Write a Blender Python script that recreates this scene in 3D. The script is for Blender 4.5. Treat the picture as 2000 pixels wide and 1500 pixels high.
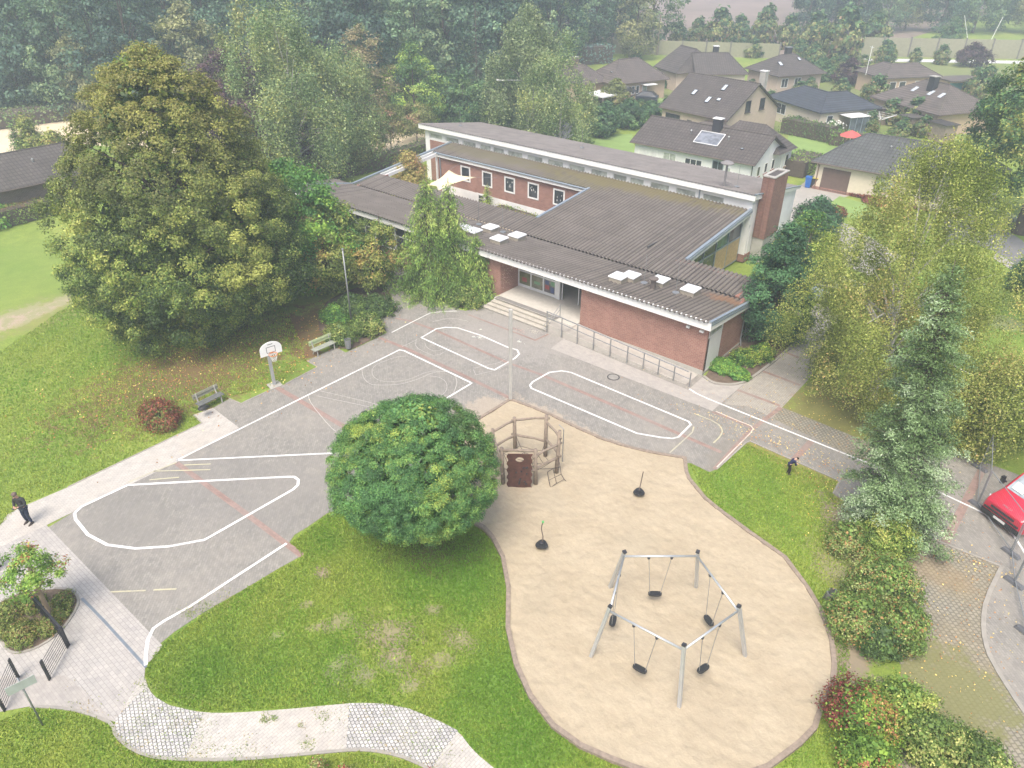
import bpy, math, random
import numpy as np
from math import radians as R, sin, cos, pi, tan
for o in list(bpy.data.objects): bpy.data.objects.remove(o)
random.seed(7); RS = np.random.RandomState(11)
scn = bpy.context.scene
COL = scn.collection
# ------------------------------------------------------------ camera
CH = 22.0; CF = 1450.0; CP = R(31.8); CRO = R(.2); CY = R(39.8)
def _axes():
    cy, sy = cos(CY), sin(CY)
    rt = np.array([cy, sy, 0.]); fh = np.array([-sy, cy, 0.]); z = np.array([0, 0, 1.])
    f = fh*cos(CP)-z*sin(CP); u = fh*sin(CP)+z*cos(CP)
    c, s = cos(CRO), sin(CRO)
    return c*rt+s*u, -s*rt+c*u, f
AR, AU, AF = _axes()
def G(px, py, z=0.0):
    """ground point seen at pixel of the 2000x1500 photograph"""
    d = AF*CF+AR*(px-1000)+AU*(750-py); t = (z-CH)/d[2]
    return (float(d[0]*t), float(d[1]*t), z)
from mathutils import Matrix, Vector
cam = bpy.data.cameras.new('camera'); co = bpy.data.objects.new('camera', cam); COL.objects.link(co)
co.matrix_world = Matrix(((AR[0], AU[0], -AF[0], 0), (AR[1], AU[1], -AF[1], 0), (AR[2], AU[2], -AF[2], CH), (0, 0, 0, 1)))
cam.sensor_width = 36; cam.lens = 36*CF/2000; cam.clip_end = 2000; cam.clip_start = .2
scn.camera = co
# ------------------------------------------------------------ world, sun, exposure
w = bpy.data.worlds.new('World'); scn.world = w; w.use_nodes = True
nt = w.node_tree; bg = nt.nodes['Background']
sk = nt.nodes.new('ShaderNodeTexSky'); sk.sky_type = 'NISHITA'; sk.sun_disc = False
SUN_EL, SUN_AZ = R(60), R(160)     # azimuth clockwise from +Y
sk.sun_elevation = SUN_EL; sk.sun_rotation = SUN_AZ; sk.dust_density = 5.0; sk.air_density = 1.0; sk.ozone_density = .6
nt.links.new(sk.outputs[0], bg.inputs[0]); bg.inputs[1].default_value = .11
sl = bpy.data.lights.new('sun', 'SUN'); sl.energy = 1.5; sl.angle = R(30); sl.color = (1, .95, .86)
so = bpy.data.objects.new('sun', sl); COL.objects.link(so)
sd = Vector((sin(SUN_AZ)*cos(SUN_EL), cos(SUN_AZ)*cos(SUN_EL), sin(SUN_EL)))
so.rotation_euler = sd.to_track_quat('Z', 'Y').to_euler(); so.location = (0, 0, 60)
scn.view_settings.view_transform = 'Standard'; scn.view_settings.look = 'None'
scn.view_settings.gamma = 1; scn.view_settings.exposure = 1.24
scn.render.engine = 'CYCLES'
scn.cycles.max_bounces = 6; scn.cycles.diffuse_bounces = 3; scn.cycles.transmission_bounces = 4
scn.cycles.volume_bounces = 1; scn.cycles.transparent_max_bounces = 8
# ------------------------------------------------------------ helpers
def srgb(*c):
    return tuple(((v/255)/12.92 if v/255 <= .04045 else ((v/255+.055)/1.055)**2.4) for v in c)
def tag(o, label=None, cat=None, group=None, kind=None):
    if label: o['label'] = label
    if cat: o['category'] = cat
    if group: o['group'] = group
    if kind: o['kind'] = kind
    return o
def empty(name, loc=(0, 0, 0), rz=0, label=None, cat=None, group=None):
    o = bpy.data.objects.new(name, None); COL.objects.link(o); o.location = loc; o.rotation_euler = (0, 0, rz)
    o.empty_display_size = .3
    return tag(o, label, cat, group)
def copy_tree(o, loc=None, rz=None, sc=None, parent=None):
    c = o.copy(); COL.objects.link(c)
    if parent is not None: c.parent = parent
    if loc is not None: c.location = loc
    if rz is not None: c.rotation_euler = (0, 0, rz)
    if sc is not None: c.scale = sc if hasattr(sc, '__len__') else (sc,)*3
    for ch in KIDS.get(o.name, []): copy_tree(ch, parent=c)
    return c
KIDS = {}
class MB:
    def __init__(s): s.v = []; s.f = []
    def add(s, vs, fs):
        n = len(s.v); s.v += [tuple(p) for p in vs]; s.f += [tuple(n+i for i in f) for f in fs]; return s
    def box(s, x0, x1, y0, y1, z0, z1):
        return s.add([(x0, y0, z0), (x1, y0, z0), (x1, y1, z0), (x0, y1, z0), (x0, y0, z1), (x1, y0, z1), (x1, y1, z1), (x0, y1, z1)],
              [(0, 3, 2, 1), (4, 5, 6, 7), (0, 1, 5, 4), (1, 2, 6, 5), (2, 3, 7, 6), (3, 0, 4, 7)])
    def beam(s, a, b, w, h=None, up=(0, 0, 1), w2=None, h2=None):
        a = Vector(a); b = Vector(b); d = (b-a).normalized(); up = Vector(up)
        if abs(d.dot(up)) > .97: up = Vector((1, 0, 0)) if abs(d.x) < .9 else Vector((0, 1, 0))
        sx = d.cross(up).normalized(); uz = sx.cross(d).normalized(); h = h or w; w2 = w2 or w; h2 = h2 or h
        vs = []
        for p, ww, hh in ((a, w, h), (b, w2, h2)):
            for i, j in ((-1, -1), (1, -1), (1, 1), (-1, 1)): vs.append(p+sx*i*ww/2+uz*j*hh/2)
        return s.add(vs, [(3, 2, 1, 0), (4, 5, 6, 7), (0, 1, 5, 4), (1, 2, 6, 5), (2, 3, 7, 6), (3, 0, 4, 7)])
    def tube(s, pts, rad, n=8, caps=True):
        pts = [Vector(p) for p in pts]; m = len(pts)
        if not hasattr(rad, '__len__'): rad = [rad]*m
        vs = []; ref = None
        for i, p in enumerate(pts):
            d = (pts[min(i+1, m-1)]-pts[max(i-1, 0)]).normalized()
            if ref is None: ref = Vector((0, 0, 1)) if abs(d.z) < .9 else Vector((1, 0, 0))
            sx = d.cross(ref).normalized(); sy = sx.cross(d).normalized(); ref = sy
            for k in range(n):
                a = 2*pi*k/n; vs.append(p+sx*cos(a)*rad[i]+sy*sin(a)*rad[i])
        fs = [(i*n+k, i*n+(k+1) % n, (i+1)*n+(k+1) % n, (i+1)*n+k) for i in range(m-1) for k in range(n)]
        if caps: fs += [tuple(range(n-1, -1, -1)), tuple((m-1)*n+k for k in range(n))]
        return s.add(vs, fs)
    def lathe(s, prof, c=(0, 0, 0), n=16):
        vs = [(c[0]+r*cos(2*pi*k/n), c[1]+r*sin(2*pi*k/n), c[2]+z) for r, z in prof for k in range(n)]
        m = len(prof)
        fs = [(i*n+k, i*n+(k+1) % n, (i+1)*n+(k+1) % n, (i+1)*n+k) for i in range(m-1) for k in range(n)]
        fs += [tuple(range(n-1, -1, -1)), tuple((m-1)*n+k for k in range(n))]
        return s.add(vs, fs)
    def prism(s, poly, z0, z1):
        n = len(poly)
        return s.add([(p[0], p[1], z0) for p in poly]+[(p[0], p[1], z1) for p in poly],
              [tuple(range(n-1, -1, -1)), tuple(range(n, 2*n))]+[(i, (i+1) % n, n+(i+1) % n, n+i) for i in range(n)])
    def quad(s, a, b, c, d): return s.add([a, b, c, d], [(0, 1, 2, 3)])
    def each(s, name, m, parent=None, nf=6, nv=8, **kw):
        # every box an object of its own
        for i in range(len(s.v)//nv):
            q = MB(); q.v = s.v[i*nv:(i+1)*nv]; q.f = [tuple(j-i*nv for j in f) for f in s.f if i*nv <= f[0] < (i+1)*nv]; q.build(name, m, parent, **kw)
    def build(s, name, m, parent=None, smooth=False, bevel=0, **kw):
        me = bpy.data.meshes.new(name); me.from_pydata(s.v, [], s.f); me.update()
        if smooth: me.polygons.foreach_set('use_smooth', [True]*len(me.polygons))
        o = bpy.data.objects.new(name, me); COL.objects.link(o); me.materials.append(m)
        if parent is not None: o.parent = parent; KIDS.setdefault(parent.name, []).append(o)
        if bevel:
            b = o.modifiers.new('bevel', 'BEVEL'); b.width = bevel; b.segments = 2; b.limit_method = 'ANGLE'
        if kw: tag(o, **kw)
        return o
# ------------------------------------------------------------ materials
def newmat(name):
    m = bpy.data.materials.new(name); m.use_nodes = True; t = m.node_tree; t.nodes.clear()
    out = t.nodes.new('ShaderNodeOutputMaterial'); b = t.nodes.new('ShaderNodeBsdfPrincipled')
    t.links.new(b.outputs[0], out.inputs[0]); return m, t, b
def N(t, typ, **kw):
    n = t.nodes.new('ShaderNode'+typ)
    for k, v in kw.items():
        if k in n.inputs: n.inputs[k].default_value = v
        else: setattr(n, k, v)
    return n
def coords(t, rot=0, scale=(1, 1, 1)):
    tc = N(t, 'TexCoord'); mp = N(t, 'Mapping'); mp.inputs['Rotation'].default_value = (0, 0, rot); mp.inputs['Scale'].default_value = scale
    t.links.new(tc.outputs['Object'], mp.inputs[0]); return mp.outputs[0]
def noise(t, v, scale, detail=4, rough=.6):
    n = N(t, 'TexNoise', Scale=scale, Detail=detail, Roughness=rough); t.links.new(v, n.inputs['Vector']); return n.outputs['Fac']
def ramp(t, fac, a, b, ca=(0, 0, 0), cb=(1, 1, 1)):
    r = N(t, 'ValToRGB'); e = r.color_ramp.elements; e[0].position = a; e[1].position = b
    e[0].color = (*ca, 1); e[1].color = (*cb, 1); t.links.new(fac, r.inputs[0]); return r.outputs[0]
def mixc(t, fac, a, b, mode='MIX'):
    m = N(t, 'Mix'); m.data_type = 'RGBA'; m.blend_type = mode
    def put(i, v):
        if isinstance(v, (tuple, list)): m.inputs[i].default_value = (*v[:3], 1)
        elif isinstance(v, (float, int)): m.inputs[i].default_value = v
        else: t.links.new(v, m.inputs[i])
    put(0, fac); put(6, a); put(7, b); return m.outputs[2]
def math_(t, op, a, b=None, c=None):
    m = N(t, 'Math'); m.operation = op
    for i, v in enumerate((a, b, c)):
        if v is None: continue
        if isinstance(v, (float, int)): m.inputs[i].default_value = v
        else: t.links.new(v, m.inputs[i])
    return m.outputs[0]
def bump(t, b, h, strength=.3, dist=.02):
    n = N(t, 'Bump', Strength=strength, Distance=dist); t.links.new(h, n.inputs['Height']); t.links.new(n.outputs[0], b.inputs['Normal'])
def plain(name, c, rough=.7, metal=0, var=.12, scale=3, bmp=0, spec=None):
    m, t, b = newmat(name); v = coords(t)
    f = ramp(t, noise(t, v, scale, 5), .3, .7)
    lo = tuple(x*(1-var) for x in c); hi = tuple(min(1, x*(1+var)) for x in c)
    t.links.new(mixc(t, f, lo, hi), b.inputs['Base Color']); b.inputs['Roughness'].default_value = rough; b.inputs['Metallic'].default_value = metal
    if bmp: bump(t, b, noise(t, v, scale*8), bmp)
    return m
def patches(t, col, pts, v, edge=.35, nscale=1.3):
    """soft irregular ground patches: (x, y, rx, ry, rot, colour, strength)"""
    tc = N(t, 'TexCoord')
    nz = noise(t, tc.outputs['Object'], nscale, 6, .7)
    fine = noise(t, tc.outputs['Object'], 9, 3, .8)
    for x, y, rx, ry, rot, c, st in pts:
        mp = N(t, 'Mapping'); mp.vector_type = 'TEXTURE'
        mp.inputs['Location'].default_value = (x, y, 0); mp.inputs['Rotation'].default_value = (0, 0, rot); mp.inputs['Scale'].default_value = (rx, ry, 1000)
        t.links.new(tc.outputs['Object'], mp.inputs[0])
        ln = N(t, 'VectorMath'); ln.operation = 'LENGTH'; t.links.new(mp.outputs[0], ln.inputs[0])
        d = math_(t, 'ADD', ln.outputs['Value'], math_(t, 'MULTIPLY', math_(t, 'SUBTRACT', nz, .5), 2.6))
        d = math_(t, 'ADD', d, math_(t, 'MULTIPLY', math_(t, 'SUBTRACT', fine, .5), 1.2))
        f = ramp(t, d, 1-edge, 1+edge, (st,)*3, (0, 0, 0))
        col = mixc(t, f, col, c)
    return col
def paving(name, base, rot=0, bw=.2, bh=.1, var=.1, mortar=.6, dirt=(.26, .24, .21), dirtamt=.5, pts=(), msize=.008):
    m, t, b = newmat(name); v = coords(t, rot)
    br = N(t, 'TexBrick', Scale=1.0); br.inputs['Brick Width'].default_value = bw; br.inputs['Row Height'].default_value = bh
    br.inputs['Mortar Size'].default_value = msize; br.inputs['Mortar Smooth'].default_value = .4
    br.inputs['Color1'].default_value = (*[x*(1-var) for x in base], 1); br.inputs['Color2'].default_value = (*[min(1, x*(1+var)) for x in base], 1)
    br.inputs['Mortar'].default_value = (*[x*mortar for x in base], 1); t.links.new(v, br.inputs['Vector'])
    big = ramp(t, noise(t, v, .35, 6, .65), .42, .68)
    col = mixc(t, math_(t, 'MULTIPLY', big, dirtamt), br.outputs['Color'], dirt)
    mid = ramp(t, noise(t, v, 2.2, 6, .7), .35, .7, (.86, .86, .87), (1.1, 1.09, 1.07))
    col = mixc(t, 1.0, col, mid, 'MULTIPLY')
    if pts: col = patches(t, col, pts, v)
    t.links.new(col, b.inputs['Base Color']); b.inputs['Roughness'].default_value = .85
    bump(t, b, br.outputs['Fac'], .25, -.01); return m
def brickwall(name, c1, c2, mort, s=1.0):
    """bricks laid in courses on walls facing any way"""
    m, t, b = newmat(name); tc = N(t, 'TexCoord'); sx = N(t, 'SeparateXYZ'); t.links.new(tc.outputs['Object'], sx.inputs[0])
    cb = N(t, 'CombineXYZ'); t.links.new(math_(t, 'ADD', sx.outputs[0], sx.outputs[1]), cb.inputs[0]); t.links.new(sx.outputs[2], cb.inputs[1])
    br = N(t, 'TexBrick', Scale=s); br.inputs['Brick Width'].default_value = .25; br.inputs['Row Height'].default_value = .083
    br.inputs['Mortar Size'].default_value = .009; br.inputs['Color1'].default_value = (*c1, 1); br.inputs['Color2'].default_value = (*c2, 1)
    br.inputs['Mortar'].default_value = (*mort, 1); br.inputs['Mortar Smooth'].default_value = .3; t.links.new(cb.outputs[0], br.inputs['Vector'])
    f = ramp(t, noise(t, tc.outputs['Object'], .8, 7, .7), .35, .72, (.82, .8, .8), (1.15, 1.15, 1.13))
    col = mixc(t, 1.0, br.outputs['Color'], f, 'MULTIPLY')
    f2 = ramp(t, noise(t, tc.outputs['Object'], 2.6, 8, .8), .62, .8); col = mixc(t, math_(t, 'MULTIPLY', f2, .45), col, (.5, .42, .37))
    t.links.new(col, b.inputs['Base Color']); b.inputs['Roughness'].default_value = .9
    bump(t, b, br.outputs['Fac'], .3, -.006); return m
def roofmat(name, base, lich=(.45, .42, .38), amt=.5, along='x', period=.3, tile=True, moss=None):
    m, t, b = newmat(name); tc = N(t, 'TexCoord'); v = tc.outputs['Object']
    f = ramp(t, noise(t, v, .8, 6, .7), .3, .75, tuple(x*.75 for x in base), tuple(x*1.3 for x in base))
    col = f
    l = ramp(t, noise(t, v, 5, 8, .8), .56, .7); col = mixc(t, math_(t, 'MULTIPLY', l, amt), col, lich)
    if moss: col = mixc(t, math_(t, 'MULTIPLY', ramp(t, noise(t, v, .5, 6, .75), .5, .66), .55), col, moss)
    if tile:
        br = N(t, 'TexBrick', Scale=1.0); br.inputs['Brick Width'].default_value = .34; br.inputs['Row Height'].default_value = .36
        br.inputs['Mortar Size'].default_value = .035; br.offset = 0
        sx = N(t, 'SeparateXYZ'); t.links.new(v, sx.inputs[0]); cb = N(t, 'CombineXYZ')
        t.links.new(sx.outputs[0], cb.inputs[0]); t.links.new(math_(t, 'ADD', math_(t, 'MULTIPLY', sx.outputs[2], 1.9), math_(t, 'MULTIPLY', sx.outputs[1], .02)), cb.inputs[1])
        br.inputs['Color1'].default_value = (1, 1, 1, 1); br.inputs['Color2'].default_value = (.82, .82, .82, 1); br.inputs['Mortar'].default_value = (.45, .45, .45, 1)
        t.links.new(cb.outputs[0], br.inputs['Vector']); col = mixc(t, 1.0, col, br.outputs['Color'], 'MULTIPLY')
    t.links.new(col, b.inputs['Base Color']); b.inputs['Roughness'].default_value = .85; return m
def leafmat(name, trans=.25, rough=.55):
    m, t, b = newmat(name); at = N(t, 'Attribute', attribute_name='Col')
    tr = N(t, 'BsdfTranslucent'); mx = N(t, 'MixShader'); mx.inputs[0].default_value = trans
    t.links.new(at.outputs['Color'], b.inputs['Base Color']); b.inputs['Roughness'].default_value = rough
    b.inputs['Specular IOR Level'].default_value = .3
    c = mixc(t, 1.0, at.outputs['Color'], (1.3, 1.5, .6), 'MULTIPLY'); t.links.new(c, tr.inputs['Color'])
    out = [n for n in t.nodes if n.type == 'OUTPUT_MATERIAL'][0]
    t.links.new(b.outputs[0], mx.inputs[1]); t.links.new(tr.outputs[0], mx.inputs[2]); t.links.new(mx.outputs[0], out.inputs[0]); return m
def glassmat(name, c=(.03, .035, .04), rough=.08):
    m, t, b = newmat(name); v = coords(t)
    f = ramp(t, noise(t, v, 1.7, 2), .4, .6); t.links.new(mixc(t, f, c, tuple(x*1.8 for x in c)), b.inputs['Base Color'])
    b.inputs['Roughness'].default_value = rough; b.inputs['Specular IOR Level'].default_value = .6; return m
WHITE = plain('white_paint', (.78, .78, .77), .5, var=.05)
WHITEW = plain('white_render', (.74, .745, .75), .8, var=.06, scale=1.5)
BRICK = brickwall('red_brick', (.25, .112, .085), (.32, .155, .12), (.36, .29, .25))
BRICKD = brickwall('brown_brick', (.16, .10, .075), (.2, .13, .1), (.3, .28, .25))
PEACH = plain('peach_render', (.5, .4, .33), .85, var=.08)
CREAM = plain('cream_render', (.62, .55, .44), .85, var=.06)
ORBR = plain('orange_render', (.5, .37, .27), .85, var=.08)
ROOFD = roofmat('dark_tiles', (.095, .082, .076), amt=.5)
ROOFG = roofmat('grey_tiles', (.095, .1, .1), amt=.12)
ROOFB = roofmat('slate_blue_tiles', (.055, .065, .085), amt=.05)
ROOFP = roofmat('brown_tiles', (.13, .108, .098), amt=.35)
GLASS = glassmat('window_glass'); GLASSL = glassmat('pale_blind_glass', (.27, .29, .26), .3)
METAL = plain('galvanised_metal', (.3, .31, .32), .5, .6, var=.08)
METALB = plain('bluegrey_metal', (.27, .32, .37), .5, .3, var=.08)
ALU = plain('white_aluminium', (.66, .67, .68), .4, .2, var=.05)
DARK = plain('dark_metal', (.045, .045, .055), .5, .3)
BLACK = plain('black_rubber', (.02, .02, .022), .6)
CONC = plain('concrete', (.36, .35, .32), .9, var=.15, scale=2, bmp=.2)
WOOD = plain('weathered_wood', (.25, .2, .16), .9, var=.25, scale=6, bmp=.3)
WOODL = plain('light_wood', (.45, .33, .18), .7, var=.2, scale=5)
BARK = plain('bark', (.09, .07, .055), .95, var=.35, scale=6, bmp=.5)
BBARK = plain('birch_bark', (.42, .4, .36), .8, var=.4, scale=5)
LEAF = leafmat('foliage'); NEEDLE = leafmat('needles', .1)
SOIL = plain('soil', (.13, .095, .07), .95, var=.3, scale=4, bmp=.5)
# ------------------------------------------------------------ foliage
def npmesh(name, V, cols, m, parent=None, k=4, **kw):
    """V (n*k,3) loose k-gons with one colour each"""
    n = len(V)//k; me = bpy.data.meshes.new(name)
    me.vertices.add(n*k); me.vertices.foreach_set('co', V.astype(np.float32).ravel())
    me.loops.add(n*k); me.loops.foreach_set('vertex_index', np.arange(n*k, dtype=np.int32))
    me.polygons.add(n); me.polygons.foreach_set('loop_start', np.arange(0, n*k, k, dtype=np.int32)); me.polygons.foreach_set('loop_total', np.full(n, k, dtype=np.int32))
    me.update(calc_edges=True)
    at = me.attributes.new('Col', 'FLOAT_COLOR', 'POINT')
    c = np.ones((n*k, 4), np.float32); c[:, :3] = np.repeat(cols, k, 0); at.data.foreach_set('color', c.ravel())
    me.materials.append(m); o = bpy.data.objects.new(name, me); COL.objects.link(o)
    if parent is not None: o.parent = parent; KIDS.setdefault(parent.name, []).append(o)
    if kw: tag(o, **kw)
    return o
FOL = 1.95
def unit(a): return a/np.maximum(np.linalg.norm(a, axis=-1, keepdims=True), 1e-6)
def rdir(rs, n): return unit(rs.normal(size=(n, 3)))
def leafquads(rs, P, Nn, size, asp=.6, jit=.35):
    n = len(P); Nn = unit(Nn+rs.normal(size=(n, 3))*jit)
    a = unit(np.cross(Nn, rdir(rs, n))); b = np.cross(Nn, a)
    s = (size*rs.uniform(.65, 1.35, (n, 1)))
    bend = Nn*s*.12
    V = np.stack([P-a*s*.5-bend, P+b*s*asp*.5, P+a*s*.5-bend, P-b*s*asp*.5], 1)
    return V.reshape(-1, 3)
def palette(rs, P, pal, scale=1.5, seedoff=0., clump=None):
    """mix of palette colours in patches; pal: list of (rgb, weight)"""
    n = len(P); q = P/scale+seedoff
    f = (np.sin(q[:, 0]*1.7+np.sin(q[:, 2]*1.3+2))+np.sin(q[:, 1]*1.9+np.cos(q[:, 0]*1.1))+np.sin(q[:, 2]*2.1+q[:, 1]))/3
    f = (f+1)/2*.6+rs.uniform(0, 1, n)*.4
    if clump is not None: f = f*.65+clump*.35
    kk = 1 if clump is None else (.78+.44*clump)[:, None]
    order = np.argsort(np.argsort(f))/max(n-1, 1)
    cw = np.cumsum([w for _, w in pal]); cw = cw/cw[-1]
    idx = np.searchsorted(cw, order, side='left').clip(0, len(pal)-1)
    C = np.array([c for c, _ in pal])[idx]
    return C*kk*FOL*rs.uniform(.6, 1.4, (n, 1))
def crownP(rs, prof, nclump, rc, per, squash=.75, depth=.3, lump=.18, shape=None):
    """leaf positions + normals on leafy clumps spread over a crown given as profile [(z, r)]"""
    zs = np.array([p[0] for p in prof]); rr = np.array([p[1] for p in prof])
    t = np.linspace(zs[0], zs[-1], 200); w_ = np.interp(t, zs, rr)+.15*rr.max()
    z = rs.choice(t, nclump, p=w_/w_.sum()); th = rs.uniform(0, 2*pi, nclump)
    r = np.interp(z, zs, rr)
    ph = rs.uniform(0, 6.28, 4)
    lob = 1+lump*(np.sin(th*3+ph[0]+z*.5)*.5+np.sin(th*5+ph[1]-z*.9)*.3+np.sin(th*2+ph[2]+z*1.3)*.4)
    k = 1-depth*rs.uniform(0, 1, nclump)**1.6
    rad = np.maximum(r*lob*k-rc*.45, 0)
    C = np.stack([rad*np.cos(th), rad*np.sin(th), z], 1)
    if shape is not None: C = shape(C)
    cr = rc*rs.uniform(.6, 1.3, nclump)
    mid = np.array([0, 0, (zs[0]+zs[-1])/2*.8]); on = unit(C-mid)
    n = nclump*per; ci = np.repeat(np.arange(nclump), per)
    d = rdir(rs, n); d = unit(d+on[ci]*.75+np.array([0, 0, .25]))
    P = C[ci]+d*cr[ci][:, None]*(rs.uniform(.3, 1.15, (n, 1)))*np.array([1, 1, squash])
    return P, unit(d+on[ci]*.3+np.array([0, 0, .35])), C, rs.uniform(0, 1, nclump)[ci]
def limbs(m, rs, C, h0, base_r, top, n=14, col=BARK, lean=(0, 0)):
    """trunk and limbs reaching toward clumps C"""
    pts = [(0, 0, -.1), (0, 0, .25), (lean[0]*.3, lean[1]*.3, h0), (lean[0], lean[1], top)]
    m.tube(pts, [base_r*1.35, base_r, base_r*.75, base_r*.12], 8)
    for i in rs.choice(len(C), min(n, len(C)), replace=False):
        c = C[i]; z0 = max(h0*.8, min(top*.85, c[2]*.62)); k = z0/top
        a = np.array([lean[0]*k, lean[1]*k, z0]); e = a+(c-a)*.93; mid = (a+e)/2+np.array([0, 0, .12*np.linalg.norm(c-a)])
        r0 = base_r*.42*(1-k*.6); m.tube([a, mid, e], [r0, r0*.6, r0*.15], 5, False)
def tree(name, loc, prof, nclump, rc, per, leaf, pal, label, cat='tree', group=None, seed=1, trunk=.25, bark=BARK, h0=None,
         squash=.75, depth=.35, lump=.18, nl=14, pscale=1.5, asp=.6, core=0, mat=LEAF, shape=None, extra=None, rz=0):
    rs = np.random.RandomState(seed); e = empty(name, loc, rz, label, cat, group)
    P, Nn, C, cc = crownP(rs, prof, nclump, rc, per, squash, depth, lump, shape)
    P[:, 2] = np.maximum(P[:, 2], .05)
    V = leafquads(rs, P, Nn, leaf, asp); cols = palette(rs, P, pal, pscale, seed*.37, cc)
    if extra is not None: cols = extra(P, cols, rs)
    if core:
        P2, N2, _, _ = crownP(rs, [(z, r*.68) for z, r in prof], max(4, nclump//2), rc*1.3, max(4, int(per*core)), squash, .5, lump)
        P2[:, 2] = np.maximum(P2[:, 2], .1)
        V = np.concatenate([V, leafquads(rs, P2, N2, leaf*1.7, .8)]); cols = np.concatenate([cols, palette(rs, P2, pal, pscale)])
    npmesh('crown', V, cols, mat, e)
    if trunk:
        m = MB(); limbs(m, rs, C, h0 or prof[0][0]+.3, trunk, prof[-1][0]*.8, nl); m.build('trunk', bark, e, True)
    return e
def birch(name, loc, prof, nstr, per, leaf, pal, label, seed=1, group=None, trunk=.2, slen=(1, 2.4), bark=None, nl=22, rz=0, spread=.12, lean=(0, 0), asp=.55):
    rs = np.random.RandomState(seed); e = empty(name, loc, rz, label, 'tree', group)
    nb = max(8, nstr//18)
    zs = np.array([p[0] for p in prof]); rr = np.array([p[1] for p in prof])
    t = np.linspace(zs[0], zs[-1], 200); w_ = np.interp(t, zs, rr)+.1
    z = rs.choice(t, nb, p=w_/w_.sum()); th = rs.uniform(0, 2*pi, nb); r = np.interp(z, zs, rr)*rs.uniform(.35, 1.05, nb)*(1+.22*np.sin(th*3+z)+.12*np.sin(th*5-z*2))
    k = z/zs[-1]
    C = np.stack([r*np.cos(th)+lean[0]*k, r*np.sin(th)+lean[1]*k, z], 1)
    bi = rs.randint(0, nb, nstr); S = C[bi]+rs.normal(size=(nstr, 3))*np.array([.55, .55, .4])*max(.6, rr.max()*.12)
    L = rs.uniform(*slen, nstr); L = np.minimum(L, np.maximum(S[:, 2]-.6, .2)); n = nstr*per; si = np.repeat(np.arange(nstr), per)
    tt = rs.uniform(0, 1, (n, 1)); dr = unit(np.concatenate([S[:, :2]-0, np.zeros((nstr, 1))], 1))
    P = S[si]+np.array([0, 0, -1])*tt*L[si][:, None]+dr[si]*np.sqrt(tt)*.35*L[si][:, None]*.5+rs.normal(size=(n, 3))*spread
    Nn = unit(rdir(rs, n)+np.array([0, 0, .6])+dr[si]*.5)
    V = leafquads(rs, P, Nn, leaf, asp, .6); cols = palette(rs, P, pal, 1.6, seed*.4, rs.uniform(0, 1, nstr)[si])
    npmesh('crown', V, cols, LEAF, e)
    m = MB(); limbs(m, rs, C, zs[0]*.9+.5, trunk, zs[-1]*.62, nl, lean=lean); m.build('trunk', bark or BBARK, e, True)
    return e
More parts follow.
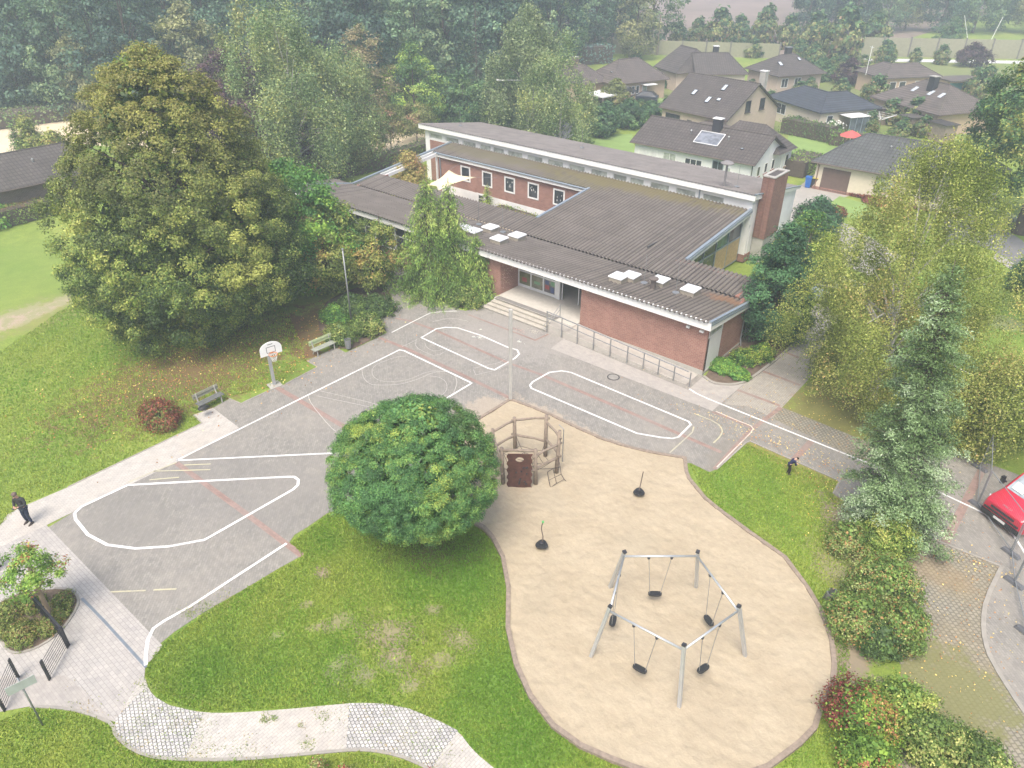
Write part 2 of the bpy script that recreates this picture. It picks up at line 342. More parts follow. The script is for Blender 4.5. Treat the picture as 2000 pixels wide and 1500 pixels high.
def conifer(name, loc, h, rad, nwh, per_wh, pal, label, seed=1, droop=.35, leaf=.16, dens=26, hang=.25, z0=.4, group=None, cat='tree', lean=(0, 0),
            trunk=.16, powr=.85, bark=BARK, tips=None, tuft=.12, rz=0, gap=0., offs=None, asp=.4, tpow=.8, clus=1, cj=.085):
    rs = np.random.RandomState(seed); e = empty(name, loc, rz, label, cat, group)
    Ps = []; Ns = []; m = MB(); stems = offs or [(0, 0, h)]
    cl = []
    for ox, oy, hh in stems:
        m.tube([(ox*.3, oy*.3, -.1), (ox+lean[0]*.5, oy+lean[1]*.5, hh*.5), (ox+lean[0], oy+lean[1], hh)], [trunk, trunk*.6, .015], 7)
        for i in range(nwh):
            zz = z0+(hh-z0)*(i/nwh)**.95; k = (zz-z0)/(hh-z0)
            L0 = rad*(hh/h)*(1-k)**powr+.12
            nb = max(4, int(per_wh*(1-k*.5)))
            a0 = rs.uniform(0, 6.28)
            for j in range(nb):
                a = a0+2*pi*j/nb+rs.uniform(-.3, .3); L = L0*rs.uniform(.62, 1.12)
                if gap and rs.rand() < gap: L *= .55
                dx, dy = cos(a), sin(a); nseg = max(3, int(L*dens))
                tt = rs.uniform(.12, 1, nseg)**tpow
                zz2 = zz+rs.uniform(-.12, .12)
                side = rs.normal(size=nseg)*.16*L*(1.15-tt)
                px = ox+lean[0]*k+dx*L*tt-dy*side; py = oy+lean[1]*k+dy*L*tt+dx*side
                pz = zz2-droop*L*tt**1.5+.25*droop*L*tt**4-np.abs(side)*.3
                hg = rs.uniform(0, 1, nseg)
                Ps.append(np.stack([px+rs.normal(size=nseg)*tuft*.4, py+rs.normal(size=nseg)*tuft*.4, pz-hg*hang*(.3+tt)+rs.normal(size=nseg)*tuft*.4], 1))
                Ns.append(np.tile([dx*.5, dy*.5, .8], (nseg, 1))); cl += [rs.rand()]*nseg
                if L > .5: m.tube([(ox+lean[0]*k, oy+lean[1]*k, zz2), (ox+lean[0]*k+dx*L*.75, oy+lean[1]*k+dy*L*.75, zz2-droop*L*.6)], [.035, .01], 4, False)
    P = np.concatenate(Ps); Nn = np.concatenate(Ns)
    if clus > 1: P = np.repeat(P, clus, 0); Nn = np.repeat(Nn, clus, 0); cl = np.repeat(cl, clus); P = P+rs.normal(size=P.shape)*np.array([cj, cj, cj*.55])
    P[:, 2] = np.maximum(P[:, 2], .06)
    V = leafquads(rs, P, Nn, leaf, asp, .5) if not hang > .2 else None
    if V is None:
        n = len(P); s = leaf*rs.uniform(.7, 1.4, (n, 1)); a = unit(np.array([0, 0, -1.])+Nn*.5+rs.normal(size=(n, 3))*.3)
        b = unit(np.cross(a, rdir(rs, n))); V = np.stack([P, P+a*s*.5+b*s*asp*.5, P+a*s*1.1, P+a*s*.5-b*s*asp*.5], 1).reshape(-1, 3)
    cols = palette(rs, P, pal, 1.0, seed*.3, np.array(cl))
    npmesh('crown', V, cols, NEEDLE, e); m.build('trunk', bark, e, True)
    return e
def bush(name, loc, rx, ry, h, label, pal, seed=1, leaf=.11, dens=1.0, cat='shrub', group=None, rz=0, rc=None, extra=None, pscale=.9, stem=True, flat=1.0, asp=.6):
    """leafy mound rx by ry, h high"""
    rr = max(rx, ry); rc = rc or min(.34, h*.3); area = 2*pi*rr*max(h, rr*.6)
    nc = int(max(10, area/(rc*rc)*1.5)); per = int(max(14, 46*dens*(rc/.4)**2*(.11/leaf)**1.6))
    sx, sy = rx/rr, ry/rr
    def sh(C):
        C = C.copy(); C[:, 0] *= sx; C[:, 1] *= sy; return C
    prof = [(h*.08, rr*.86), (h*.35, rr), (h*.62, rr*.88*flat), (h*.85, rr*.6*flat), (h, rr*.22)]
    return tree(name, loc, prof, nc, rc, per, leaf, pal, label, cat, group, seed, trunk=.03+h*.018 if stem else 0, h0=h*.1, depth=.55, lump=.16,
                nl=10, pscale=pscale, core=.25, shape=sh, extra=extra, rz=rz, asp=asp)
def hedge(name, pts, wd, h, label, pal, seed=1, leaf=.12, dens=90, cat='hedge', extra=None, group=None):
    """clipped hedge along a polyline: leafy skin over a woody inside"""
    rs = np.random.RandomState(seed); a = np.array(pts[0][:2]); e = empty(name, (a[0], a[1], 0), 0, label, cat, group)
    Ps = []; Ns = []; m = MB()
    for p, q in zip(pts[:-1], pts[1:]):
        p = np.array(p[:2])-a; q = np.array(q[:2])-a; d = q-p; L = np.linalg.norm(d); d /= L; nn = np.array([-d[1], d[0]])
        n = int(L*(2*h+wd)*dens); t = rs.uniform(-.02, 1.02, n); u = rs.uniform(0, 2*h+wd, n)
        wob = .07*np.sin(t*L*1.3)+.05*np.sin(t*L*3.1+2)
        side = np.where(u < h, -wd/2-wob, np.where(u < h+wd, u-h-wd/2, wd/2+wob)); z = np.where(u < h, u, np.where(u < h+wd, h+wob*1.2, 2*h+wd-u))
        P = np.stack([p[0]+d[0]*L*t+nn[0]*side, p[1]+d[1]*L*t+nn[1]*side, z], 1)+rs.normal(size=(n, 3))*.06
        nx = np.where(u < h, -1, np.where(u < h+wd, 0, 1)); Ps.append(P); Ns.append(np.stack([nn[0]*nx, nn[1]*nx, np.where(nx == 0, 1., .4)], 1))
        m.beam((p[0], p[1], h*.48), (q[0], q[1], h*.48), wd*.8, h*.9)
    P = np.concatenate(Ps); Nn = np.concatenate(Ns); P[:, 2] = np.maximum(P[:, 2], .04)
    cols = palette(rs, P, pal, .9, seed)
    if extra is not None: cols = extra(P, cols, rs)
    npmesh('foliage', leafquads(rs, P, Nn, leaf, .65, .5), cols, LEAF, e); m.build('branches', BARK, e)
    return e
# ------------------------------------------------------------ ground
def gm(px): return [G(*p)[:2] for p in px]
def chaikin(p, it=2, closed=True):
    for _ in range(it):
        q = []; n = len(p)
        for i in range(n if closed else n-1):
            a = p[i]; b = p[(i+1) % n]
            q.append((a[0]*.75+b[0]*.25, a[1]*.75+b[1]*.25)); q.append((a[0]*.25+b[0]*.75, a[1]*.25+b[1]*.75))
        if not closed: q = [p[0]]+q+[p[-1]]
        p = q
    return p
def sheet(name, poly, z, m, **kw):
    b = MB(); b.add([(x, y, z) for x, y in poly], [tuple(range(len(poly)))])
    o = b.build(name, m, **kw)
    # keep the sheet facing up
    if o.data.polygons[0].normal.z < 0: o.data.flip_normals()
    return o
def ribbon(b, pts, wd, z, closed=False, th=0):
    """strip of constant width along ground points (th: thickness)"""
    P = [np.array(p[:2]) for p in pts]; n = len(P); L = []; Rr = []
    for i in range(n):
        a = P[(i-1) % n] if (closed or i > 0) else P[i]; c = P[(i+1) % n] if (closed or i < n-1) else P[i]
        d1 = P[i]-a; d2 = c-P[i]
        l1 = np.linalg.norm(d1); l2 = np.linalg.norm(d2)
        d1 = d1/l1 if l1 > 1e-6 else d2/l2; d2 = d2/l2 if l2 > 1e-6 else d1
        t = d1+d2; t /= max(np.linalg.norm(t), 1e-6); nn = np.array([-t[1], t[0]]); k = 1/max(.5, float(np.dot(t, d1)))
        L.append(P[i]+nn*wd/2*k); Rr.append(P[i]-nn*wd/2*k)
    for i in range(n if closed else n-1):
        j = (i+1) % n
        if th:
            b.add([(*Rr[i], z), (*Rr[j], z), (*L[j], z), (*L[i], z), (*Rr[i], z+th), (*Rr[j], z+th), (*L[j], z+th), (*L[i], z+th)],
                  [(4, 5, 6, 7), (0, 1, 5, 4), (2, 3, 7, 6)]+([(3, 0, 4, 7)] if i == 0 and not closed else [])+([(1, 2, 6, 5)] if i == n-2 and not closed else []))
        else: b.add([(*Rr[i], z), (*Rr[j], z), (*L[j], z), (*L[i], z)], [(0, 1, 2, 3)])
    return b
def line(px, wd, z, b, closed=False, smooth=0):
    p = [G(*q)[:2] for q in px]
    if smooth: p = chaikin(p, smooth, closed)
    return ribbon(b, p, wd, z, closed)
def P2(px, rx, ry, rot, c, st): x, y, _ = G(*px); return (x, y, rx, ry, rot, c, st)
LIT = (.16, .085, .045); DIRT = (.27, .21, .16); DRY = (.25, .23, .085); LUSH = (.09, .21, .025)
m, t, b = newmat('grass_ground'); v = coords(t)
f1 = ramp(t, noise(t, v, .16, 5, .6), .35, .66, (.17, .262, .036), (.26, .32, .06))
f2 = ramp(t, noise(t, v, 1.1, 6, .75), .38, .68, (.8, .84, .78), (1.14, 1.1, 1.1))
f3 = ramp(t, noise(t, v, 9, 5, .8), .3, .72, (.62, .66, .6), (1.3, 1.25, 1.3))
col = mixc(t, 1.0, mixc(t, 1.0, f1, f2, 'MULTIPLY'), f3, 'MULTIPLY')
col = mixc(t, math_(t, 'MULTIPLY', ramp(t, noise(t, v, .7, 6, .75), .6, .74), .5), col, DRY)
col = patches(t, col, [P2((380, 720), 4.6, 9.0, .1, LIT, .85), P2((600, 640), 3, 4.5, .1, LIT, .75), P2((120, 600), 3, 6, 0, DRY, .7),
    P2((20, 625), 1.5, 3.6, .2, (.4, .31, .24), 1), P2((95, 600), .9, 3.4, .3, (.4, .31, .24), 1), P2((880, 1110), 4, 2.2, .4, LUSH, .6), P2((960, 1330), 1.3, 4, .3, LUSH, .55), P2((1040, 1440), 1.5, 3, .3, LUSH, .5), P2((400, 1300), 3, 1.5, .3, LUSH, .4), P2((1420, 930), 3, 1.5, .3, LUSH, .3), *[P2(q_, r_*1.0, r_*.55, 1.0, DIRT, .55) for q_, r_ in [((660, 1215), .9), ((615, 1225), .5), ((770, 1285), .8), ((655, 1300), .6), ((715, 1320), .7), ((845, 1190), .5), ((860, 1290), .8), ((600, 1180), .4), ((800, 1340), .6), ((540, 1240), .4)]], P2((760, 1235), 1.5, 1.0, .5, DIRT, .7),
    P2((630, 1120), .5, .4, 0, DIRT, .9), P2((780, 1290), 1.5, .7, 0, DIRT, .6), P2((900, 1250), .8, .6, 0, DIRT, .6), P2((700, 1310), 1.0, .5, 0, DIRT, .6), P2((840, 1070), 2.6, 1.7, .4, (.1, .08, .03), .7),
    P2((1540, 900), 6.5, .9, -.2, (.24, .2, .06), .6), P2((1650, 1010), 1.1, 2.0, .9, DIRT, .9), P2((1640, 1120), .9, 2.3, .9, DIRT, .6), P2((1620, 810), 3.2, 4, 0, (.19, .14, .07), .6),
    P2((1720, 1060), 2, 2, 0, DIRT, .9), P2((1960, 630), 2, 1.2, 0, DIRT, .6), P2((660, 1320), .7, .6, 0, DIRT, .5), P2((600, 690), 1.4, .8, .6, LIT, .9),
    P2((1650, 1290), 1.2, 1.6, .4, DIRT, .9), P2((40, 540), 10, 9, 0, (.17, .25, .05), .5), P2((1600, 205), 20, 26, 0, (.15, .16, .075), .65), P2((1850, 150), 20, 26, 0, (.17, .17, .09), .6), P2((1350, 180), 14, 16, 0, (.16, .16, .08), .6), P2((1950, 600), 8, 5, 0, LUSH, .3), P2((560, 1290), 6, 1.5, .3, LUSH, .35)], v)
t.links.new(col, b.inputs['Base Color']); b.inputs['Roughness'].default_value = .95
bump(t, b, noise(t, v, 26, 4, .8), .7, .04); GRASS = m
gp = MB(); gp.add([(-700, -90, 0), (380, -90, 0), (380, 800, 0), (-700, 800, 0)], [(0, 1, 2, 3)]); gp.build('ground', GRASS, kind='structure')
FIELD = plain('ploughed_field', (.22, .17, .14), .95, var=.2, scale=.05)
STUB = plain('stubble', (.62, .52, .37), .95, var=.1, scale=.4)
sheet('ploughed_field', [(-150, 150), (-78, 142), (-50, 160), (-40, 780), (-420, 780)], .006, FIELD, kind='structure')
sheet('stubble_field', gm([(-260, 330), (0, 305), (150, 280), (400, 305), (610, 325), (760, 305), (850, 290), (850, 262), (700, 255), (500, 255), (118, 228), (0, 247), (-260, 280)]), .006, STUB, kind='structure')
PAVE = paving('grey_paving', (.25, .238, .217), R(45), .2, .1, .14, .62, (.3, .277, .247), .6, msize=.006, pts=[
    P2((1120, 850), 4.8, 1.1, -.1, (.42, .35, .27), .7), P2((960, 800), 1.7, 1.3, .6, (.42, .35, .27), .6), P2((900, 830), 1.5, 1.3, .6, (.4, .34, .27), .5), P2((1000, 650), 5, 4, 0, (.31, .29, .27), .5),
    P2((500, 960), 6, 3, .3, (.2, .19, .18), .4), P2((250, 1010), 3, 2, 0, (.19, .18, .165), .5), P2((1420, 890), .9, 2.2, 0, (.2, .18, .15), .5)])
PAVEL = paving('light_paving', (.4, .38, .36), 0, .21, .14, .07, .68, (.36, .335, .31), .4, msize=.01)
PAVEW = paving('pale_paving', (.47, .445, .41), R(90), .21, .105, .06, .68, (.42, .37, .32), .5, msize=.009)
PAVEM = paving('ramp_paving', (.37, .345, .32), 0, .21, .105, .05, .8, (.4, .37, .34), .4, msize=.006)
PAVEG = paving('path_paving', (.35, .325, .285), R(90), .21, .105, .08, .66, (.3, .27, .235), .5, msize=.009)
TURFP = paving('turf_pavers', (.28, .262, .215), R(45), .17, .17, .12, .55, (.25, .2, .11), .5, msize=.03, pts=[P2((1850, 1350), 2.6, 2.2, 0, (.17, .17, .06), .8), P2((1830, 1120), 1.6, 1, 0, (.3, .2, .1), .25)])
COBB = paving('cobbles', (.47, .46, .45), R(20), .13, .12, .18, .25, (.4, .38, .33), .3, msize=.014)
REDP = paving('red_paving', (.285, .195, .17), 0, .2, .1, .12, .8, (.3, .245, .22), .7, msize=.006)
TAR = plain('tarmac', (.17, .17, .175), .9, var=.12, scale=1)
DRIVE = plain('drive_concrete', (.34, .32, .29), .9, var=.12, scale=1)
yard = gm([(95, 1030), (144, 1000), (240, 953), (345, 903), (467, 836), (416, 797), (448, 779), (471, 789), (480, 784), (535, 759), (558, 750), (621, 717), (599, 705), (657, 678), (675, 689), (714, 671),
    (756, 650), (747, 635), (729, 611), (768, 584), (753, 560), (735, 520), (775, 505), (805, 545), (789, 563), (855, 587), (909, 608), (948, 593), (975, 580), (1060, 560), (1400, 690), (1372, 735), (1385, 745), (1400, 749), (1430, 751), (1455, 747), (1483, 728), (1540, 683),
    (1566, 650), (1572, 625), (1600, 585), (1640, 545), (1720, 560), (1640, 620), (1600, 690), (1583, 737), (1527, 797), (1680, 858), (1770, 885), (1835, 905), (1855, 883), (1928, 905), (2010, 935), (2400, 1080), (2500, 1800), (2120, 1560), (2000, 1392),
    (1935, 1290), (1920, 1230), (1925, 1170), (1956, 1108), (1786, 1038), (1708, 1016), (1660, 986), (1627, 964), (1640, 940), (1465, 862), (1457, 865), (1400, 917), (1385, 922), (1350, 905), (1330, 905), (1150, 950), (1000, 1000),
    (925, 1024), (850, 985), (700, 985), (640, 1002), (600, 1030), (575, 1045), (565, 1060), (590, 1085), (540, 1113), (470, 1155), (400, 1195), (340, 1235), (312, 1258)])
sheet('schoolyard', yard, .012, PAVE, kind='structure')
sheet('path', gm([(-300, 1290), (-80, 1085), (0, 1027), (14, 1006), (37, 993), (133, 952), (395, 827), (378, 811), (416, 797), (467, 836), (345, 903), (144, 1000), (91, 1026), (0, 1069), (-160, 1160)]), .016, PAVEW, kind='structure')
sheet('forecourt', gm([(-160, 1160), (0, 1069), (91, 1026), (318, 1262), (300, 1285), (284, 1302), (282, 1325), (292, 1352), (230, 1412), (190, 1400), (150, 1388), (110, 1382), (60, 1380), (0, 1391), (-100, 1430), (-500, 1650), (-700, 1500)]), .018, PAVEL, kind='structure')
sheet('forecourt_edge', gm([(-60, 1320), (60, 1322), (130, 1320), (148, 1335), (225, 1410), (190, 1400), (150, 1388), (110, 1382), (60, 1380), (0, 1391), (-60, 1410)]), .022, PAVEM, kind='structure')
wtop = [(282, 1318), (292, 1350), (310, 1368), (340, 1382), (400, 1393), (460, 1393), (560, 1386), (640, 1378), (700, 1373), (750, 1375), (800, 1385), (860, 1410), (895, 1428), (925, 1468), (970, 1505), (1040, 1560)]
wbot = [(960, 1600), (900, 1540), (870, 1518), (830, 1495), (800, 1482), (750, 1468), (700, 1463), (620, 1470), (560, 1476), (480, 1482), (400, 1484), (310, 1480), (262, 1467), (225, 1437), (222, 1412)]
sheet('walk', chaikin(gm(wtop+wbot), 1), .021, PAVEW, kind='structure')
sheet('cobble_band', gm([(226, 1405), (285, 1342), (300, 1360), (330, 1378), (385, 1391), (398, 1393), (362, 1482), (310, 1480), (262, 1467), (228, 1438)]), .026, COBB, kind='structure')
sheet('cobble_band', gm([(682, 1374), (750, 1375), (800, 1385), (860, 1410), (895, 1428), (860, 1475), (845, 1501), (800, 1480), (750, 1467), (700, 1463), (676, 1465)]), .026, COBB, kind='structure')
sheet('ramp_apron', gm([(1076, 681), (1101, 662), (1344, 762), (1374, 735), (1385, 747), (1400, 751), (1430, 753), (1454, 749), (1391, 803)]), .016, PAVEM, kind='structure')
sheet('side_path', gm([(1440, 762), (1455, 749), (1483, 728), (1540, 683), (1566, 650), (1600, 600), (1660, 560), (1700, 570), (1640, 620), (1600, 690), (1583, 737), (1527, 797), (1508, 817), (1465, 795), (1415, 790)]), .016, PAVEG, kind='structure')
sheet('turf_paver_strip', gm([(1507, 817), (1530, 797), (1680, 858), (1740, 880), (1700, 905), (1653, 885), (1560, 842)]), .018, TURFP, kind='structure')
sheet('turf_paver_lot', gm([(1786, 1040), (1956, 1108), (1925, 1172), (1919, 1215), (1923, 1255), (1936, 1292), (2000, 1394), (2150, 1560), (1800, 1620), (1750, 1500), (1760, 1300), (1690, 1200), (1700, 1090)]), .008, TURFP, kind='structure')
sheet('street', gm([(1850, 480), (1900, 475), (1945, 492), (2060, 560), (2400, 720), (2400, 640), (2060, 510), (1950, 440), (1880, 405), (1830, 400)]), .012, TAR, kind='structure')
sheet('street_pavement', gm([(1945, 494), (2060, 562), (2400, 725), (2400, 760), (2060, 580), (1940, 505)]), .016, PAVEL, kind='structure')
sheet('driveway', gm([(1500, 420), (1560, 365), (1590, 340), (1650, 372), (1668, 380), (1600, 400), (1600, 420), (1660, 440), (1760, 500), (1700, 540), (1560, 480)]), .012, DRIVE, kind='structure')
sheet('side_street', gm([(1000, 262), (1150, 225), (1215, 205), (1300, 193), (1300, 212), (1225, 222), (1160, 250), (1060, 290), (1010, 285)]), .012, TAR, kind='structure')
sheet('garden_lawn', gm([(1140, 275), (1180, 262), (1235, 262), (1240, 300), (1190, 292)]), .01, plain('lawn_far', (.2, .3, .085), .95, var=.12, scale=.6), kind='structure')
sheet('front_lawn', gm([(1220, 198), (1290, 190), (1300, 200), (1226, 208)]), .016, bpy.data.materials['lawn_far'], kind='structure')
sheet('garden_lawn', gm([(1540, 262), (1600, 272), (1650, 292), (1600, 330), (1560, 345), (1530, 330)]), .01, bpy.data.materials['lawn_far'], kind='structure')
sheet('front_lawn', gm([(1605, 408), (1640, 383), (1690, 398), (1740, 430), (1640, 425)]), .016, bpy.data.materials['lawn_far'], kind='structure')
sheet('far_road', [(-52, 160), (-15, 186), (-13, 183), (-50, 157)], .012, plain('pale_road', (.6, .6, .6), .8), kind='structure')
# beds
def bed(px): sheet('planting_bed', chaikin(gm(px), 1), .03, SOIL, kind='structure')
bed([(789, 563), (855, 587), (909, 607), (946, 593), (958, 583), (930, 560), (850, 545)])
bed([(1374, 733), (1388, 745), (1402, 749), (1430, 751), (1455, 745), (1483, 726), (1540, 681), (1564, 650), (1572, 622), (1560, 590), (1447, 640)])
bed([(107, 1151), (132, 1152), (149, 1161), (154, 1178), (141, 1204), (119, 1232), (85, 1259), (49, 1274), (23, 1276), (6, 1259), (-2, 1232), (-8, 1190), (30, 1158)])
bed([(675, 688), (714, 670), (756, 649), (747, 634), (729, 611), (768, 584), (752, 560), (690, 560), (620, 600), (625, 660)])
CURB = plain('kerb_stone', (.3, .28, .25), .9, var=.12)
def kerb(px, wd=.08, h=.05, z=.0, smooth=1, mat_=None, name='kerb'):
    p = gm(px); p = chaikin(p, smooth, False) if smooth else p
    bb = MB(); ribbon(bb, p, wd, z, False, h); return bb.build(name, mat_ or CURB, kind='structure')
kerb([(1374, 736), (1388, 747), (1402, 751), (1430, 753), (1456, 747), (1484, 728), (1541, 683), (1566, 651), (1574, 622)], .16, .08, .012)
kerb([(107, 1150), (132, 1151), (150, 1160), (155, 1178), (142, 1204), (120, 1233), (86, 1260), (49, 1275), (22, 1277), (5, 1259), (-3, 1232), (-9, 1190)], .09, .05, .012)
kerb([(1956, 1108), (1925, 1172), (1919, 1215), (1923, 1255), (1936, 1292), (2000, 1394), (2100, 1520)], .16, .05, .004)
kerb([(1627, 964), (1640, 940), (1465, 862), (1457, 865), (1400, 917)], .08, .03, .006, 0)
kerb([(133, 952), (395, 827), (378, 811)], .07, .03, .006, 0); kerb([(448, 779), (471, 789), (480, 784), (535, 759)], .07, .03, .006, 0); kerb([(558, 750), (621, 717), (599, 705)], .07, .03, .006, 0)
kerb([(60, 1380), (110, 1382), (150, 1388), (190, 1400), (222, 1416), (225, 1438), (262, 1468), (310, 1482), (400, 1485), (480, 1483), (560, 1477), (620, 1471), (700, 1464), (750, 1469), (800, 1483), (870, 1519)], .1, .035, .006)
kerb([(1786, 1039), (1956, 1107)], .1, .03, .01, 0)
# drain strip in the forecourt
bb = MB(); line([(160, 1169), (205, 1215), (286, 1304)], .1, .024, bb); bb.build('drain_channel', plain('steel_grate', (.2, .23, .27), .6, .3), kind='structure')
# red strips, white and yellow lines
bb = MB()
for px, wd in [([(345, 905), (470, 996), (590, 1086)], .26), ([(540, 757), (620, 803), (700, 850)], .3), ([(741, 660), (800, 684), (900, 731), (994, 777)], .24), ([(772, 622), (800, 627), (852, 646), (992, 709)], .2), ([(1059, 733), (1235, 808), (1409, 884)], .24),
    ([(915, 615), (1045, 665), (1071, 653)], .14), ([(992, 709), (1059, 733)], .2), ([(1391, 805), (1430, 820), (1468, 836)], .16), ([(1440, 762), (1523, 793)], .2), ([(1483, 723), (1563, 753)], .2), ([(1533, 688), (1560, 699)], .2), ([(1525, 796), (1467, 840), (1396, 917)], .24),
    ([(1587, 860), (1550, 898)], .3), ([(1921, 912), (1845, 1062)], .34)]:
    line(px, wd, .020, bb)
bb.build('red_paving_strip', REDP, kind='structure')
def paintmat(name, c, wear):
    m, t, b = newmat(name); v = coords(t)
    f = math_(t, 'MULTIPLY', ramp(t, math_(t, 'ADD', math_(t, 'MULTIPLY', noise(t, v, 12, 6, .85), .6), math_(t, 'MULTIPLY', noise(t, v, .5, 3, .6), .4)), .46, .6), wear); t.links.new(mixc(t, f, c, (.33, .31, .285)), b.inputs['Base Color']); b.inputs['Roughness'].default_value = .6; return m
bb = MB(); WL = .11
line([(345, 900), (600, 773), (768, 690), (780, 684), (790, 686), (922, 749)], WL, .026, bb); line([(923, 748), (851, 791), (760, 850), (690, 884), (345, 900)], WL, .026, bb)
line([(250, 948), (400, 940), (560, 932), (575, 932), (583, 938), (582, 948), (572, 957), (400, 1055), (330, 1068), (265, 1072), (210, 1065), (172, 1045), (148, 1015), (146, 1003), (160, 990), (250, 948)], .13, .026, bb)
line([(285, 1300), (285, 1280), (289, 1250), (300, 1228), (320, 1214), (370, 1186), (560, 1062)], .12, .026, bb)
line([(823, 660), (852, 643), (870, 640), (894, 641), (940, 656), (992, 679), (1010, 684), (1014, 692), (1006, 700), (966, 723), (954, 720)], WL, .026, bb, True)
line([(1035, 753), (1041, 746), (1073, 728), (1097, 725), (1115, 728), (1230, 776), (1345, 824), (1349, 830), (1325, 854), (1314, 857), (1290, 855), (1244, 847), (1038, 759)], WL, .026, bb, True)
line([(1346, 760), (1360, 769), (1384, 780), (1533, 840), (1657, 890), (1760, 930), (1845, 967), (1905, 995), (1950, 1020), (1982, 1050), (2004, 1085), (2030, 1140)], .1, .026, bb)
line([(765, 650), (800, 632), (840, 612), (865, 609), (892, 608)], .08, .026, bb)
bb.build('white_line', paintmat('white_road_paint', (.78, .78, .77), .6), kind='structure')
bb = MB()
line([(707, 718), (708, 737), (722, 752), (745, 753), (780, 752), (815, 742), (850, 726), (880, 727)], .025, .027, bb, False, 2); line([(727, 722), (727, 735), (745, 747), (790, 745), (820, 733), (840, 725), (870, 726)], .02, .027, bb, False, 2)
line([(727, 722), (735, 712), (775, 697), (797, 696)], .02, .027, bb, False, 1); line([(835, 735), (860, 737), (875, 750), (870, 770), (840, 783), (813, 789)], .02, .027, bb, False, 2); line([(890, 736), (893, 750), (886, 768)], .025, .027, bb, False, 1)
line([(602, 774), (608, 790), (645, 835), (660, 846)], .03, .027, bb, False, 1); line([(625, 764), (720, 786), (790, 807)], .025, .027, bb); line([(620, 774), (720, 795), (775, 812)], .025, .027, bb)
line([(813, 664), (811, 678), (830, 689), (853, 697), (880, 680)], .02, .027, bb, False, 1); line([(830, 671), (833, 680), (852, 688), (875, 678)], .02, .027, bb, False, 1); line([(785, 678), (815, 664)], .025, .027, bb)
line([(925, 722), (929, 733), (975, 722), (990, 712)], .02, .027, bb); line([(925, 720), (975, 709), (990, 700)], .02, .027, bb); line([(845, 629), (880, 621), (915, 628)], .03, .027, bb, False, 2)
bb.build('chalk_line', paintmat('faint_paint', (.52, .5, .47), .6), kind='structure')
bb = MB()
for px in [[(250, 943), (300, 922), (345, 904)], [(300, 921), (411, 918)], [(292, 938), (350, 933)], [(360, 909), (412, 907)], [(215, 1157), (285, 1154)], [(300, 1153), (345, 1151)], [(1355, 808), (1400, 826), (1412, 840), (1407, 853), (1393, 866)], [(1355, 834), (1352, 845), (1308, 885)]]:
    line(px, .07, .027, bb, False, 1 if len(px) > 3 else 0)
bb.build('yellow_line', paintmat('yellow_paint', (.5, .47, .31), .9), kind='structure')
bb = MB(); line([(1398, 804), (1440, 822), (1466, 832), (1471, 838), (1466, 846), (1400, 913)], .06, .027, bb); bb.build('worn_edge_line', paintmat('worn_white', (.7, .6, .52), .8), kind='structure')
rs = np.random.RandomState(3)
def blot(name, px, rx, ry, n, col, size=.05):
    x, y, _ = G(*px); P = np.stack([x+rs.normal(size=n)*rx, y+rs.normal(size=n)*ry, np.full(n, .03)+rs.uniform(0, .004, n)], 1)
    Nn = np.tile([0, 0, 1.], (n, 1)); return leafquads(rs, P, Nn, size, .7, 0)
V = np.concatenate([blot('c', (1010, 645), .35, .14, 120, 0, .05), blot('c', (1045, 648), .28, .12, 90, 0), blot('c', (938, 660), .12, .08, 80, 0), blot('c', (925, 659), .08, .05, 50, 0), blot('c', (939, 644), .04, .03, 20, 0), blot('c', (1015, 668), .1, .05, 50, 0)])
c = np.concatenate([np.tile([.55, .36, .36], (120, 1)), np.tile([.6, .55, .55], (90, 1)), np.tile([.75, .74, .78], (200, 1))])
npmesh('chalk_drawing', V, c, LEAF, kind='structure')
def inside(P, poly):
    x, y = P[:, 0], P[:, 1]; c = np.zeros(len(P), bool); n = len(poly)
    for i in range(n):
        x1, y1 = poly[i]; x2, y2 = poly[(i+1) % n]
        k = ((y1 > y) != (y2 > y)) & (x < (x2-x1)*(y-y1)/((y2-y1) or 1e-9)+x1); c ^= k
    return c
# ------------------------------------------------------------ sand pit
sp = [(997, 783), (975, 797), (922, 829), (870, 862), (860, 900), (872, 960), (900, 1005), (925, 1022), (945, 1033), (962, 1052), (982, 1090), (993, 1150), (992, 1230), (1008, 1300), (1036, 1362), (1080, 1420), (1135, 1460), (1190, 1484), (1240, 1503), (1330, 1530), (1420, 1528), (1500, 1500),
      (1560, 1455), (1590, 1424), (1605, 1375), (1624, 1340), (1628, 1300), (1622, 1250), (1602, 1195), (1575, 1150), (1532, 1092), (1462, 1042), (1400, 996), (1376, 976), (1345, 938), (1340, 925), (1337, 898), (1290, 890), (1240, 880), (1180, 862), (1130, 840), (1075, 813), (1030, 795)]
m, t, b = newmat('sand'); v = coords(t)
c1 = ramp(t, noise(t, v, .5, 6, .6), .35, .7, (.385, .32, .228), (.44, .372, .272))
c2 = mixc(t, 1.0, c1, ramp(t, noise(t, coords(t, .6, (1, 2.2, 1)), 5, 6, .8), .3, .72, (.84, .83, .82), (1.1, 1.1, 1.08)), 'MULTIPLY')
c2 = mixc(t, math_(t, 'MULTIPLY', ramp(t, noise(t, v, 1.4, 7, .75), .58, .72), .35), c2, (.36, .3, .235))
t.links.new(c2, b.inputs['Base Color']); b.inputs['Roughness'].default_value = .95
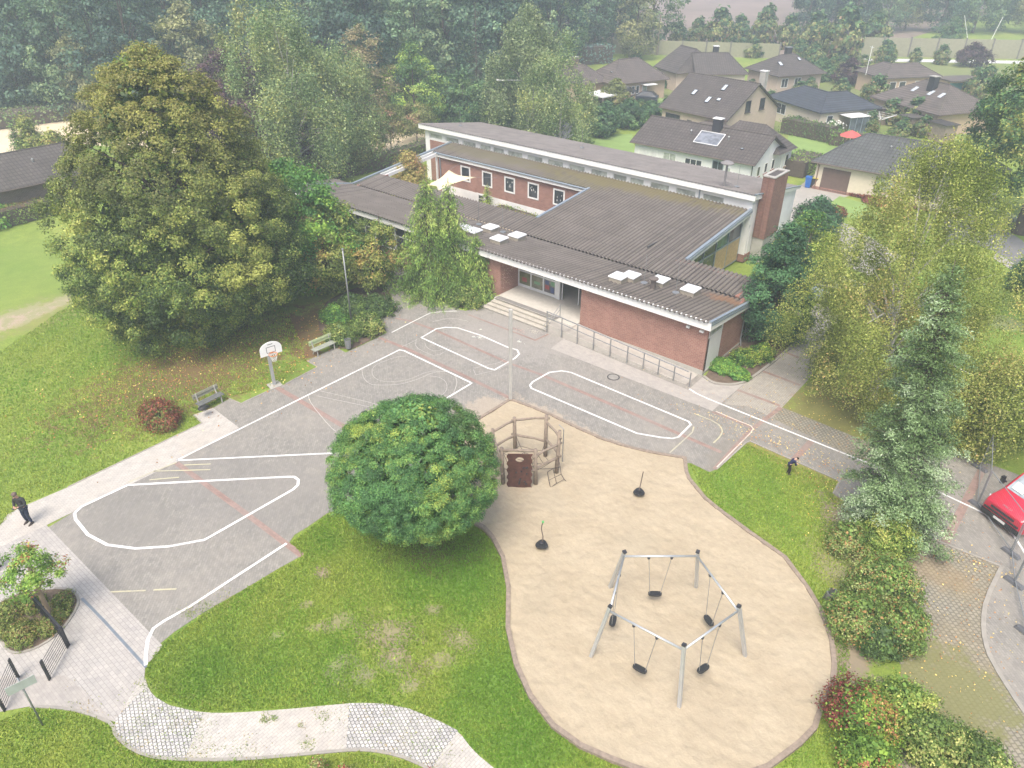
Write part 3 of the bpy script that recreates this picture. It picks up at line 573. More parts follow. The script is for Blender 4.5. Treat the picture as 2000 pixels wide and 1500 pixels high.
c3 = patches(t, c2, [(-10.5, 21, 1.6, 1.0, .3, (.33, .28, .2), .4), (-12, 16, .8, 1.6, .5, (.33, .28, .2), .35), (-4.6, 15.5, 1.3, .8, 0, (.34, .28, .2), .35), (-15.2, 20.6, 1.5, 1.0, 0, (.35, .3, .22), .4), *[(x_, y_, .42, .3, 0, (.33, .27, .19), .6) for x_, y_ in ((-8.53, 18.81), (-6.28, 19.04), (-5.41, 16.92), (-7.2, 15.41), (-9.13, 16.67), (-13.44, 18.09), (-12.14, 23.54))]], v, .5, 2.5); t.links.new(c3, b.inputs['Base Color'])
bump(t, b, noise(t, v, 5, 7, .75), .55, .08); SAND = m
sg = gm(sp); ag = np.array(sg); lo, hi = ag.min(0), ag.max(0); cs = .085; nx, ny = int((hi[0]-lo[0])/cs)+2, int((hi[1]-lo[1])/cs)+2
gx, gy = np.meshgrid(lo[0]+np.arange(nx)*cs, lo[1]+np.arange(ny)*cs, indexing='ij'); rr_ = np.random.RandomState(6)
def smooth(a, k):
    for _ in range(k): a = (a+np.roll(a, 1, 0)+np.roll(a, -1, 0)+np.roll(a, 1, 1)+np.roll(a, -1, 1))/5
    return a/a.std()
hg = .011*smooth(rr_.normal(size=gx.shape), 2)+.007*smooth(rr_.normal(size=gx.shape), 12)
for x_, y_, d_ in [(-8.53, 18.81, .06), (-6.28, 19.04, .06), (-5.41, 16.92, .06), (-7.2, 15.41, .06), (-9.13, 16.67, .06), (-13.44, 18.09, .04), (-12.14, 23.54, .04)]: hg -= d_*np.exp(-((gx-x_)**2+(gy-y_)**2)/.16)
cxy = np.stack([(gx[:-1, :-1]+cs/2).ravel(), (gy[:-1, :-1]+cs/2).ravel()], 1); ok_ = inside(cxy, sg).reshape(nx-1, ny-1)
sm = MB(); sm.v = [(float(x_), float(y_), float(max(.1+h_, .03))) for x_, y_, h_ in zip(gx.ravel(), gy.ravel(), hg.ravel())]
sm.f = [(i*ny+j, (i+1)*ny+j, (i+1)*ny+j+1, i*ny+j+1) for i in range(nx-1) for j in range(ny-1) if ok_[i, j]]; sm.build('sand', SAND, smooth=True, kind='structure')
bb = MB(); ribbon(bb, gm(sp), .17, 0, True, .15); bb.build('sandpit_edging', WOOD, label='low weathered timber edging around the sand pit', cat='edging')
# fallen leaves: nobody could count them
def scatter(name, spots, n, cols, size, z=.02, seed=1, lab='', cat='leaves', tri=False):
    rs = np.random.RandomState(seed); Ps = []
    for px, rx, ry, wgt in spots:
        x, y, _ = G(*px); k = int(n*wgt); Ps.append(np.stack([x+rs.normal(size=k)*rx, y+rs.normal(size=k)*ry, np.full(k, z)+rs.uniform(0, .03, k)], 1))
    P = np.concatenate(Ps); V = leafquads(rs, P, np.tile([0, 0, 1.], (len(P), 1)), size, .7, .45)
    npmesh(name, V, palette(rs, P, cols, .5), LEAF, kind='stuff', label=lab, cat=cat)
FL = [((.3, .14, .05), 2), ((.42, .26, .08), 1), ((.2, .1, .05), 2), ((.5, .4, .14), .7)]
scatter('fallen_leaves', [((370, 715), 3.0, 5, .5), ((600, 640), 2.5, 3.5, .2), ((290, 740), 2.5, 3, .12), ((560, 730), .7, 1.2, .06)], 2000, FL, .1, .03, 4, 'brown fallen leaves under the big lime tree')
scatter('fallen_leaves', [((1540, 880), 3.5, .6, .25), ((1620, 810), 2.5, 3, .3), ((1880, 1090), 2.2, .6, .12), ((1640, 1000), 1.5, 1.5, .1), ((1870, 1250), 1.3, 2.8, .15), ((1600, 850), 4, .3, .05)], 2400, FL+[((.5, .36, .12), 2)], .06, .03, 5, 'yellow and brown leaves on the grass and turf pavers around the right hand path')
# grass tufts
BARE = [((660, 1215), .9), ((615, 1225), .5), ((760, 1235), 1.0), ((770, 1285), .8), ((630, 1120), .45), ((655, 1300), .6), ((715, 1320), .7), ((900, 1250), .7), ((845, 1190), .5), ((860, 1290), .8), ((760, 1190), .35), ((600, 1180), .4), ((840, 1072), 1.6), ((1650, 1010), 1.2), ((1640, 1120), 1.0), ((1560, 905), .8), ((380, 720), 5), ((560, 700), 2), ((800, 1340), .6), ((540, 1240), .4)]
def tufts(polys, n, seed, label, hgt=.07):
    rs = np.random.RandomState(seed); Ps = []
    for px, k in polys:
        poly = gm(px); a = np.array(poly); lo, hi = a.min(0), a.max(0)
        q = rs.uniform(lo, hi, (int(n*k*3), 2)); q = q[inside(q, poly)][:int(n*k)]; Ps.append(q)
    q = np.concatenate(Ps); keep = np.ones(len(q), bool)
    for px, r_ in BARE:
        x, y, _ = G(*px); dd = np.hypot(q[:, 0]-x, q[:, 1]-y)/r_; keep &= rs.rand(len(q)) < np.clip(dd*1.1+.05, 0, 1)
    q = q[keep]; n = len(q); P = np.concatenate([q, np.zeros((n, 1))], 1)
    a = rs.uniform(0, 6.28, n); d = np.stack([np.cos(a), np.sin(a), np.zeros(n)], 1); h = hgt*rs.uniform(.4, 1.5, (n, 1)); ln = rs.normal(size=(n, 3))*.5*h; ln[:, 2] = 0
    wv = rs.uniform(.012, .035, (n, 1)); V = np.stack([P-d*wv, P+d*wv, P+ln+np.array([0, 0, 1])*h], 1).reshape(-1, 3)
    f = (np.sin(q[:, 0]*.9)+np.sin(q[:, 1]*1.1+1)+np.sin(q[:, 0]*2.3+q[:, 1]*1.7))/3
    c0 = np.array([.17, .31, .036]); c1 = np.array([.34, .385, .074]); C = c0+(c1-c0)*np.clip((f[:, None]+1)/2+rs.normal(size=(n, 1))*.25, 0, 1)
    for px, r_ in [((880, 1110), 2.8), ((960, 1330), 1.6), ((1040, 1440), 1.8), ((400, 1310), 1.6), ((640, 1060), 1.0)]:
        x, y, _ = G(*px); k_ = np.exp(-((q[:, 0]-x)**2+(q[:, 1]-y)**2)/r_**2)[:, None]*.75; C = C*(1-k_)+np.array([.1, .24, .02])*k_
    npmesh('grass', V, C*rs.uniform(.75, 1.25, (n, 1)), LEAF, k=3, kind='stuff', label=label, cat='grass')
lawn1 = [(286, 1302), (312, 1262), (400, 1198), (540, 1115), (592, 1088), (568, 1060), (640, 1005), (720, 985), (925, 1026), (960, 1055), (980, 1092), (989, 1150), (988, 1230), (1004, 1302), (1032, 1366), (1076, 1424), (1180, 1486), (1230, 1505), (1040, 1555), (970, 1500), (925, 1465), (895, 1425), (800, 1383), (700, 1371), (560, 1384), (400, 1391), (310, 1366), (284, 1320)]
lawn2 = [(1345, 905), (1390, 925), (1460, 868), (1638, 945), (1625, 965), (1720, 1030), (1660, 1100), (1660, 1300), (1640, 1400), (1650, 1500), (1520, 1500), (1595, 1430), (1634, 1340), (1632, 1250), (1610, 1190), (1540, 1090), (1380, 974)]
lawn3 = [(-30, 1420), (60, 1385), (150, 1392), (222, 1420), (262, 1472), (400, 1490), (620, 1476), (700, 1470), (800, 1488), (860, 1530), (-30, 1530)]
tufts([(lawn1, .62), (lawn2, .2), (lawn3, .18)], 170000, 8, 'short green grass of the lawns around the sand pit')
tufts([([(-20, 1050), (37, 990), (133, 949), (393, 826), (378, 810), (445, 776), (535, 757), (600, 705), (560, 600), (130, 600), (-20, 700)], 1)], 70000, 9, 'green grass of the meadow left of the schoolyard', .09)
# weeds in paving joints
rs = np.random.RandomState(5); Ps = []
for px, r_, k in [((260, 1450), .5, 160), ((300, 1395), .5, 140), ((340, 1440), .45, 120), ((375, 1410), .3, 80), ((390, 1470), .25, 80), ((700, 1390), .5, 120), ((760, 1450), .6, 160), ((820, 1440), .5, 120), ((850, 1470), .3, 60), ((518, 1406), .08, 60), ((536, 1403), .05, 30), ((590, 1420), .05, 20), ((630, 1400), .1, 40), ((480, 1477), .3, 80), ((286, 1340), .15, 60), ((370, 1198), .12, 80), ((403, 1188), .14, 90), ((440, 1170), .25, 60), ((160, 1388), .3, 60), ((600, 1455), .1, 50)]:
    x, y, _ = G(*px); Ps.append(np.stack([x+rs.normal(size=k*2)*r_*1.5, y+rs.normal(size=k*2)*r_*1.1, rs.uniform(.03, .07, k*2)], 1))
P = np.concatenate(Ps); npmesh('weeds', leafquads(rs, P, np.tile([0, 0, 1.], (len(P), 1)), .045, .6, .8), palette(rs, P, [((.1, .14, .04), 2), ((.16, .17, .06), 2), ((.2, .15, .07), 1)], .4), LEAF, kind='stuff', label='small green weeds growing between the paving stones and cobbles', cat='weeds')
for i, (px, lab) in enumerate([((858, 602), 'round manhole cover near the spruces and curved white line'), ((1198, 737), 'round manhole cover near the ramp and the long white loop')]):
    x, y, _ = G(*px); e = empty('manhole_cover', (x, y, .014), 0, lab, 'manhole cover', None)
    MB().lathe([(.36, 0), (.36, .006), (.3, .008)], n=24).build('lid', plain('manhole_fill', (.25, .24, .22), .9) if i == 0 else bpy.data.materials['manhole_fill'], e)
    r_ = MB(); ribbon(r_, [(.33*cos(a*pi/12), .33*sin(a*pi/12)) for a in range(24)], .06, .009, True, .006); r_.build('ring', DARK, e)
# ------------------------------------------------------------ the school
sch = empty('school_building', (0, 0, 0), 0, 'long flat red brick school with brown corrugated roofs, white fascias and a tall white hall', 'school')
XR, YF = -15.0, 35.0; YV, ZV = 39.75, 3.0; SL2 = .1; XL = -50.8; XLF = -53.3
def z1(y): return ZV+(YV-y)*.125           # front roof falls to the valley
def z2(y): return ZV+(y-YV)*SL2            # big roof climbs to the hall
m, t, b = newmat('corrugated_cement'); v = coords(t)
f = ramp(t, noise(t, v, .5, 6, .7), .3, .72, (.12, .105, .094), (.175, .158, .143))
col = mixc(t, math_(t, 'MULTIPLY', ramp(t, noise(t, v, 3.5, 8, .8), .55, .72), .45), f, (.27, .24, .21))
sx = N(t, 'SeparateXYZ'); t.links.new(v, sx.inputs[0])
moss = math_(t, 'MULTIPLY', ramp(t, math_(t, 'ADD', math_(t, 'MULTIPLY', sx.outputs[1], .3), math_(t, 'MULTIPLY', noise(t, v, .7, 6, .8), 3.2)), 16.0, 17.6), .0)
brk = N(t, 'TexBrick', Scale=1.0); brk.inputs['Brick Width'].default_value = .92; brk.inputs['Row Height'].default_value = 1.6; brk.offset = 0
brk.inputs['Mortar Size'].default_value = .022; brk.inputs['Color1'].default_value = (1, 1, 1, 1); brk.inputs['Color2'].default_value = (.88, .88, .88, 1); brk.inputs['Mortar'].default_value = (.45, .45, .45, 1)
t.links.new(v, brk.inputs['Vector']); col = mixc(t, 1.0, col, brk.outputs['Color'], 'MULTIPLY')
wv_ = math_(t, 'SINE', math_(t, 'MULTIPLY', sx.outputs[0], 2*pi/.3)); col = mixc(t, 1.0, col, ramp(t, math_(t, 'ADD', math_(t, 'MULTIPLY', wv_, .5), .5), .05, .6, (.52, .5, .5), (1.12, 1.1, 1.08)), 'MULTIPLY')  # rib shading put into the colour along with trough dirt: dark troughs, lighter crests
col = patches(t, col, [(-31, 51.2, 13, 1.1, 0, (.15, .13, .055), .75), (-45, 51, 9, 1.3, 0, (.13, .12, .065), .6), (-35, 50, 4, 1.5, 0, (.14, .125, .06), .5), (-16, 38.9, 1.5, .7, 0, (.24, .13, .07), .7)], v, .5)
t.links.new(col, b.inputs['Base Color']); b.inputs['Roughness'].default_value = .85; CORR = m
def corr(mb, x0, x1, y0, y1, zf, per=.3, amp=.055, th=.05):
    """corrugated sheet, waves running along y"""
    k0 = int(math.ceil(x0/per*4)); k1 = int(math.floor(x1/per*4)); n = k1-k0; xs = [(k0+i)*per/4 for i in range(n+1)]; a = [[0, amp, 0, -amp][(k0+i) % 4] for i in range(4)]
    vs = [(x, y, zf(y)+a[i % 4]) for y in (y0, y1) for i, x in enumerate(xs)]+[(x, y, zf(y)+a[i % 4]-.02) for y in (y0, y1) for i, x in enumerate(xs)]
    k = n+1; fs = []
    for i in range(n):
        fs += [(i, i+1, k+i+1, k+i), (2*k+i+1, 2*k+i, 3*k+i, 3*k+i+1), (i+1, i, 2*k+i, 2*k+i+1), (k+i, k+i+1, 3*k+i+1, 3*k+i)]
    mb.add(vs, fs)
# front wing walls
EX0, EX1, EY = -30.2, -23.6, 36.9
FZ = .55
w_ = MB(); w_.box(EX1, XR, YF, YF+.3, .12, 3.12); w_.box(-33.9, EX0, YF, YF+.3, .12, 3.12); w_.box(EX0-.3, EX0, YF+.3, EY+.2, .12, 3.1)
w_.box(EX1, EX1+.3, YF+.3, EY+.2, .12, 3.1)
w_.box(XR-.3, XR, 36.9, YV+.1, .12, 3.05); w_.box(XLF+.6, -47.5, YF, YF+.3, .12, 3.12)
w_.box(XR-.8, XR-.5, YV+.1, 42.3, .12, 3.05); w_.box(-21.2, XR-.8, 42.1, 42.4, .12, 3.2); w_.box(XL+.3, XL+.6, YF+.3, 42.3, .12, 3.0); w_.box(EX1+.3, XR-.3, YF+.3, YF+.35, .1, .2)
w_.each('brick_wall', BRICK, sch)
pl = MB(); pl.box(EX1+.02, XR+.03, YF-.03, YF+.0, -.1, .32); pl.box(XR, XR+.03, YF, YV+.1, -.1, .16); pl.box(-33.9, EX0-.02, YF-.03, YF, -.1, .3); pl.box(XR-.5, XR-.46, YV+.1, 42.3, -.1, .22); pl.each('plinth', CONC, sch)
# inner floor, ceiling
bs = MB(); bs.box(-33.8, XR-.32, YF+.32, 42.05, -.05, .12); bs.box(EX0+.02, EX1-.02, 34.3, 42.0, .1, FZ); bs.build('entrance_floor', plain('terrazzo', (.5, .475, .43), .8, var=.08, scale=4), sch)
mat_ = MB(); mat_.box(EX0+.1, EX1-1.4, 34.36, 34.72, FZ, FZ+.012); mat_.build('door_mat', plain('mat_grey', (.2, .19, .18), .9), sch)
stp = MB()
for i in range(4):
    stp.box(-30.45+i*.12, -25.02, 33.42+i*.3, 34.3, (i+1)*.1375-.06, (i+1)*.1375-.001); stp.box(-30.4+i*.12, -25.07, 33.47+i*.3, 34.29, i*.1375 if i else -.05, (i+1)*.1375-.061)
stp.build('steps', plain('step_stone', (.42, .39, .34), .85, var=.12, scale=3, bmp=.1), sch)
rp = MB(); n = 12; rp.add([(-25.0, 33.5, FZ-.01), (-25.0, YF-.04, FZ-.01), (-15.2, YF-.04, .02), (-15.2, 33.5, .02), (-25.0, 33.5, -.05), (-25, YF-.04, -.05), (-15.2, YF-.04, -.05), (-15.2, 33.5, -.05)],
   [(0, 3, 2, 1), (0, 4, 7, 3), (0, 1, 5, 4), (1, 2, 6, 5), (2, 3, 7, 6)]); rp.add([(-25.0, 33.5, FZ-.01), (-25.0, 34.28, FZ-.01), (-23.6, 34.28, FZ-.01), (-23.6, 33.5, FZ-.05)], [(0, 3, 2, 1)])
rp.build('ramp', plain('ramp_concrete', (.4, .375, .34), .9, var=.12, scale=3), sch)
# entrance glazing: six coloured panes, door
fr = MB(); GX0, GX1 = EX0+.02, -26.9
for x in (GX0+.05, GX0+1.13, GX0+2.21, GX1-.05): fr.box(x-.05, x+.05, EY-.06, EY+.04, FZ+.012, 3.05)
for z in (FZ+.18, 1.75, 3.0): fr.box(GX0+.101, GX1-.101, EY-.05, EY+.03, z-.05-(.1 if z < 1 else 0), z+.05)
q = MB(); q.box(GX1+.01, GX1+.32, EY-.08, EY+.06, FZ+.012, 3.06); q.box(EX1-.08, EX1-.01, EY-.06, EY+.04, FZ+.012, 3.06); q.each('door_frame', ALU, sch)
frm = fr.build('entrance_frame', ALU, sch)
pc = [(.09, .1, .05), (.13, .13, .09), (.12, .11, .11), (.09, .11, .09), (.04, .035, .06), (.13, .14, .15)]
pnl = plain('coloured_paper', (.3, .08, .06), .6)
def pane(x0, x1, z0, z1, c, i):
    mm = glassmat('pane_%d' % i, c, .12); p = MB(); p.box(x0, x1, EY-.02, EY, z0, z1); p.build('pane', mm, frm)
k = 0
for zi, (za, zb) in enumerate([(FZ+.231, 1.699), (1.801, 2.949)]):
    for xi in range(3):
        xa = [GX0+.101, GX0+1.181, GX0+2.261][xi]; xb = [GX0+1.079, GX0+2.159, GX1-.101][xi]; pane(xa, xb, za, zb, pc[k], k); k += 1
ppr = MB()
def paper(mbb, x, z, wv, h): mbb.box(x, x+wv, EY-.03, EY-.022, z, z+h)
for i_, (cc, rects) in enumerate([((.3, .07, .07), [(GX0+.35, 1.0, .4, .3), (GX0+1.4, 2.3, .35, .25), (GX0+2.35, 1.0, .35, .3), (GX0+2.5, 2.4, .55, .2)]), ((.06, .09, .2), [(GX0+2.35, 1.35, .3, .3), (GX0+1.3, 1.95, .5, .3), (GX0+2.8, .85, .3, .4)]), ((.5, .5, .45), [(GX0+1.55, 2.3, .4, .08), (GX0+1.3, 2.62, .12, .12)]), ((.15, .3, .16), [(GX0+.2, 2.3, .5, .25), (GX0+1.4, 1.1, .5, .2), (GX0+2.8, 1.35, .35, .3)])]):
    q = MB()
    for rr_ in rects: paper(q, *rr_)
    q.each('window_picture', plain('paper_%d' % i_, cc, .7), frm)
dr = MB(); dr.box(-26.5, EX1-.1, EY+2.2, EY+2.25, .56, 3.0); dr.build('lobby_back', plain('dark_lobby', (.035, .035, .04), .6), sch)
fl = MB(); fl.box(-33.8, XR-.35, 42.01, 42.06, .12, 3.0); fl.build('inner_wall', plain('inner_wall', (.2, .19, .18), .8), sch)
dm = MB(); dm.box(-25.2, -25.14, EY+.12, EY+.17, .56, 3.0); dm.box(-26.5, -26.44, EY+.06, EY+.12, .56, 3.0); dm.each('open_door', ALU, sch)
ceil = MB(); ceil.box(EX0+.02, EX1-.02, 34.7, 37.6, 3.07, 3.1); ceil.build('porch_ceiling', WHITE, sch)
# graffiti smudges on the inner brick return
rs = np.random.RandomState(2); P = np.stack([np.full(200, EX0+.006), 35.5+rs.normal(size=200)*.4, 1.6+rs.normal(size=200)*.4], 1); P[:60, 1] = 36.3+rs.normal(size=60)*.12; P[:60, 2] = 2.3+rs.normal(size=60)*.13
P[:, 0] += rs.uniform(0, .004, 200); k_ = (P[:, 1] < 36.7) & (P[:, 1] > 35.05) & (P[:, 2] > .8) & (P[:, 2] < 2.9); P = P[k_]
npmesh('graffiti', leafquads(rs, P, np.tile([1., 0, 0], (len(P), 1)), .09, .3, 0), palette(rs, P, [((.5, .36, .33), 3), ((.55, .5, .35), 1)], .3), LEAF, sch)
# side door panel and window
sd_ = MB(); sd_.box(XR-.06, XR+.0, YF+.14, 36.88, .1, 2.3); sd_.box(XR-.06, XR+.012, 36.78, 36.88, 2.301, 3.05); sd_.box(XR-.06, XR+.012, YF+.14, YF+.22, 2.301, 3.05); sd_.box(XR-.06, XR+.012, YF+.221, 36.779, 2.302, 2.38)
sd_.box(XR-.06, XR+.01, YF+.221, 36.779, 2.98, 3.05); dd = sd_.build('side_door', plain('pale_panel', (.62, .62, .63), .5, var=.04), sch); q = MB(); q.box(XR-.05, XR-.02, YF+.221, 36.779, 2.381, 2.979); q.build('pane', GLASSL, dd)
# classroom windows left part of the front
for i in range(6):
    x = -47.3+i*2.25; f_ = MB()
    for a in (x, x+2.17): f_.box(a, a+.08, YF-.02, YF+.1, 1.0, 3.05)
    f_.box(x+.081, x+2.169, YF-.02, YF+.1, 1.0, 1.09); f_.box(x+.081, x+2.169, YF-.02, YF+.1, 2.97, 3.05); f_.box(x+1.08, x+1.15, YF-.015, YF+.09, 1.091, 2.969); f_.box(x+.081, x+1.079, YF-.015, YF+.09, 2.2, 2.27); f_.box(x+1.151, x+2.169, YF-.015, YF+.09, 2.2, 2.27)
    o_ = f_.build('window', ALU, sch); g_ = MB(); g_.box(x+.085, x+2.165, YF+.03, YF+.05, 1.095, 2.965); g_.build('pane', GLASS, o_)
w_ = MB(); w_.box(-47.45, -33.92, YF+.1, YF+.3, .12, 1.0); w_.box(-47.45, -33.92, YF+.12, YF+.3, 3.05, 3.12); w_.build('parapet_wall', BRICK, sch)
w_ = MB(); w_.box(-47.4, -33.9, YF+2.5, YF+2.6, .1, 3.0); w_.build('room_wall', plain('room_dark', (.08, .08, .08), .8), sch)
# fascia of the front wing
fa = MB(); fa.box(XLF, XR+.3, 34.52, 34.66, 3.13, z1(34.55)-.03); fa.box(XLF+.02, XR+.1, 34.661, YF+.31, 3.13, 3.2)
fa.add([(XR+.16, 34.66, 3.13), (XR+.3, 34.66, 3.13), (XR+.3, YV, 2.66), (XR+.16, YV, 2.66), (XR+.16, 34.66, z1(34.66)-.03), (XR+.3, 34.66, z1(34.66)-.03), (XR+.3, YV, z1(YV)-.03), (XR+.16, YV, z1(YV)-.03)], [(0, 3, 2, 1), (4, 5, 6, 7), (0, 1, 5, 4), (1, 2, 6, 5), (2, 3, 7, 6), (3, 0, 4, 7)])
fa.build('fascia', WHITE, sch)
ed = MB(); ed.beam((XR+.26, 34.45, z1(34.45)+.05), (XR+.26, YV, z1(YV)+.05), .16, .08); ed.beam((XR+.325, 34.5, z1(34.5)-.12), (XR+.325, YV, z1(YV)-.12), .05, .14); ed.beam((XLF-.02, 34.45, z1(34.45)+.04), (XL-.1, YV, z1(YV)+.05), .16, .08)
ed.beam((XL-.1, YV, z2(YV)+.06), (XL-.1, 51.9, z2(51.9)+.06), .2, .12); ed.beam((-20.5, 42.45, z2(42.45)+.06), (-20.5, 51.95, z2(51.95)+.06), .2, .1); ed.beam((-20.38, 42.4, z2(42.4)-.08), (-20.38, 51.95, z2(51.95)-.08), .05, .16)
ed.beam((-33.0, 42.45, z2(42.45)+.06), (-33.0, 49.2, z2(49.2)+.06), .2, .1); ed.each('roof_edge_trim', METALB, sch)
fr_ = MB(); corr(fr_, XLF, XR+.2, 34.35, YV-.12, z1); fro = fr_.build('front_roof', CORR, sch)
vl = MB(); vl.box(XLF+2.4, XR+.2, YV-.12, YV+.1, ZV-.12, ZV-.06); vl.build('valley_gutter', plain('gutter_dark', (.03, .028, .028), .8), sch)
br_ = MB(); Y0, Y1 = YV+.1, 42.55
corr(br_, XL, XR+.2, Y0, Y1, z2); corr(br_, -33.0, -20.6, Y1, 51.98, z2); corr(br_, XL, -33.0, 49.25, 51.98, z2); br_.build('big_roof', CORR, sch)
# glazed gable
GXX = -21.0; gz = MB()
gz.add([(-20.7, 42.5, z2(42.5)-.42), (-20.45, 42.5, z2(42.5)-.42), (-20.45, 51.9, z2(51.9)-.42), (-20.7, 51.9, z2(51.9)-.42), (-20.7, 42.5, z2(42.5)-.04), (-20.45, 42.5, z2(42.5)-.04), (-20.45, 51.9, z2(51.9)-.04), (-20.7, 51.9, z2(51.9)-.04)], [(0, 3, 2, 1), (4, 5, 6, 7), (0, 1, 5, 4), (1, 2, 6, 5), (2, 3, 7, 6), (3, 0, 4, 7)])
gz.build('gable_fascia', WHITE, sch)
gf = MB(); ys = [42.5, 44.4, 46.0, 47.9, 49.8, 51.85]
for y in ys: gf.box(GXX-.05, GXX+.05, y, y+.07, .2, z2(y)-.2)
for i in range(5): gf.box(GXX-.045, GXX+.045, ys[i]+.071, ys[i+1]-.001, 2.0, 2.1); gf.box(GXX-.045, GXX+.045, ys[i]+.071, ys[i+1]-.001, .15, .25)
gf.beam((GXX, 42.5, z2(42.5)-.25), (GXX, 51.9, z2(51.9)-.25), .08, .14); gfo = gf.build('gable_glazing', METALB, sch)
for i in range(5):
    for lo in (0, 1):
        mm = [GLASS, glassmat('teal_glass', (.03, .09, .09)) if (i, lo) == (0, 0) else GLASS][0]
        if (i, lo) in ((3, 1), (1, 0)): mm = bpy.data.materials.get('teal_glass') or glassmat('teal_glass', (.03, .1, .1))
        p = MB()
        if lo == 0 and i >= 3: continue
        if lo: za, zb = 2.11, z2(ys[i])-.33; zc = z2(ys[i+1])-.33; p.add([(GXX, ys[i]+.08, za), (GXX, ys[i+1]-.01, za), (GXX, ys[i+1]-.01, zc), (GXX, ys[i]+.08, zb)], [(0, 1, 2, 3)])
        else: p.add([(GXX, ys[i]+.08, .26), (GXX, ys[i+1]-.01, .26), (GXX, ys[i+1]-.01, 1.99), (GXX, ys[i]+.08, 1.99)], [(0, 1, 2, 3)])
        p.build('pane', mm, gfo)
wc = MB()
for i in range(26): wc.box(GXX-.03, GXX+.03+.008*(i % 2), 47.99+i*.149, 47.99+i*.149+.145, .26, 1.99)
wc.build('timber_cladding', WOODL, sch)
red = MB(); red.box(GXX-.5, GXX-.45, 45.2, 45.9, .9, 1.9); red.build('red_curtain', plain('red_cloth', (.4, .03, .03), .8), sch)
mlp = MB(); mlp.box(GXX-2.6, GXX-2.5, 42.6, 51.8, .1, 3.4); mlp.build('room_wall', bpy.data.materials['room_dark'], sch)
# courtyard wing
YC = 49.6
cw = MB(); cw.box(-50.1, -33.2, YC, YC+.3, .95, 3.45); cw.box(XL+.35, XL+.65, 42.6, 43.1, .1, 3.2); cw.box(XL+.35, -50.1, YC+.0, YC+.3, .1, 3.45); cw.box(-33.4, -33.1, 42.4, YC, .1, 2.95); cw.each('courtyard_wall', BRICK, sch)
cb_ = MB(); cb_.box(-50.1, -33.41, YC-.02, YC+.28, .05, .949); cb_.box(-45.6, -43.7, YC-.06, YC-.02, .05, .99); cb_.each('white_base_wall', WHITEW, sch)
for x in (-45.35, -44.5):
    p = MB(); p.box(x, x+.7, YC-.09, YC-.061, .12, .9); o_ = p.build('cellar_window', ALU, sch); p = MB(); p.box(x+.06, x+.64, YC-.1, YC-.091, .55, .82); p.box(x+.06, x+.64, YC-.1, YC-.091, .2, .47); p.build('pane', GLASS, o_)
cf = MB(); cf.box(-50.4, -33.1, 49.3, 49.42, 3.5, 3.86); cf.box(-50.4, -33.1, 49.421, 49.62, 3.47, 3.53); cf.beam((XL+.02, 42.7, z2(42.7)-.2), (XL+.02, 51.9, z2(51.9)-.2), .14, .32); cf.beam((XL+.5, 49.3, 3.7), (XL+.5, 42.6, 3.05), .1, .3); cf.build('courtyard_fascia', WHITE, sch)
gt = MB(); gt.tube([(-50.5, 49.22, 3.86), (-33.1, 49.22, 3.84)], .07, 6); gt.tube([(-50.1, 49.22, 3.84), (-50.1, 49.45, 3.5), (-50.1, 49.52, 1.0)], .05, 6); gt.build('gutter', METALB, sch)
pp = MB(); pp.box(-50.5, -50.35, 49.3, 49.45, .1, 3.5); pp.build('white_post', WHITE, sch)
for i, xc in enumerate([-46.95, -44.3, -41.65, -39.0, -36.25]):
    f_ = MB(); a, b2, zl, zh = xc-.6, xc+.6, 1.75, 3.15
    f_.box(a, a+.13, YC-.05, YC+.0, zl, zh); f_.box(b2-.13, b2, YC-.05, YC+.0, zl, zh); f_.box(a+.13, b2-.13, YC-.05, YC, zl, zl+.13); f_.box(a+.13, b2-.13, YC-.05, YC, zh-.13, zh)
    o_ = f_.build('courtyard_window', WHITE, sch); g_ = MB(); g_.box(a+.13, b2-.13, YC-.02, YC-.003, zl+.13, zh-.13); g_.build('pane', GLASS, o_)
    if i >= 2:
        st = MB(); rr_ = random.Random(i)
        for _ in range(7):
            x = xc+rr_.uniform(-.3, .3); z = rr_.uniform(2.05, 2.7); st.beam((x, YC-.024, z), (x+rr_.uniform(-.04, .06), YC-.024, z+.13), .035, .006, up=(0, 1, 0))
        st.build('window_decoration', WHITE, o_)
# hall
YH = 52.0; HX0, HX1, YB = -54.5, -20.45, 60.2
def z3(y): return 5.47-(y-51.55)*.158
h_ = MB(); h_.box(HX0, HX1, YH, YH+.3, 3.0, 4.18); h_.box(HX0, HX0+.3, YH+.3, YB, 0, 4.0); h_.box(HX0, HX1, YB, YB+.3, 0, 3.85)
h_.box(HX1-.3, HX1, YH+.3, YB, .7, 3.85)
h_.add([(HX1-.3, YH+.3, 3.85), (HX1, YH+.3, 3.85), (HX1, YB, 3.85), (HX1-.3, YB, 3.85), (HX1-.3, YH+.3, z3(YH)-.1), (HX1, YH+.3, z3(YH)-.1), (HX1, YB, 3.95), (HX1-.3, YB, 3.95)], [(4, 5, 6, 7), (0, 1, 5, 4), (1, 2, 6, 5), (2, 3, 7, 6), (3, 0, 4, 7)])
h_.box(HX0, HX1, YH, YH+.3, 4.62, 5.0); h_.box(-21.0, HX1-.0, YH-.05, YH+.0, .7, 5.0); h_.box(HX0, HX0+.6, YH-.03, YH-.0, 0, 5.0)
wins = [(-53.9, -52.25), (-51.75, -50.06), (-49.5, -47.85), (-47.3, -45.99), (-45.7, -44.4), (-43.95, -42.25), (-41.65, -39.95), (-39.35, -37.7), (-37.1, -35.45), (-34.8, -33.2), (-32.6, -31.3), (-31.0, -29.7), (-29.1, -27.4), (-26.8, -25.1), (-24.5, -22.75)]
xs = [HX0]+[v_ for w2_ in wins for v_ in w2_]+[HX1]
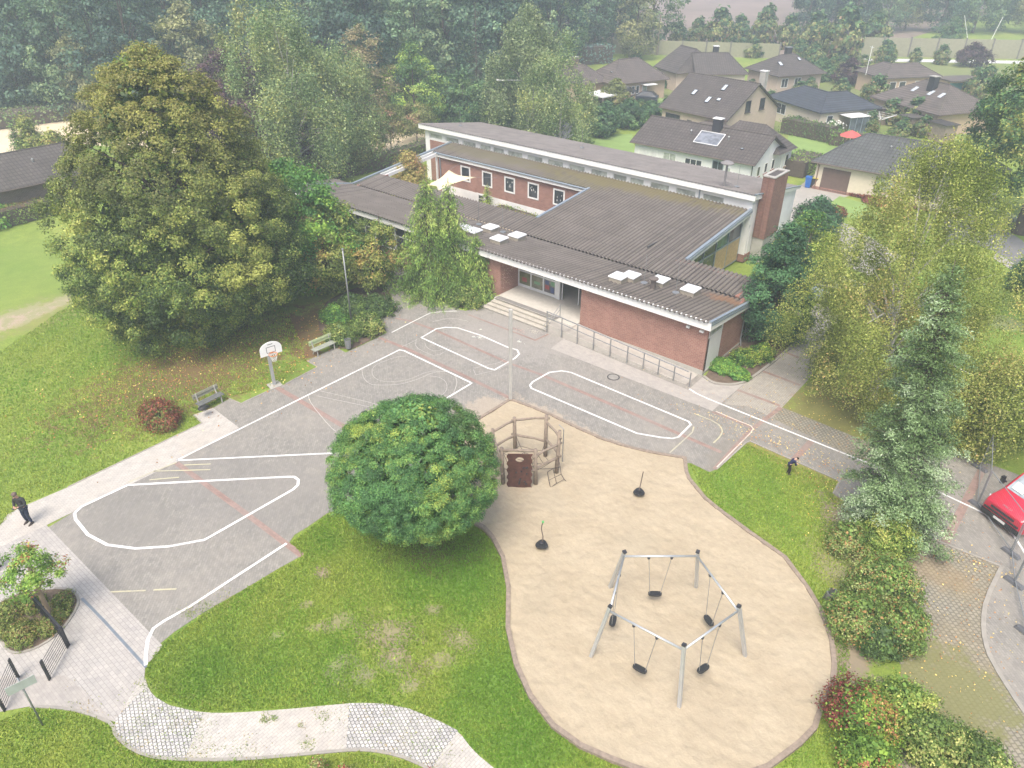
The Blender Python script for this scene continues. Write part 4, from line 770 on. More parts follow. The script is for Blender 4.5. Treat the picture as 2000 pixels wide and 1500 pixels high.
for i in range(0, len(xs), 2): h_.box(xs[i], xs[i+1], YH, YH+.3, 4.181, 4.619)
h_.build('hall_wall', WHITEW, sch)
hb = MB(); hb.box(HX0+.6, XL+.1, YH-.02, YH-.0, .1, 4.0); hb.box(-20.95, HX1+.02, YH-.03, YB, .1, .69); hb.each('hall_brick', BRICK, sch)
for i, (a, b2) in enumerate(wins):
    f_ = MB(); f_.box(a+.002, a+.05, YH+.05, YH+.12, 4.182, 4.618); f_.box(b2-.05, b2-.002, YH+.05, YH+.12, 4.182, 4.618); f_.box(a+.051, b2-.051, YH+.05, YH+.12, 4.182, 4.21); f_.box(a+.051, b2-.051, YH+.05, YH+.12, 4.59, 4.618)
    o_ = f_.build('clerestory_window', ALU, sch); g_ = MB(); g_.box(a+.051, b2-.051, YH+.08, YH+.1, 4.211, 4.589); g_.build('pane', GLASSL, o_)
hf = MB(); hf.box(HX0-.45, HX1+.25, 51.55, 51.68, 5.0, 5.4); hf.box(HX0-.4, HX1+.2, 51.68, YH+.3, 4.99, 5.06)
for x0_, x1_ in ((HX1+.1, HX1+.25), (HX0-.45, HX0-.3)):
    hf.add([(x0_, 51.69, 5.06), (x1_, 51.69, 5.06), (x1_, YB+.5, 3.8), (x0_, YB+.5, 3.8), (x0_, 51.69, 5.4), (x1_, 51.69, 5.4), (x1_, YB+.5, z3(YB+.5)-.04), (x0_, YB+.5, z3(YB+.5)-.04)], [(0, 3, 2, 1), (4, 5, 6, 7), (0, 1, 5, 4), (1, 2, 6, 5), (2, 3, 7, 6), (3, 0, 4, 7)])
hf.build('hall_fascia', WHITE, sch)
hr = MB(); corr(hr, HX0-.45, HX1+.25, 51.5, YB+.5, z3, .3, .03); hro = hr.build('hall_roof', roofmat('hall_roofing', (.2, .18, .168), (.3, .28, .26), .3, tile=False), sch)
he = MB(); he.beam((HX1+.25, 51.5, z3(51.5)+.03), (HX1+.25, YB+.5, z3(YB+.5)+.03), .14, .06); he.build('hall_edge_trim', METALB, sch)
dp = MB(); dp.tube([(-25.0+.25, YH-.06, 4.98), (-25.0+.25, YH-.06, 3.9)], .05, 6); dp.build('downpipe', METALB, sch)
dp = MB(); dp.tube([(XR+.1, YV-.05, 2.7), (XR+.07, YV-.02, .5), (XR+.2, YV-.1, .05)], .045, 6); dp.build('downpipe', METAL, sch)
# chimney with ladder
ch = MB(); ch.box(HX1+.05, HX1+.95, 52.85, 55.35, 1.9, 6.5); cho = ch.build('chimney', brickwall('chimney_brick', (.2, .09, .07), (.27, .13, .1), (.27, .22, .19)), sch); q = MB(); q.box(HX1+.05, HX1+.9, 52.9, 55.3, 0, 1.9); q.build('chimney_base', CONC, cho)
q = MB(); q.box(HX1, HX1+1.0, 52.8, 53.15, 6.5, 6.58); q.box(HX1, HX1+1.0, 55.05, 55.4, 6.5, 6.58); q.box(HX1, HX1+.2, 53.15, 55.05, 6.5, 6.58); q.box(HX1+.8, HX1+1.0, 53.15, 55.05, 6.5, 6.58); q.build('chimney_cap', CONC, cho); q = MB(); q.box(HX1+.2, HX1+.8, 53.15, 55.05, 6.501, 6.51); q.build('chimney_opening', plain('flue_dark', (.08, .07, .065), .9), cho)  # shade inside the flue is painted as a flat dark plate
q = MB()
for x in (HX1+.12, HX1+.55): q.tube([(x, 52.7, 2.0), (x, 52.7, 6.6)], .022, 5)
for i in range(20): q.tube([(HX1+.12, 52.7, 2.1+i*.22), (HX1+.55, 52.7, 2.1+i*.22)], .015, 5)
for i in range(4): q.tube([(HX1+.7, 52.84, 2.4+i), (HX1+.7, 52.84, 3.2+i)], .02, 4)
q.build('ladder', plain('rusty_steel', (.22, .12, .09), .8, .3), cho)
# roof furniture
def skylight(px, lab=None):
    x, y, _ = G(*px, 3.5); z = z1(y); e = MB(); e.box(x-.44, x+.44, y-.44, y+.44, z-.08, z+.3); o = e.build('skylight', plain('upstand', (.3, .27, .22), .9) if 'upstand' not in bpy.data.materials else bpy.data.materials['upstand'], fro)
    d = MB(); d.lathe([(.68, 0), (.68, .05), (.58, .12), (.35, .17), (.1, .19)], (0, 0, 0), 4); d.v = [(p[0]*cos(pi/4)-p[1]*sin(pi/4)+x, p[0]*sin(pi/4)+p[1]*cos(pi/4)+y, p[2]+z+.3) for p in d.v]
    return e, o, d
DOME = plain('opal_dome', (.7, .71, .72), .25, var=.02)
skd = MB()
for px in [(925, 456), (958, 443), (975, 471), (1010, 459), (1208, 546), (1232, 541), (1289, 547), (1349, 565), (903, 449)]:
    e, o, d = skylight(px); skd.v, skd.f = skd.v, skd.f; n0 = len(skd.v); skd.v += d.v; skd.f += [tuple(i+n0 for i in f_) for f_ in d.f]
    o.data.materials.append(DOME)
    nv = len(o.data.vertices); me = bpy.data.meshes.new('skylight'); me.from_pydata(e.v+d.v, [], e.f+[tuple(i+len(e.v) for i in f_) for f_ in d.f]); me.materials.append(bpy.data.materials['upstand']); me.materials.append(DOME)
    for i_, p_ in enumerate(me.polygons): p_.material_index = 0 if i_ < len(e.f) else 1
    o.data = me
for px in [(1275, 562)]:
    x, y, _ = G(*px, 3.4); z = z1(y); q = MB(); q.lathe([(.16, -.05), (.16, .55), (.05, .56)], (x, y, z), 12); q.lathe([(.3, .6), (.3, .68), (.1, .76)], (x, y, z), 12); q.build('vent_pipe', plain('brown_vent', (.12, .1, .09), .8), fro)
for px in [(1258, 551), (1320, 570), (982, 447), (935, 432)]:
    x, y, _ = G(*px, 3.4); z = z1(y) if y < YV else z2(y); q = MB(); q.tube([(x, y, z), (x, y, z+1.9)], .014, 5); q.lathe([(.22, 0), (.22, .08), (.05, .1)], (x, y, z), 8); q.build('lightning_rod', METAL, fro)
q = MB(); x, y, _ = G(1414, 364, 5.3); q.tube([(x, y, 5.2), (x, y, 7.0)], .09, 8); q.lathe([(.08, 6.9), (.5, 7.0), (.5, 7.06), (.2, 7.2)], (x, y, 0), 12); q.tube([(x, y, 5.7), (x+.6, y, 5.6), (x+.7, y, 5.3)], .04, 5); q.build('roof_extractor', plain('vent_grey', (.2, .19, .19), .7), hro)
for px in [(1439, 366), (1137, 276), (899, 240)]:
    x, y, _ = G(*px, 5.2); q = MB(); q.tube([(x, y, z3(y)), (x, y, z3(y)+1.6)], .014, 5); q.lathe([(.2, 0), (.2, .08)], (x, y, z3(y)), 8); q.build('lightning_rod', METAL, hro)
# wall lamps and cameras
for x, s_ in ((-32.2, 1), (-31.9, 1.3), (XR-1.2, 1), (XR-.35, 1.2)):
    q = MB(); q.box(x-.1*s_, x+.1*s_, 34.82, 34.95, 2.72, 2.84); q.beam((x, 34.95, 2.78), (x, 35.0, 2.78), .05); q.build('wall_lamp', WHITE, sch)
q = MB(); q.box(-30.9, -30.72, 34.46, 34.52, 3.2, 3.4); q.build('alarm_box', ALU, sch)
# ramp railing
rl = empty('handrail', (-25.0, 33.42, 0), 0, 'galvanised steel handrail with square mesh bars beside the ramp and steps', 'railing')
def pz(x): return FZ*(1-(x+25)/9.8)
pst = MB(); xs = [-25.0, -23.85, -22.65, -21.45, -20.25, -19.05, -17.95, -16.95, -15.95, -14.95]
for x in xs:
    z = max(pz(x), 0); q = MB(); q.tube([(x+25, 0, -.02), (x+25, 0, z+.92)], .035, 6); q.build('post', METAL, rl)
q = MB(); q.tube([(-.05, 0, FZ+.92), (9.9, 0, .93)], .036, 6); q.tube([(0, 0, FZ+.5), (10.05, 0, .5)], .028, 6); q.build('rail', METAL, rl)
q = MB()
for z in (.92, .62): q.tube([(-.2, -.15, z-.45), (0, .05, z-.2), (.05, 1.3, FZ+z)], .02, 6)
q.tube([(.05, 1.3, FZ), (.05, 1.3, FZ+.95)], .025, 6); q.build('step_rail', METAL, rl)
# shade sail over the courtyard
e = empty('shade_sail', (-44.5, 46.5, 0), 0, 'cream triangular shade sail stretched over the courtyard', 'shade sail')
def g2(px, z): p = G(*px, z); return Vector((p[0]+44.5, p[1]-46.5, p[2]))
A_, B_, C_, D_ = g2((877, 332), 3.2), g2((930, 346), 2.8), g2((857, 372), 2.4), g2((832, 362), 2.6)
q = MB(); n = 10; grid = []
for i in range(n+1):
    for j in range(n+1):
        u, v_ = i/n, j/n; p = A_*(1-u)*(1-v_)+B_*u*(1-v_)+C_*u*v_+D_*(1-u)*v_; ctr = (A_+B_+C_+D_)/4
        pull = .24*(4*u*(1-u)*abs(2*v_-1)**2+4*v_*(1-v_)*abs(2*u-1)**2); p = p+(ctr-p)*pull-Vector((0, 0, .25*sin(pi*u)*sin(pi*v_))); grid.append(p)
q.add(grid, [(i*(n+1)+j, (i+1)*(n+1)+j, (i+1)*(n+1)+j+1, i*(n+1)+j+1) for i in range(n) for j in range(n)]); o = q.build('canvas', plain('cream_canvas', (.72, .62, .42), .8, var=.03), e, True); md = o.modifiers.new('s', 'SOLIDIFY'); md.thickness = .01
q = MB(); q.tube([A_, A_+Vector((-.2, 2.2, .3))], .01, 4); q.tube([B_, B_+Vector((2.0, .6, .2))], .01, 4); q.tube([D_, D_+Vector((-1.2, -.6, 0))], .01, 4); q.build('rope', METAL, e)
q = MB(); q.box(-49.8, -33.5, 43, 49.5, .0, .03); q.build('courtyard_ground', plain('yard_tan', (.34, .28, .2), .9), kind='structure')
# ------------------------------------------------------------ houses
def inset(e, name, mfr, x, z, wv, h, face, parent, mull=1, gl=GLASS, sill=None, fw=.07, pane=True):
    """window on a wall: face = (origin xy, direction xy, outward xy); x along the wall"""
    (ox, oy), (dx, dy), (nx, ny) = face
    def P(u, d, zz): return (ox+dx*u+nx*d, oy+dy*u+ny*d, zz)
    def bx(m, u0, u1, d0, d1, za, zb):
        m.add([P(u0, d0, za), P(u1, d0, za), P(u1, d1, za), P(u0, d1, za), P(u0, d0, zb), P(u1, d0, zb), P(u1, d1, zb), P(u0, d1, zb)], [(0, 1, 2, 3), (7, 6, 5, 4), (0, 4, 5, 1), (1, 5, 6, 2), (2, 6, 7, 3), (3, 7, 4, 0)])
    f = MB(); bx(f, x, x+fw, .002, .05, z, z+h); bx(f, x+wv-fw, x+wv, .002, .05, z, z+h); bx(f, x+fw, x+wv-fw, .002, .05, z, z+fw); bx(f, x+fw, x+wv-fw, .002, .05, z+h-fw, z+h)
    for i in range(mull): c = x+wv*(i+1)/(mull+1); bx(f, c-fw/2, c+fw/2, .002, .048, z+fw, z+h-fw)
    o = f.build(name, mfr, parent)
    if pane: g = MB(); bx(g, x+fw, x+wv-fw, .003, .025, z+fw, z+h-fw); g.build('pane', gl, o)
    if sill: s = MB(); bx(s, x-.06, x+wv+.06, .002, .12, z-.1, z-.003); s.build('sill', sill, o)
    return o
def frustum_roof(e, LA, LB, ze, zr, kind, ov, mat_, ridge='A', th=.12, hipl=1, hipr=1):
    """roof over [0,LA]x[0,LB] in local axes; hip insets 0 = gable"""
    x0, x1, y0, y1 = -ov, LA+ov, -ov, LB+ov; m = MB()
    if ridge == 'A':
        h = (y1-y0)/2; yc = (y0+y1)/2; ra = (x0+hipl*h if hipl else x0, yc, zr); rb = (x1-hipr*h if hipr else x1, yc, zr)
    else:
        h = (x1-x0)/2; xc = (x0+x1)/2; ra = (xc, y0+hipl*h if hipl else y0, zr); rb = (xc, y1-hipr*h if hipr else y1, zr)
    c = [(x0, y0, ze), (x1, y0, ze), (x1, y1, ze), (x0, y1, ze)]; V = c+[ra, rb]; lo = [(p[0], p[1], p[2]-th) for p in V]
    if ridge == 'A': F = [(0, 1, 5, 4), (2, 3, 4, 5), (1, 2, 5), (3, 0, 4)]; ends = [(1, 2, 5), (3, 0, 4)]
    else: F = [(1, 2, 5, 4), (3, 0, 4, 5), (0, 1, 4), (2, 3, 5)]; ends = [(0, 1, 4), (2, 3, 5)]
    gab = []
    for f, hp in zip(ends, ((hipr, hipl) if ridge == 'A' else (hipl, hipr))):
        if not hp: F.remove(f); gab.append(f)
    m.add(V+lo, F+[tuple(i+6 for i in reversed(f)) for f in F])
    edges = [(0, 1), (1, 2), (2, 3), (3, 0)]
    for a, b in edges:
        if any(a in f and b in f for f in gab):
            f = [f for f in gab if a in f and b in f][0]; r = f[2]; m.f += [(a+len(m.v)-12, r+len(m.v)-12, r+6+len(m.v)-12, a+6+len(m.v)-12), (r+len(m.v)-12, b+len(m.v)-12, b+6+len(m.v)-12, r+6+len(m.v)-12)]
        else: n0 = len(m.v)-12; m.f.append((a+n0, a+6+n0, b+6+n0, b+n0))
    return m.build('roof', mat_, e), ra, rb
def house(name, O, ang, LA, LB, ze, zr, wallm, roofm, label, ridge='A', hipl=1, hipr=1, ov=.45, base=None):
    """O near corner, first side runs at ang, second side at ang+90 (left-handed if ang>90)"""
    e = empty(name, (O[0], O[1], 0), R(ang), label, 'house')
    w = MB(); zt = ze-.02
    w.box(0, LA, 0, LB, -.1, zt)
    k = (zr-ze)/((LB if ridge == 'A' else LA)/2+ov)
    if ridge == 'A':
        for x, hp in ((0, hipl), (LA, hipr)):
            if not hp: a = (x+.01, x+.2) if x == 0 else (x-.2, x-.01); zc = ze+k*(LB/2+ov)-.16; w.add([(a[0], 0, zt), (a[1], 0, zt), (a[1], LB, zt), (a[0], LB, zt), (a[0], LB/2, zc), (a[1], LB/2, zc), (a[0], 0, zt+k*ov-.14), (a[1], 0, zt+k*ov-.14), (a[0], LB, zt+k*ov-.14), (a[1], LB, zt+k*ov-.14)], [(0, 6, 4, 8, 3), (1, 2, 9, 5, 7), (6, 7, 5, 4), (4, 5, 9, 8), (0, 1, 7, 6), (3, 8, 9, 2)])
    else:
        for y, hp in ((0, hipl), (LB, hipr)):
            if not hp: a = (y+.01, y+.2) if y == 0 else (y-.2, y-.01); zc = ze+k*(LA/2+ov)-.16; w.add([(0, a[0], zt), (0, a[1], zt), (LA, a[1], zt), (LA, a[0], zt), (LA/2, a[0], zc), (LA/2, a[1], zc), (0, a[0], zt+k*ov-.14), (0, a[1], zt+k*ov-.14), (LA, a[0], zt+k*ov-.14), (LA, a[1], zt+k*ov-.14)], [(0, 3, 8, 4, 6), (1, 7, 5, 9, 2), (6, 4, 5, 7), (4, 8, 9, 5), (0, 6, 7, 1), (3, 2, 9, 8)])
    w.build('wall', wallm, e)
    ro, ra, rb = frustum_roof(e, LA, LB, ze, zr, 0, ov, roofm, ridge, hipl=hipl, hipr=hipr)
    if base: q = MB(); q.box(-.03, LA+.03, -.03, LB+.03, -.1, .3); q.build('base', base, e)
    gu = MB()
    gu.tube([(-ov, -ov-.05, ze-.08), (LA+ov, -ov-.05, ze-.08)], .06, 5); gu.build('gutter', plain('brown_gutter', (.12, .09, .08), .6) if 'brown_gutter' not in bpy.data.materials else bpy.data.materials['brown_gutter'], e)
    rdg = MB(); rdg.tube([ra, rb], .09, 5)
    for c in ((-ov, -ov), (LA+ov, -ov), (LA+ov, LB+ov), (-ov, LB+ov)):
        q_ = [ra, rb][0 if (c[0] < LA/2 if ridge == 'A' else c[1] < LB/2) else 1]; hp = (hipl if (c[0] < LA/2 if ridge == 'A' else c[1] < LB/2) else hipr)
        if hp: rdg.tube([(c[0], c[1], ze), q_], .06, 5)
    rdg.build('ridge_tiles', roofm, ro)
    return e, ro
def FA(L): return ((0, 0), (1, 0), (0, -1))      # wall on the first side
def FB(LA): return ((LA, 0), (0, 1), (1, 0))
def roofpt(e, ro, ze, zr, LB, ov, x, y):  # height on the front slope
    return ze+(y+ov)*(zr-ze)/(LB/2+ov)
def rwin(ro, x, y, zf, slope, wv=.7, h=1.0, m=None):
    """roof window lying on a slope rising in +y (local)"""
    a = math.atan(slope); q = MB(); c, s = cos(a), sin(a)
    def P(u, v_, n_): return (x+u, y+v_*c-n_*s, zf+v_*s+n_*c)
    def bx(m_, u0, u1, v0, v1, n0, n1): m_.add([P(u0, v0, n0), P(u1, v0, n0), P(u1, v1, n0), P(u0, v1, n0), P(u0, v0, n1), P(u1, v0, n1), P(u1, v1, n1), P(u0, v1, n1)], [(0, 3, 2, 1), (4, 5, 6, 7), (0, 1, 5, 4), (1, 2, 6, 5), (2, 3, 7, 6), (3, 0, 4, 7)])
    bx(q, 0, wv, 0, h, -.05, .08); q.build('roof_window_frame', DARK, ro); g = MB(); bx(g, .07, wv-.07, .07, h-.07, .081, .1); g.build('roof_window', m or plain('sky_glass', (.5, .55, .6), .15) if 'sky_glass' not in bpy.data.materials else bpy.data.materials['sky_glass'], ro)
def chim(ro, x, y, z0, z1_, sx=.7, sy=.5, m=DARK, cap=WHITE):
    q = MB(); q.box(x-sx/2, x+sx/2, y-sy/2, y+sy/2, z0, z1_); o = q.build('chimney', m, ro); q = MB(); q.box(x-sx/2-.06, x+sx/2+.06, y-sy/2-.06, y+sy/2+.06, z1_+.002, z1_+.08); q.build('chimney_cap', cap, ro)
def vent(ro, x, y, z):
    q = MB(); q.tube([(x, y, z-.05), (x, y, z+.3)], .06, 6); q.lathe([(.12, .3), (.04, .4)], (x, y, z), 8); q.build('roof_vent', METAL, ro)
# white house with the solar panel
e, ro = house('white_house', (-40.8, 68.9), 0, 13.0, 7.0, 2.8, 4.75, WHITEW, ROOFD, 'white house with dark tiled roof and a solar panel right behind the school hall', 'A', 0, 0, .4)
sl_ = (4.75-2.8)/3.9; zf = lambda y: 2.8+(y+.4)*sl_
F = FA(0)
inset(e, 'garage_door', WHITE, .5, .1, 2.2, 2.2, F, e, 0, gl=plain('door_white', (.7, .7, .7), .5)); inset(e, 'window', WHITE, 3.4, 1.1, 1.5, 1.2, F, e, 1, GLASSL, BRICK); inset(e, 'window', WHITE, 5.9, 1.15, 1.9, 1.0, F, e, 2, GLASS, BRICK)
inset(e, 'front_door', METALB, 8.9, .1, 1.2, 2.3, F, e, 1, GLASS); inset(e, 'window', WHITE, 10.3, 1.5, .6, .5, F, e, 0, GLASSL)
q = MB(); q.box(10.15, 11.0, -.03, -.002, .1, 1.4); q.build('grey_panel', METAL, e); q = MB(); q.box(8.3, 8.6, -.1, -.002, 1.2, 1.5); q.build('letter_box', DARK, e)
FR_ = FB(13.0)
for y in (1.2, 2.9, 4.6): inset(e, 'window', WHITE, y, 1.2, .7, 1.0, FR_, e, 0, GLASS, BRICK)
q = MB(); u0, u1, v0, v1 = 6.1, 8.7, .9, 2.5
q.add([(u0, v0, zf(v0)+.1), (u1, v0, zf(v0)+.1), (u1, v1, zf(v1)+.1), (u0, v1, zf(v1)+.1), (u0, v0, zf(v0)), (u1, v0, zf(v0)), (u1, v1, zf(v1)), (u0, v1, zf(v1))], [(0, 1, 2, 3), (0, 4, 5, 1), (1, 5, 6, 2), (2, 6, 7, 3), (3, 7, 4, 0)]); q.build('solar_panel', glassmat('solar_glass', (.13, .14, .16), .12), ro)
q = MB()
for v_ in (v0, v1): q.beam((u0, v_, zf(v_)+.1), (u1, v_, zf(v_)+.1), .08, .05)
for u in (u0, u1): q.beam((u, v0+.04, zf(v0)+.1), (u, v1-.04, zf(v1)+.1), .06, .05)
q.build('panel_frame', WHITE, ro); chim(ro, 7.5, 3.0, 4.0, 5.6, .85, .65); vent(ro, 5.2, 2.0, zf(2.0)); vent(ro, 9.3, 2.0, zf(2.0)); rwin(ro, 11.0, 1.1, zf(1.1), sl_, .35, .2)
x = 2.8; q = MB(); q.tube([(13.05, -.1, 2.7), (13.05, -.1, .1)], .05, 5); q.build('downpipe', DARK, e)
w = MB(); w.box(6.3, 13.25, 7.01, 8.9, -.1, 2.5); w.build('rear_wing_wall', WHITEW, e)
q = MB(); q.add([(5.9, 4.3, 2.7), (13.7, 4.6, 2.75), (13.7, 9.3, 2.6), (5.9, 9.3, 2.6), (8, 6.9, 4.9), (10.9, 6.9, 4.9)], [(0, 1, 5, 4), (1, 2, 5), (2, 3, 4, 5), (3, 0, 4), (3, 2, 1, 0)]); q.build('rear_roof', ROOFD, e)
inset(e, 'window', WHITE, 7.4, 1.0, .8, 1.2, ((13.25, 0), (0, 1), (1, 0)), e, 0, GLASS, BRICK)
# peach gabled house
e, ro = house('gabled_house', (-47.4, 85.9), -9.7, 9.5, 10.4, 2.8, 6.2, PEACH, ROOFD, 'tall peach house with big dark speckled gable roof and four roof windows', 'A', 0, 0, .35)
sl_ = 3.4/5.55; zf = lambda y: 2.8+(y+.35)*sl_
for x, y, h in ((2.4, 2.1, .9), (5.7, 3.4, 1.0), (5.0, 1.4, 1.0), (6.3, 1.9, .5)): rwin(ro, x, y, zf(y), sl_, .55, h)
inset(e, 'window', DARK, .6, 1.1, 2.2, 1.1, FA(0), e, 3); inset(e, 'window', DARK, 3.9, 1.0, .7, .9, FA(0), e, 0)
for y in (3.4, 6.3): inset(e, 'window', DARK, y, 3.1, 1.0, 1.3, FB(9.5), e, 1, GLASS, ROOFP)
q = MB(); q.box(7.0, 11.5, -3.2, -.05, 0, 2.1); q.build('annex_wall', PEACH, e); q = MB(); q.box(6.7, 11.8, -3.4, -.02, 2.1, 2.25); q.build('annex_roof', ROOFP, e); chim(ro, 8.0, 8.6, 4.0, 7.0, .8, .6, CONC)
# grey roofed garage bungalow
e, ro = house('garage_bungalow', (-23.6, 74.2), 0, 14.5, 8.2, 2.7, 5.0, CREAM, ROOFG, 'cream bungalow with grey tiled hip roof and brown garage door, behind the right hand birch', 'A', .75, .6, .45, BRICK)
inset(e, 'garage_door', plain('brown_door', (.13, .085, .07), .7), .7, .1, 2.6, 2.1, FA(0), e, 0, gl=bpy.data.materials['brown_door'] if 'brown_door' in bpy.data.materials else DARK); inset(e, 'window', BRICKD, 5.6, .9, 1.9, 1.35, FA(0), e, 0, GLASSL); inset(e, 'window', BRICKD, 9.5, .9, 1.6, 1.3, FA(0), e, 1)
q = MB(); q.tube([(.25, -.45, 2.6), (.25, -.1, 2.3), (.25, -.08, .1)], .05, 5); q.build('downpipe', plain('copper_pipe', (.2, .12, .09), .6), e); vent(ro, 5.5, 2.8, 4.1); vent(ro, 8.5, 1.5, 3.5)
# blue roofed L bungalow and its relatives
def lhouse(name, O, ang, LA, LB, W, ze, zr, wallm, roofm, label):
    e = empty(name, (O[0], O[1], 0), R(ang), label, 'house'); ov = .4
    s = -1   # second wing runs to local -y (ang points away to the left)
    w = MB(); w.box(0, LA, -W, 0, -.1, ze-.02); w.box(.005, W, -LB, -W, -.1, ze-.025); w.build('wall', wallm, e)
    def p(x, y, z): return (x, -y, z)
    V = [p(-ov, -ov, ze), p(LA+ov, -ov, ze), p(LA+ov, W+ov, ze), p(W+ov, W+ov, ze), p(W+ov, LB+ov, ze), p(-ov, LB+ov, ze), p(W/2, W/2, zr), p(LA-W/2, W/2, zr), p(W/2, LB-W/2, zr)]
    F = [(0, 6, 7, 1), (1, 7, 2), (2, 7, 6, 3), (0, 5, 8, 6), (5, 4, 8), (4, 3, 6, 8)]
    m = MB(); m.add(V+[(a, b_, c-.12) for a, b_, c in V], F+[tuple(i+9 for i in reversed(f)) for f in F]+[(a, b_, b_+9, a+9) for a, b_ in ((0, 1), (1, 2), (2, 3), (3, 4), (4, 5), (5, 0))]); ro = m.build('roof', roofm, e)
    q = MB(); q.tube([V[6], V[7]], .08, 5); q.tube([V[6], V[8]], .08, 5); q.tube([V[0], V[6]], .07, 5); q.tube([V[1], V[7]], .06, 5); q.tube([V[5], V[8]], .06, 5); q.build('ridge_tiles', roofm, ro)
    return e, ro
FLA = ((0, 0), (1, 0), (0, 1)); FLB = ((0, 0), (0, -1), (-1, 0))
e, ro = lhouse('blue_roofed_bungalow', (-31.4, 96.1), 149, 10.2, 8.4, 5.6, 2.7, 4.35, CREAM, ROOFB, 'cream L shaped bungalow with blue grey tiled hip roof, behind a clipped hedge')
inset(e, 'window', WHITE, 6.6, 1.0, 1.9, 1.3, FLA, e, 1, GLASS); inset(e, 'window', WHITE, 1.0, .9, .9, 1.3, FLB, e, 0); inset(e, 'window', WHITE, 7.0, .9, .9, 1.4, FLB, e, 0)
q = MB(); q.box(-2.2, -.05, -5.6, -2.7, 2.25, 2.33); q.build('canopy', WHITE, e); q = MB()
for y in (-5.5, -4.6, -3.7, -2.8): q.beam((-2.1, y, 0), (-2.1, y, 2.25), .07)
q.build('canopy_frame', METALB, e); q = MB(); q.box(-2.08, -2.05, -5.45, -2.85, .1, 2.2); q.build('canopy_glass', glassmat('veranda_glass', (.07, .085, .1)), e)
e, ro = house('hipped_house', (-20.3, 104.4), 58, 8.4, 10.8, 2.7, 5.2, ORBR, ROOFP, 'orange house with brown hip roof, dark chimney and three roof windows near the right edge', 'B', .85, .85, .5)
ro_ = ro; cx_ = 8.4/2
for y, w3 in ((6.6, .8), (3.9, .6), (2.2, .6)):
    a = (5.2-2.7)/(4.2+.5); u = 1.9; q = MB(); q.add([(u, y, 2.7+(u+.5)*a+.06), (u+.8, y, 2.7+(u+1.3)*a+.06), (u+.8, y+.55, 2.7+(u+1.3)*a+.06), (u, y+.55, 2.7+(u+.5)*a+.06)], [(0, 1, 2, 3)]); q.build('roof_window', bpy.data.materials['sky_glass'], ro_)
chim(ro_, 2.9, 4.8, 4.0, 6.0, .8, .9, DARK, CONC)
FC = ((0, 0), (0, 1), (-1, 0))
for y, w3, h, z in ((1.8, .8, .7, 1.4), (3.6, .6, .9, 1.3), (4.5, .6, .9, 1.3), (5.8, .7, .9, 1.1)): inset(e, 'window', DARK, y, z, w3, h, FC, e, 0)
for i, (y, x, l) in enumerate(((6.6, -2.0, 2.2), (1.2, -2.3, 2.2), (-3.2, -1.4, 3.0))):
    q = MB(); q.box(x-.2, x+1.9, y, y+l, 2.0, 2.1); q.build('shed_roof', ROOFD, e); q = MB(); q.box(x, x+1.7, y+.2, y+l-.2, 0, 2.0); q.build('shed_wall', WOOD, e)
e, ro = lhouse('long_bungalow', (-32.9, 125.9), 142, 6.6, 9.0, 4.6, 2.7, 4.25, ORBR, ROOFP, 'orange bungalow with low brown hip roof and a tall white aerial mast')
for y in (1.0, 2.6, 5.3, 7.3): inset(e, 'window', WHITE, y, .9, 1.1, 1.2, FLB, e, 0)
q = MB(); q.tube([(3.9, .6, 2.5), (3.9, .6, 6.6)], .05, 5); q.tube([(3.4, .6, 6.4), (4.4, .6, 6.4)], .03, 4); q.build('aerial_mast', WHITE, ro)
gx, gy = -27.6, 133.2
e = empty('double_garage', (gx, gy, 0), R(50), 'low double garage with two teal doors beside the orange bungalow', 'garage'); q = MB(); q.box(-.2, 5.2, -3, 0, -.1, 2.4); q.build('wall', ORBR, e); q = MB(); q.box(-.5, 5.5, -4, .2, 2.4, 2.6); q.build('roof', ROOFP, e)
TEAL = plain('teal_paint', (.06, .22, .25), .6)
for x in (.2, 2.8): q = MB(); q.box(x, x+2.1, -3.05, -3.0, .1, 2.1); q.build('garage_door', TEAL, e)
e, ro = house('grey_house', (-45.8, 117.3), 61, 8.2, 7.2, 2.7, 5.0, PEACH, ROOFD, 'pale house with speckled dark hip roof and dark chimney in the mist', 'A', .8, .8, .5)
# first side runs to the right-rear here; left side is at x=0
for x in (.8, 3.2): inset(e, 'window', WHITE, x, .9, 1.2, 1.3, FA(0), e, 1)
rwin(ro, 1.2, 1.4, 2.7+1.9*.56, .56, .6, .9); rwin(ro, 5.2, 2.2, 2.7+2.7*.56, .56, .5, .7); chim(ro, 4.4, 4.0, 4.0, 5.9, .9, .7, DARK, METAL)
e, ro = house('yellow_gable_house', (-55.9, 110.9), 42, 7.4, 6.4, 2.7, 5.2, CREAM, ROOFD, 'pale yellow gabled house with dark roof behind the tall peach house', 'A', 0, .7, .4); chim(ro, 3.5, 3.9, 4.0, 6.0, .8, .6, DARK, WHITE)
e, ro = house('pyramid_roof_house', (-60.8, 95.5), 69, 9.2, 6.4, 2.7, 5.3, ORBR, ROOFP, 'peach house with wide brown hip roof above a carport, left of the tall gabled house', 'A', .9, .9, .5)
for x in (2.3, 3.1, 3.9): inset(e, 'window', WHITE, x, 1.0, .6, 1.1, FA(0), e, 0)
inset(e, 'front_door', WHITE, 5.0, .1, .9, 2.1, FA(0), e, 0, GLASSL); q = MB(); q.box(4.8, 6.8, -1.3, -.02, 2.2, 2.3); q.build('canopy', WHITE, e); rwin(ro, 5.2, 2.2, 2.7+2.7*.6, .6, .5, .7); rwin(ro, .9, 1.5, 3.6, .3, .6, .9)
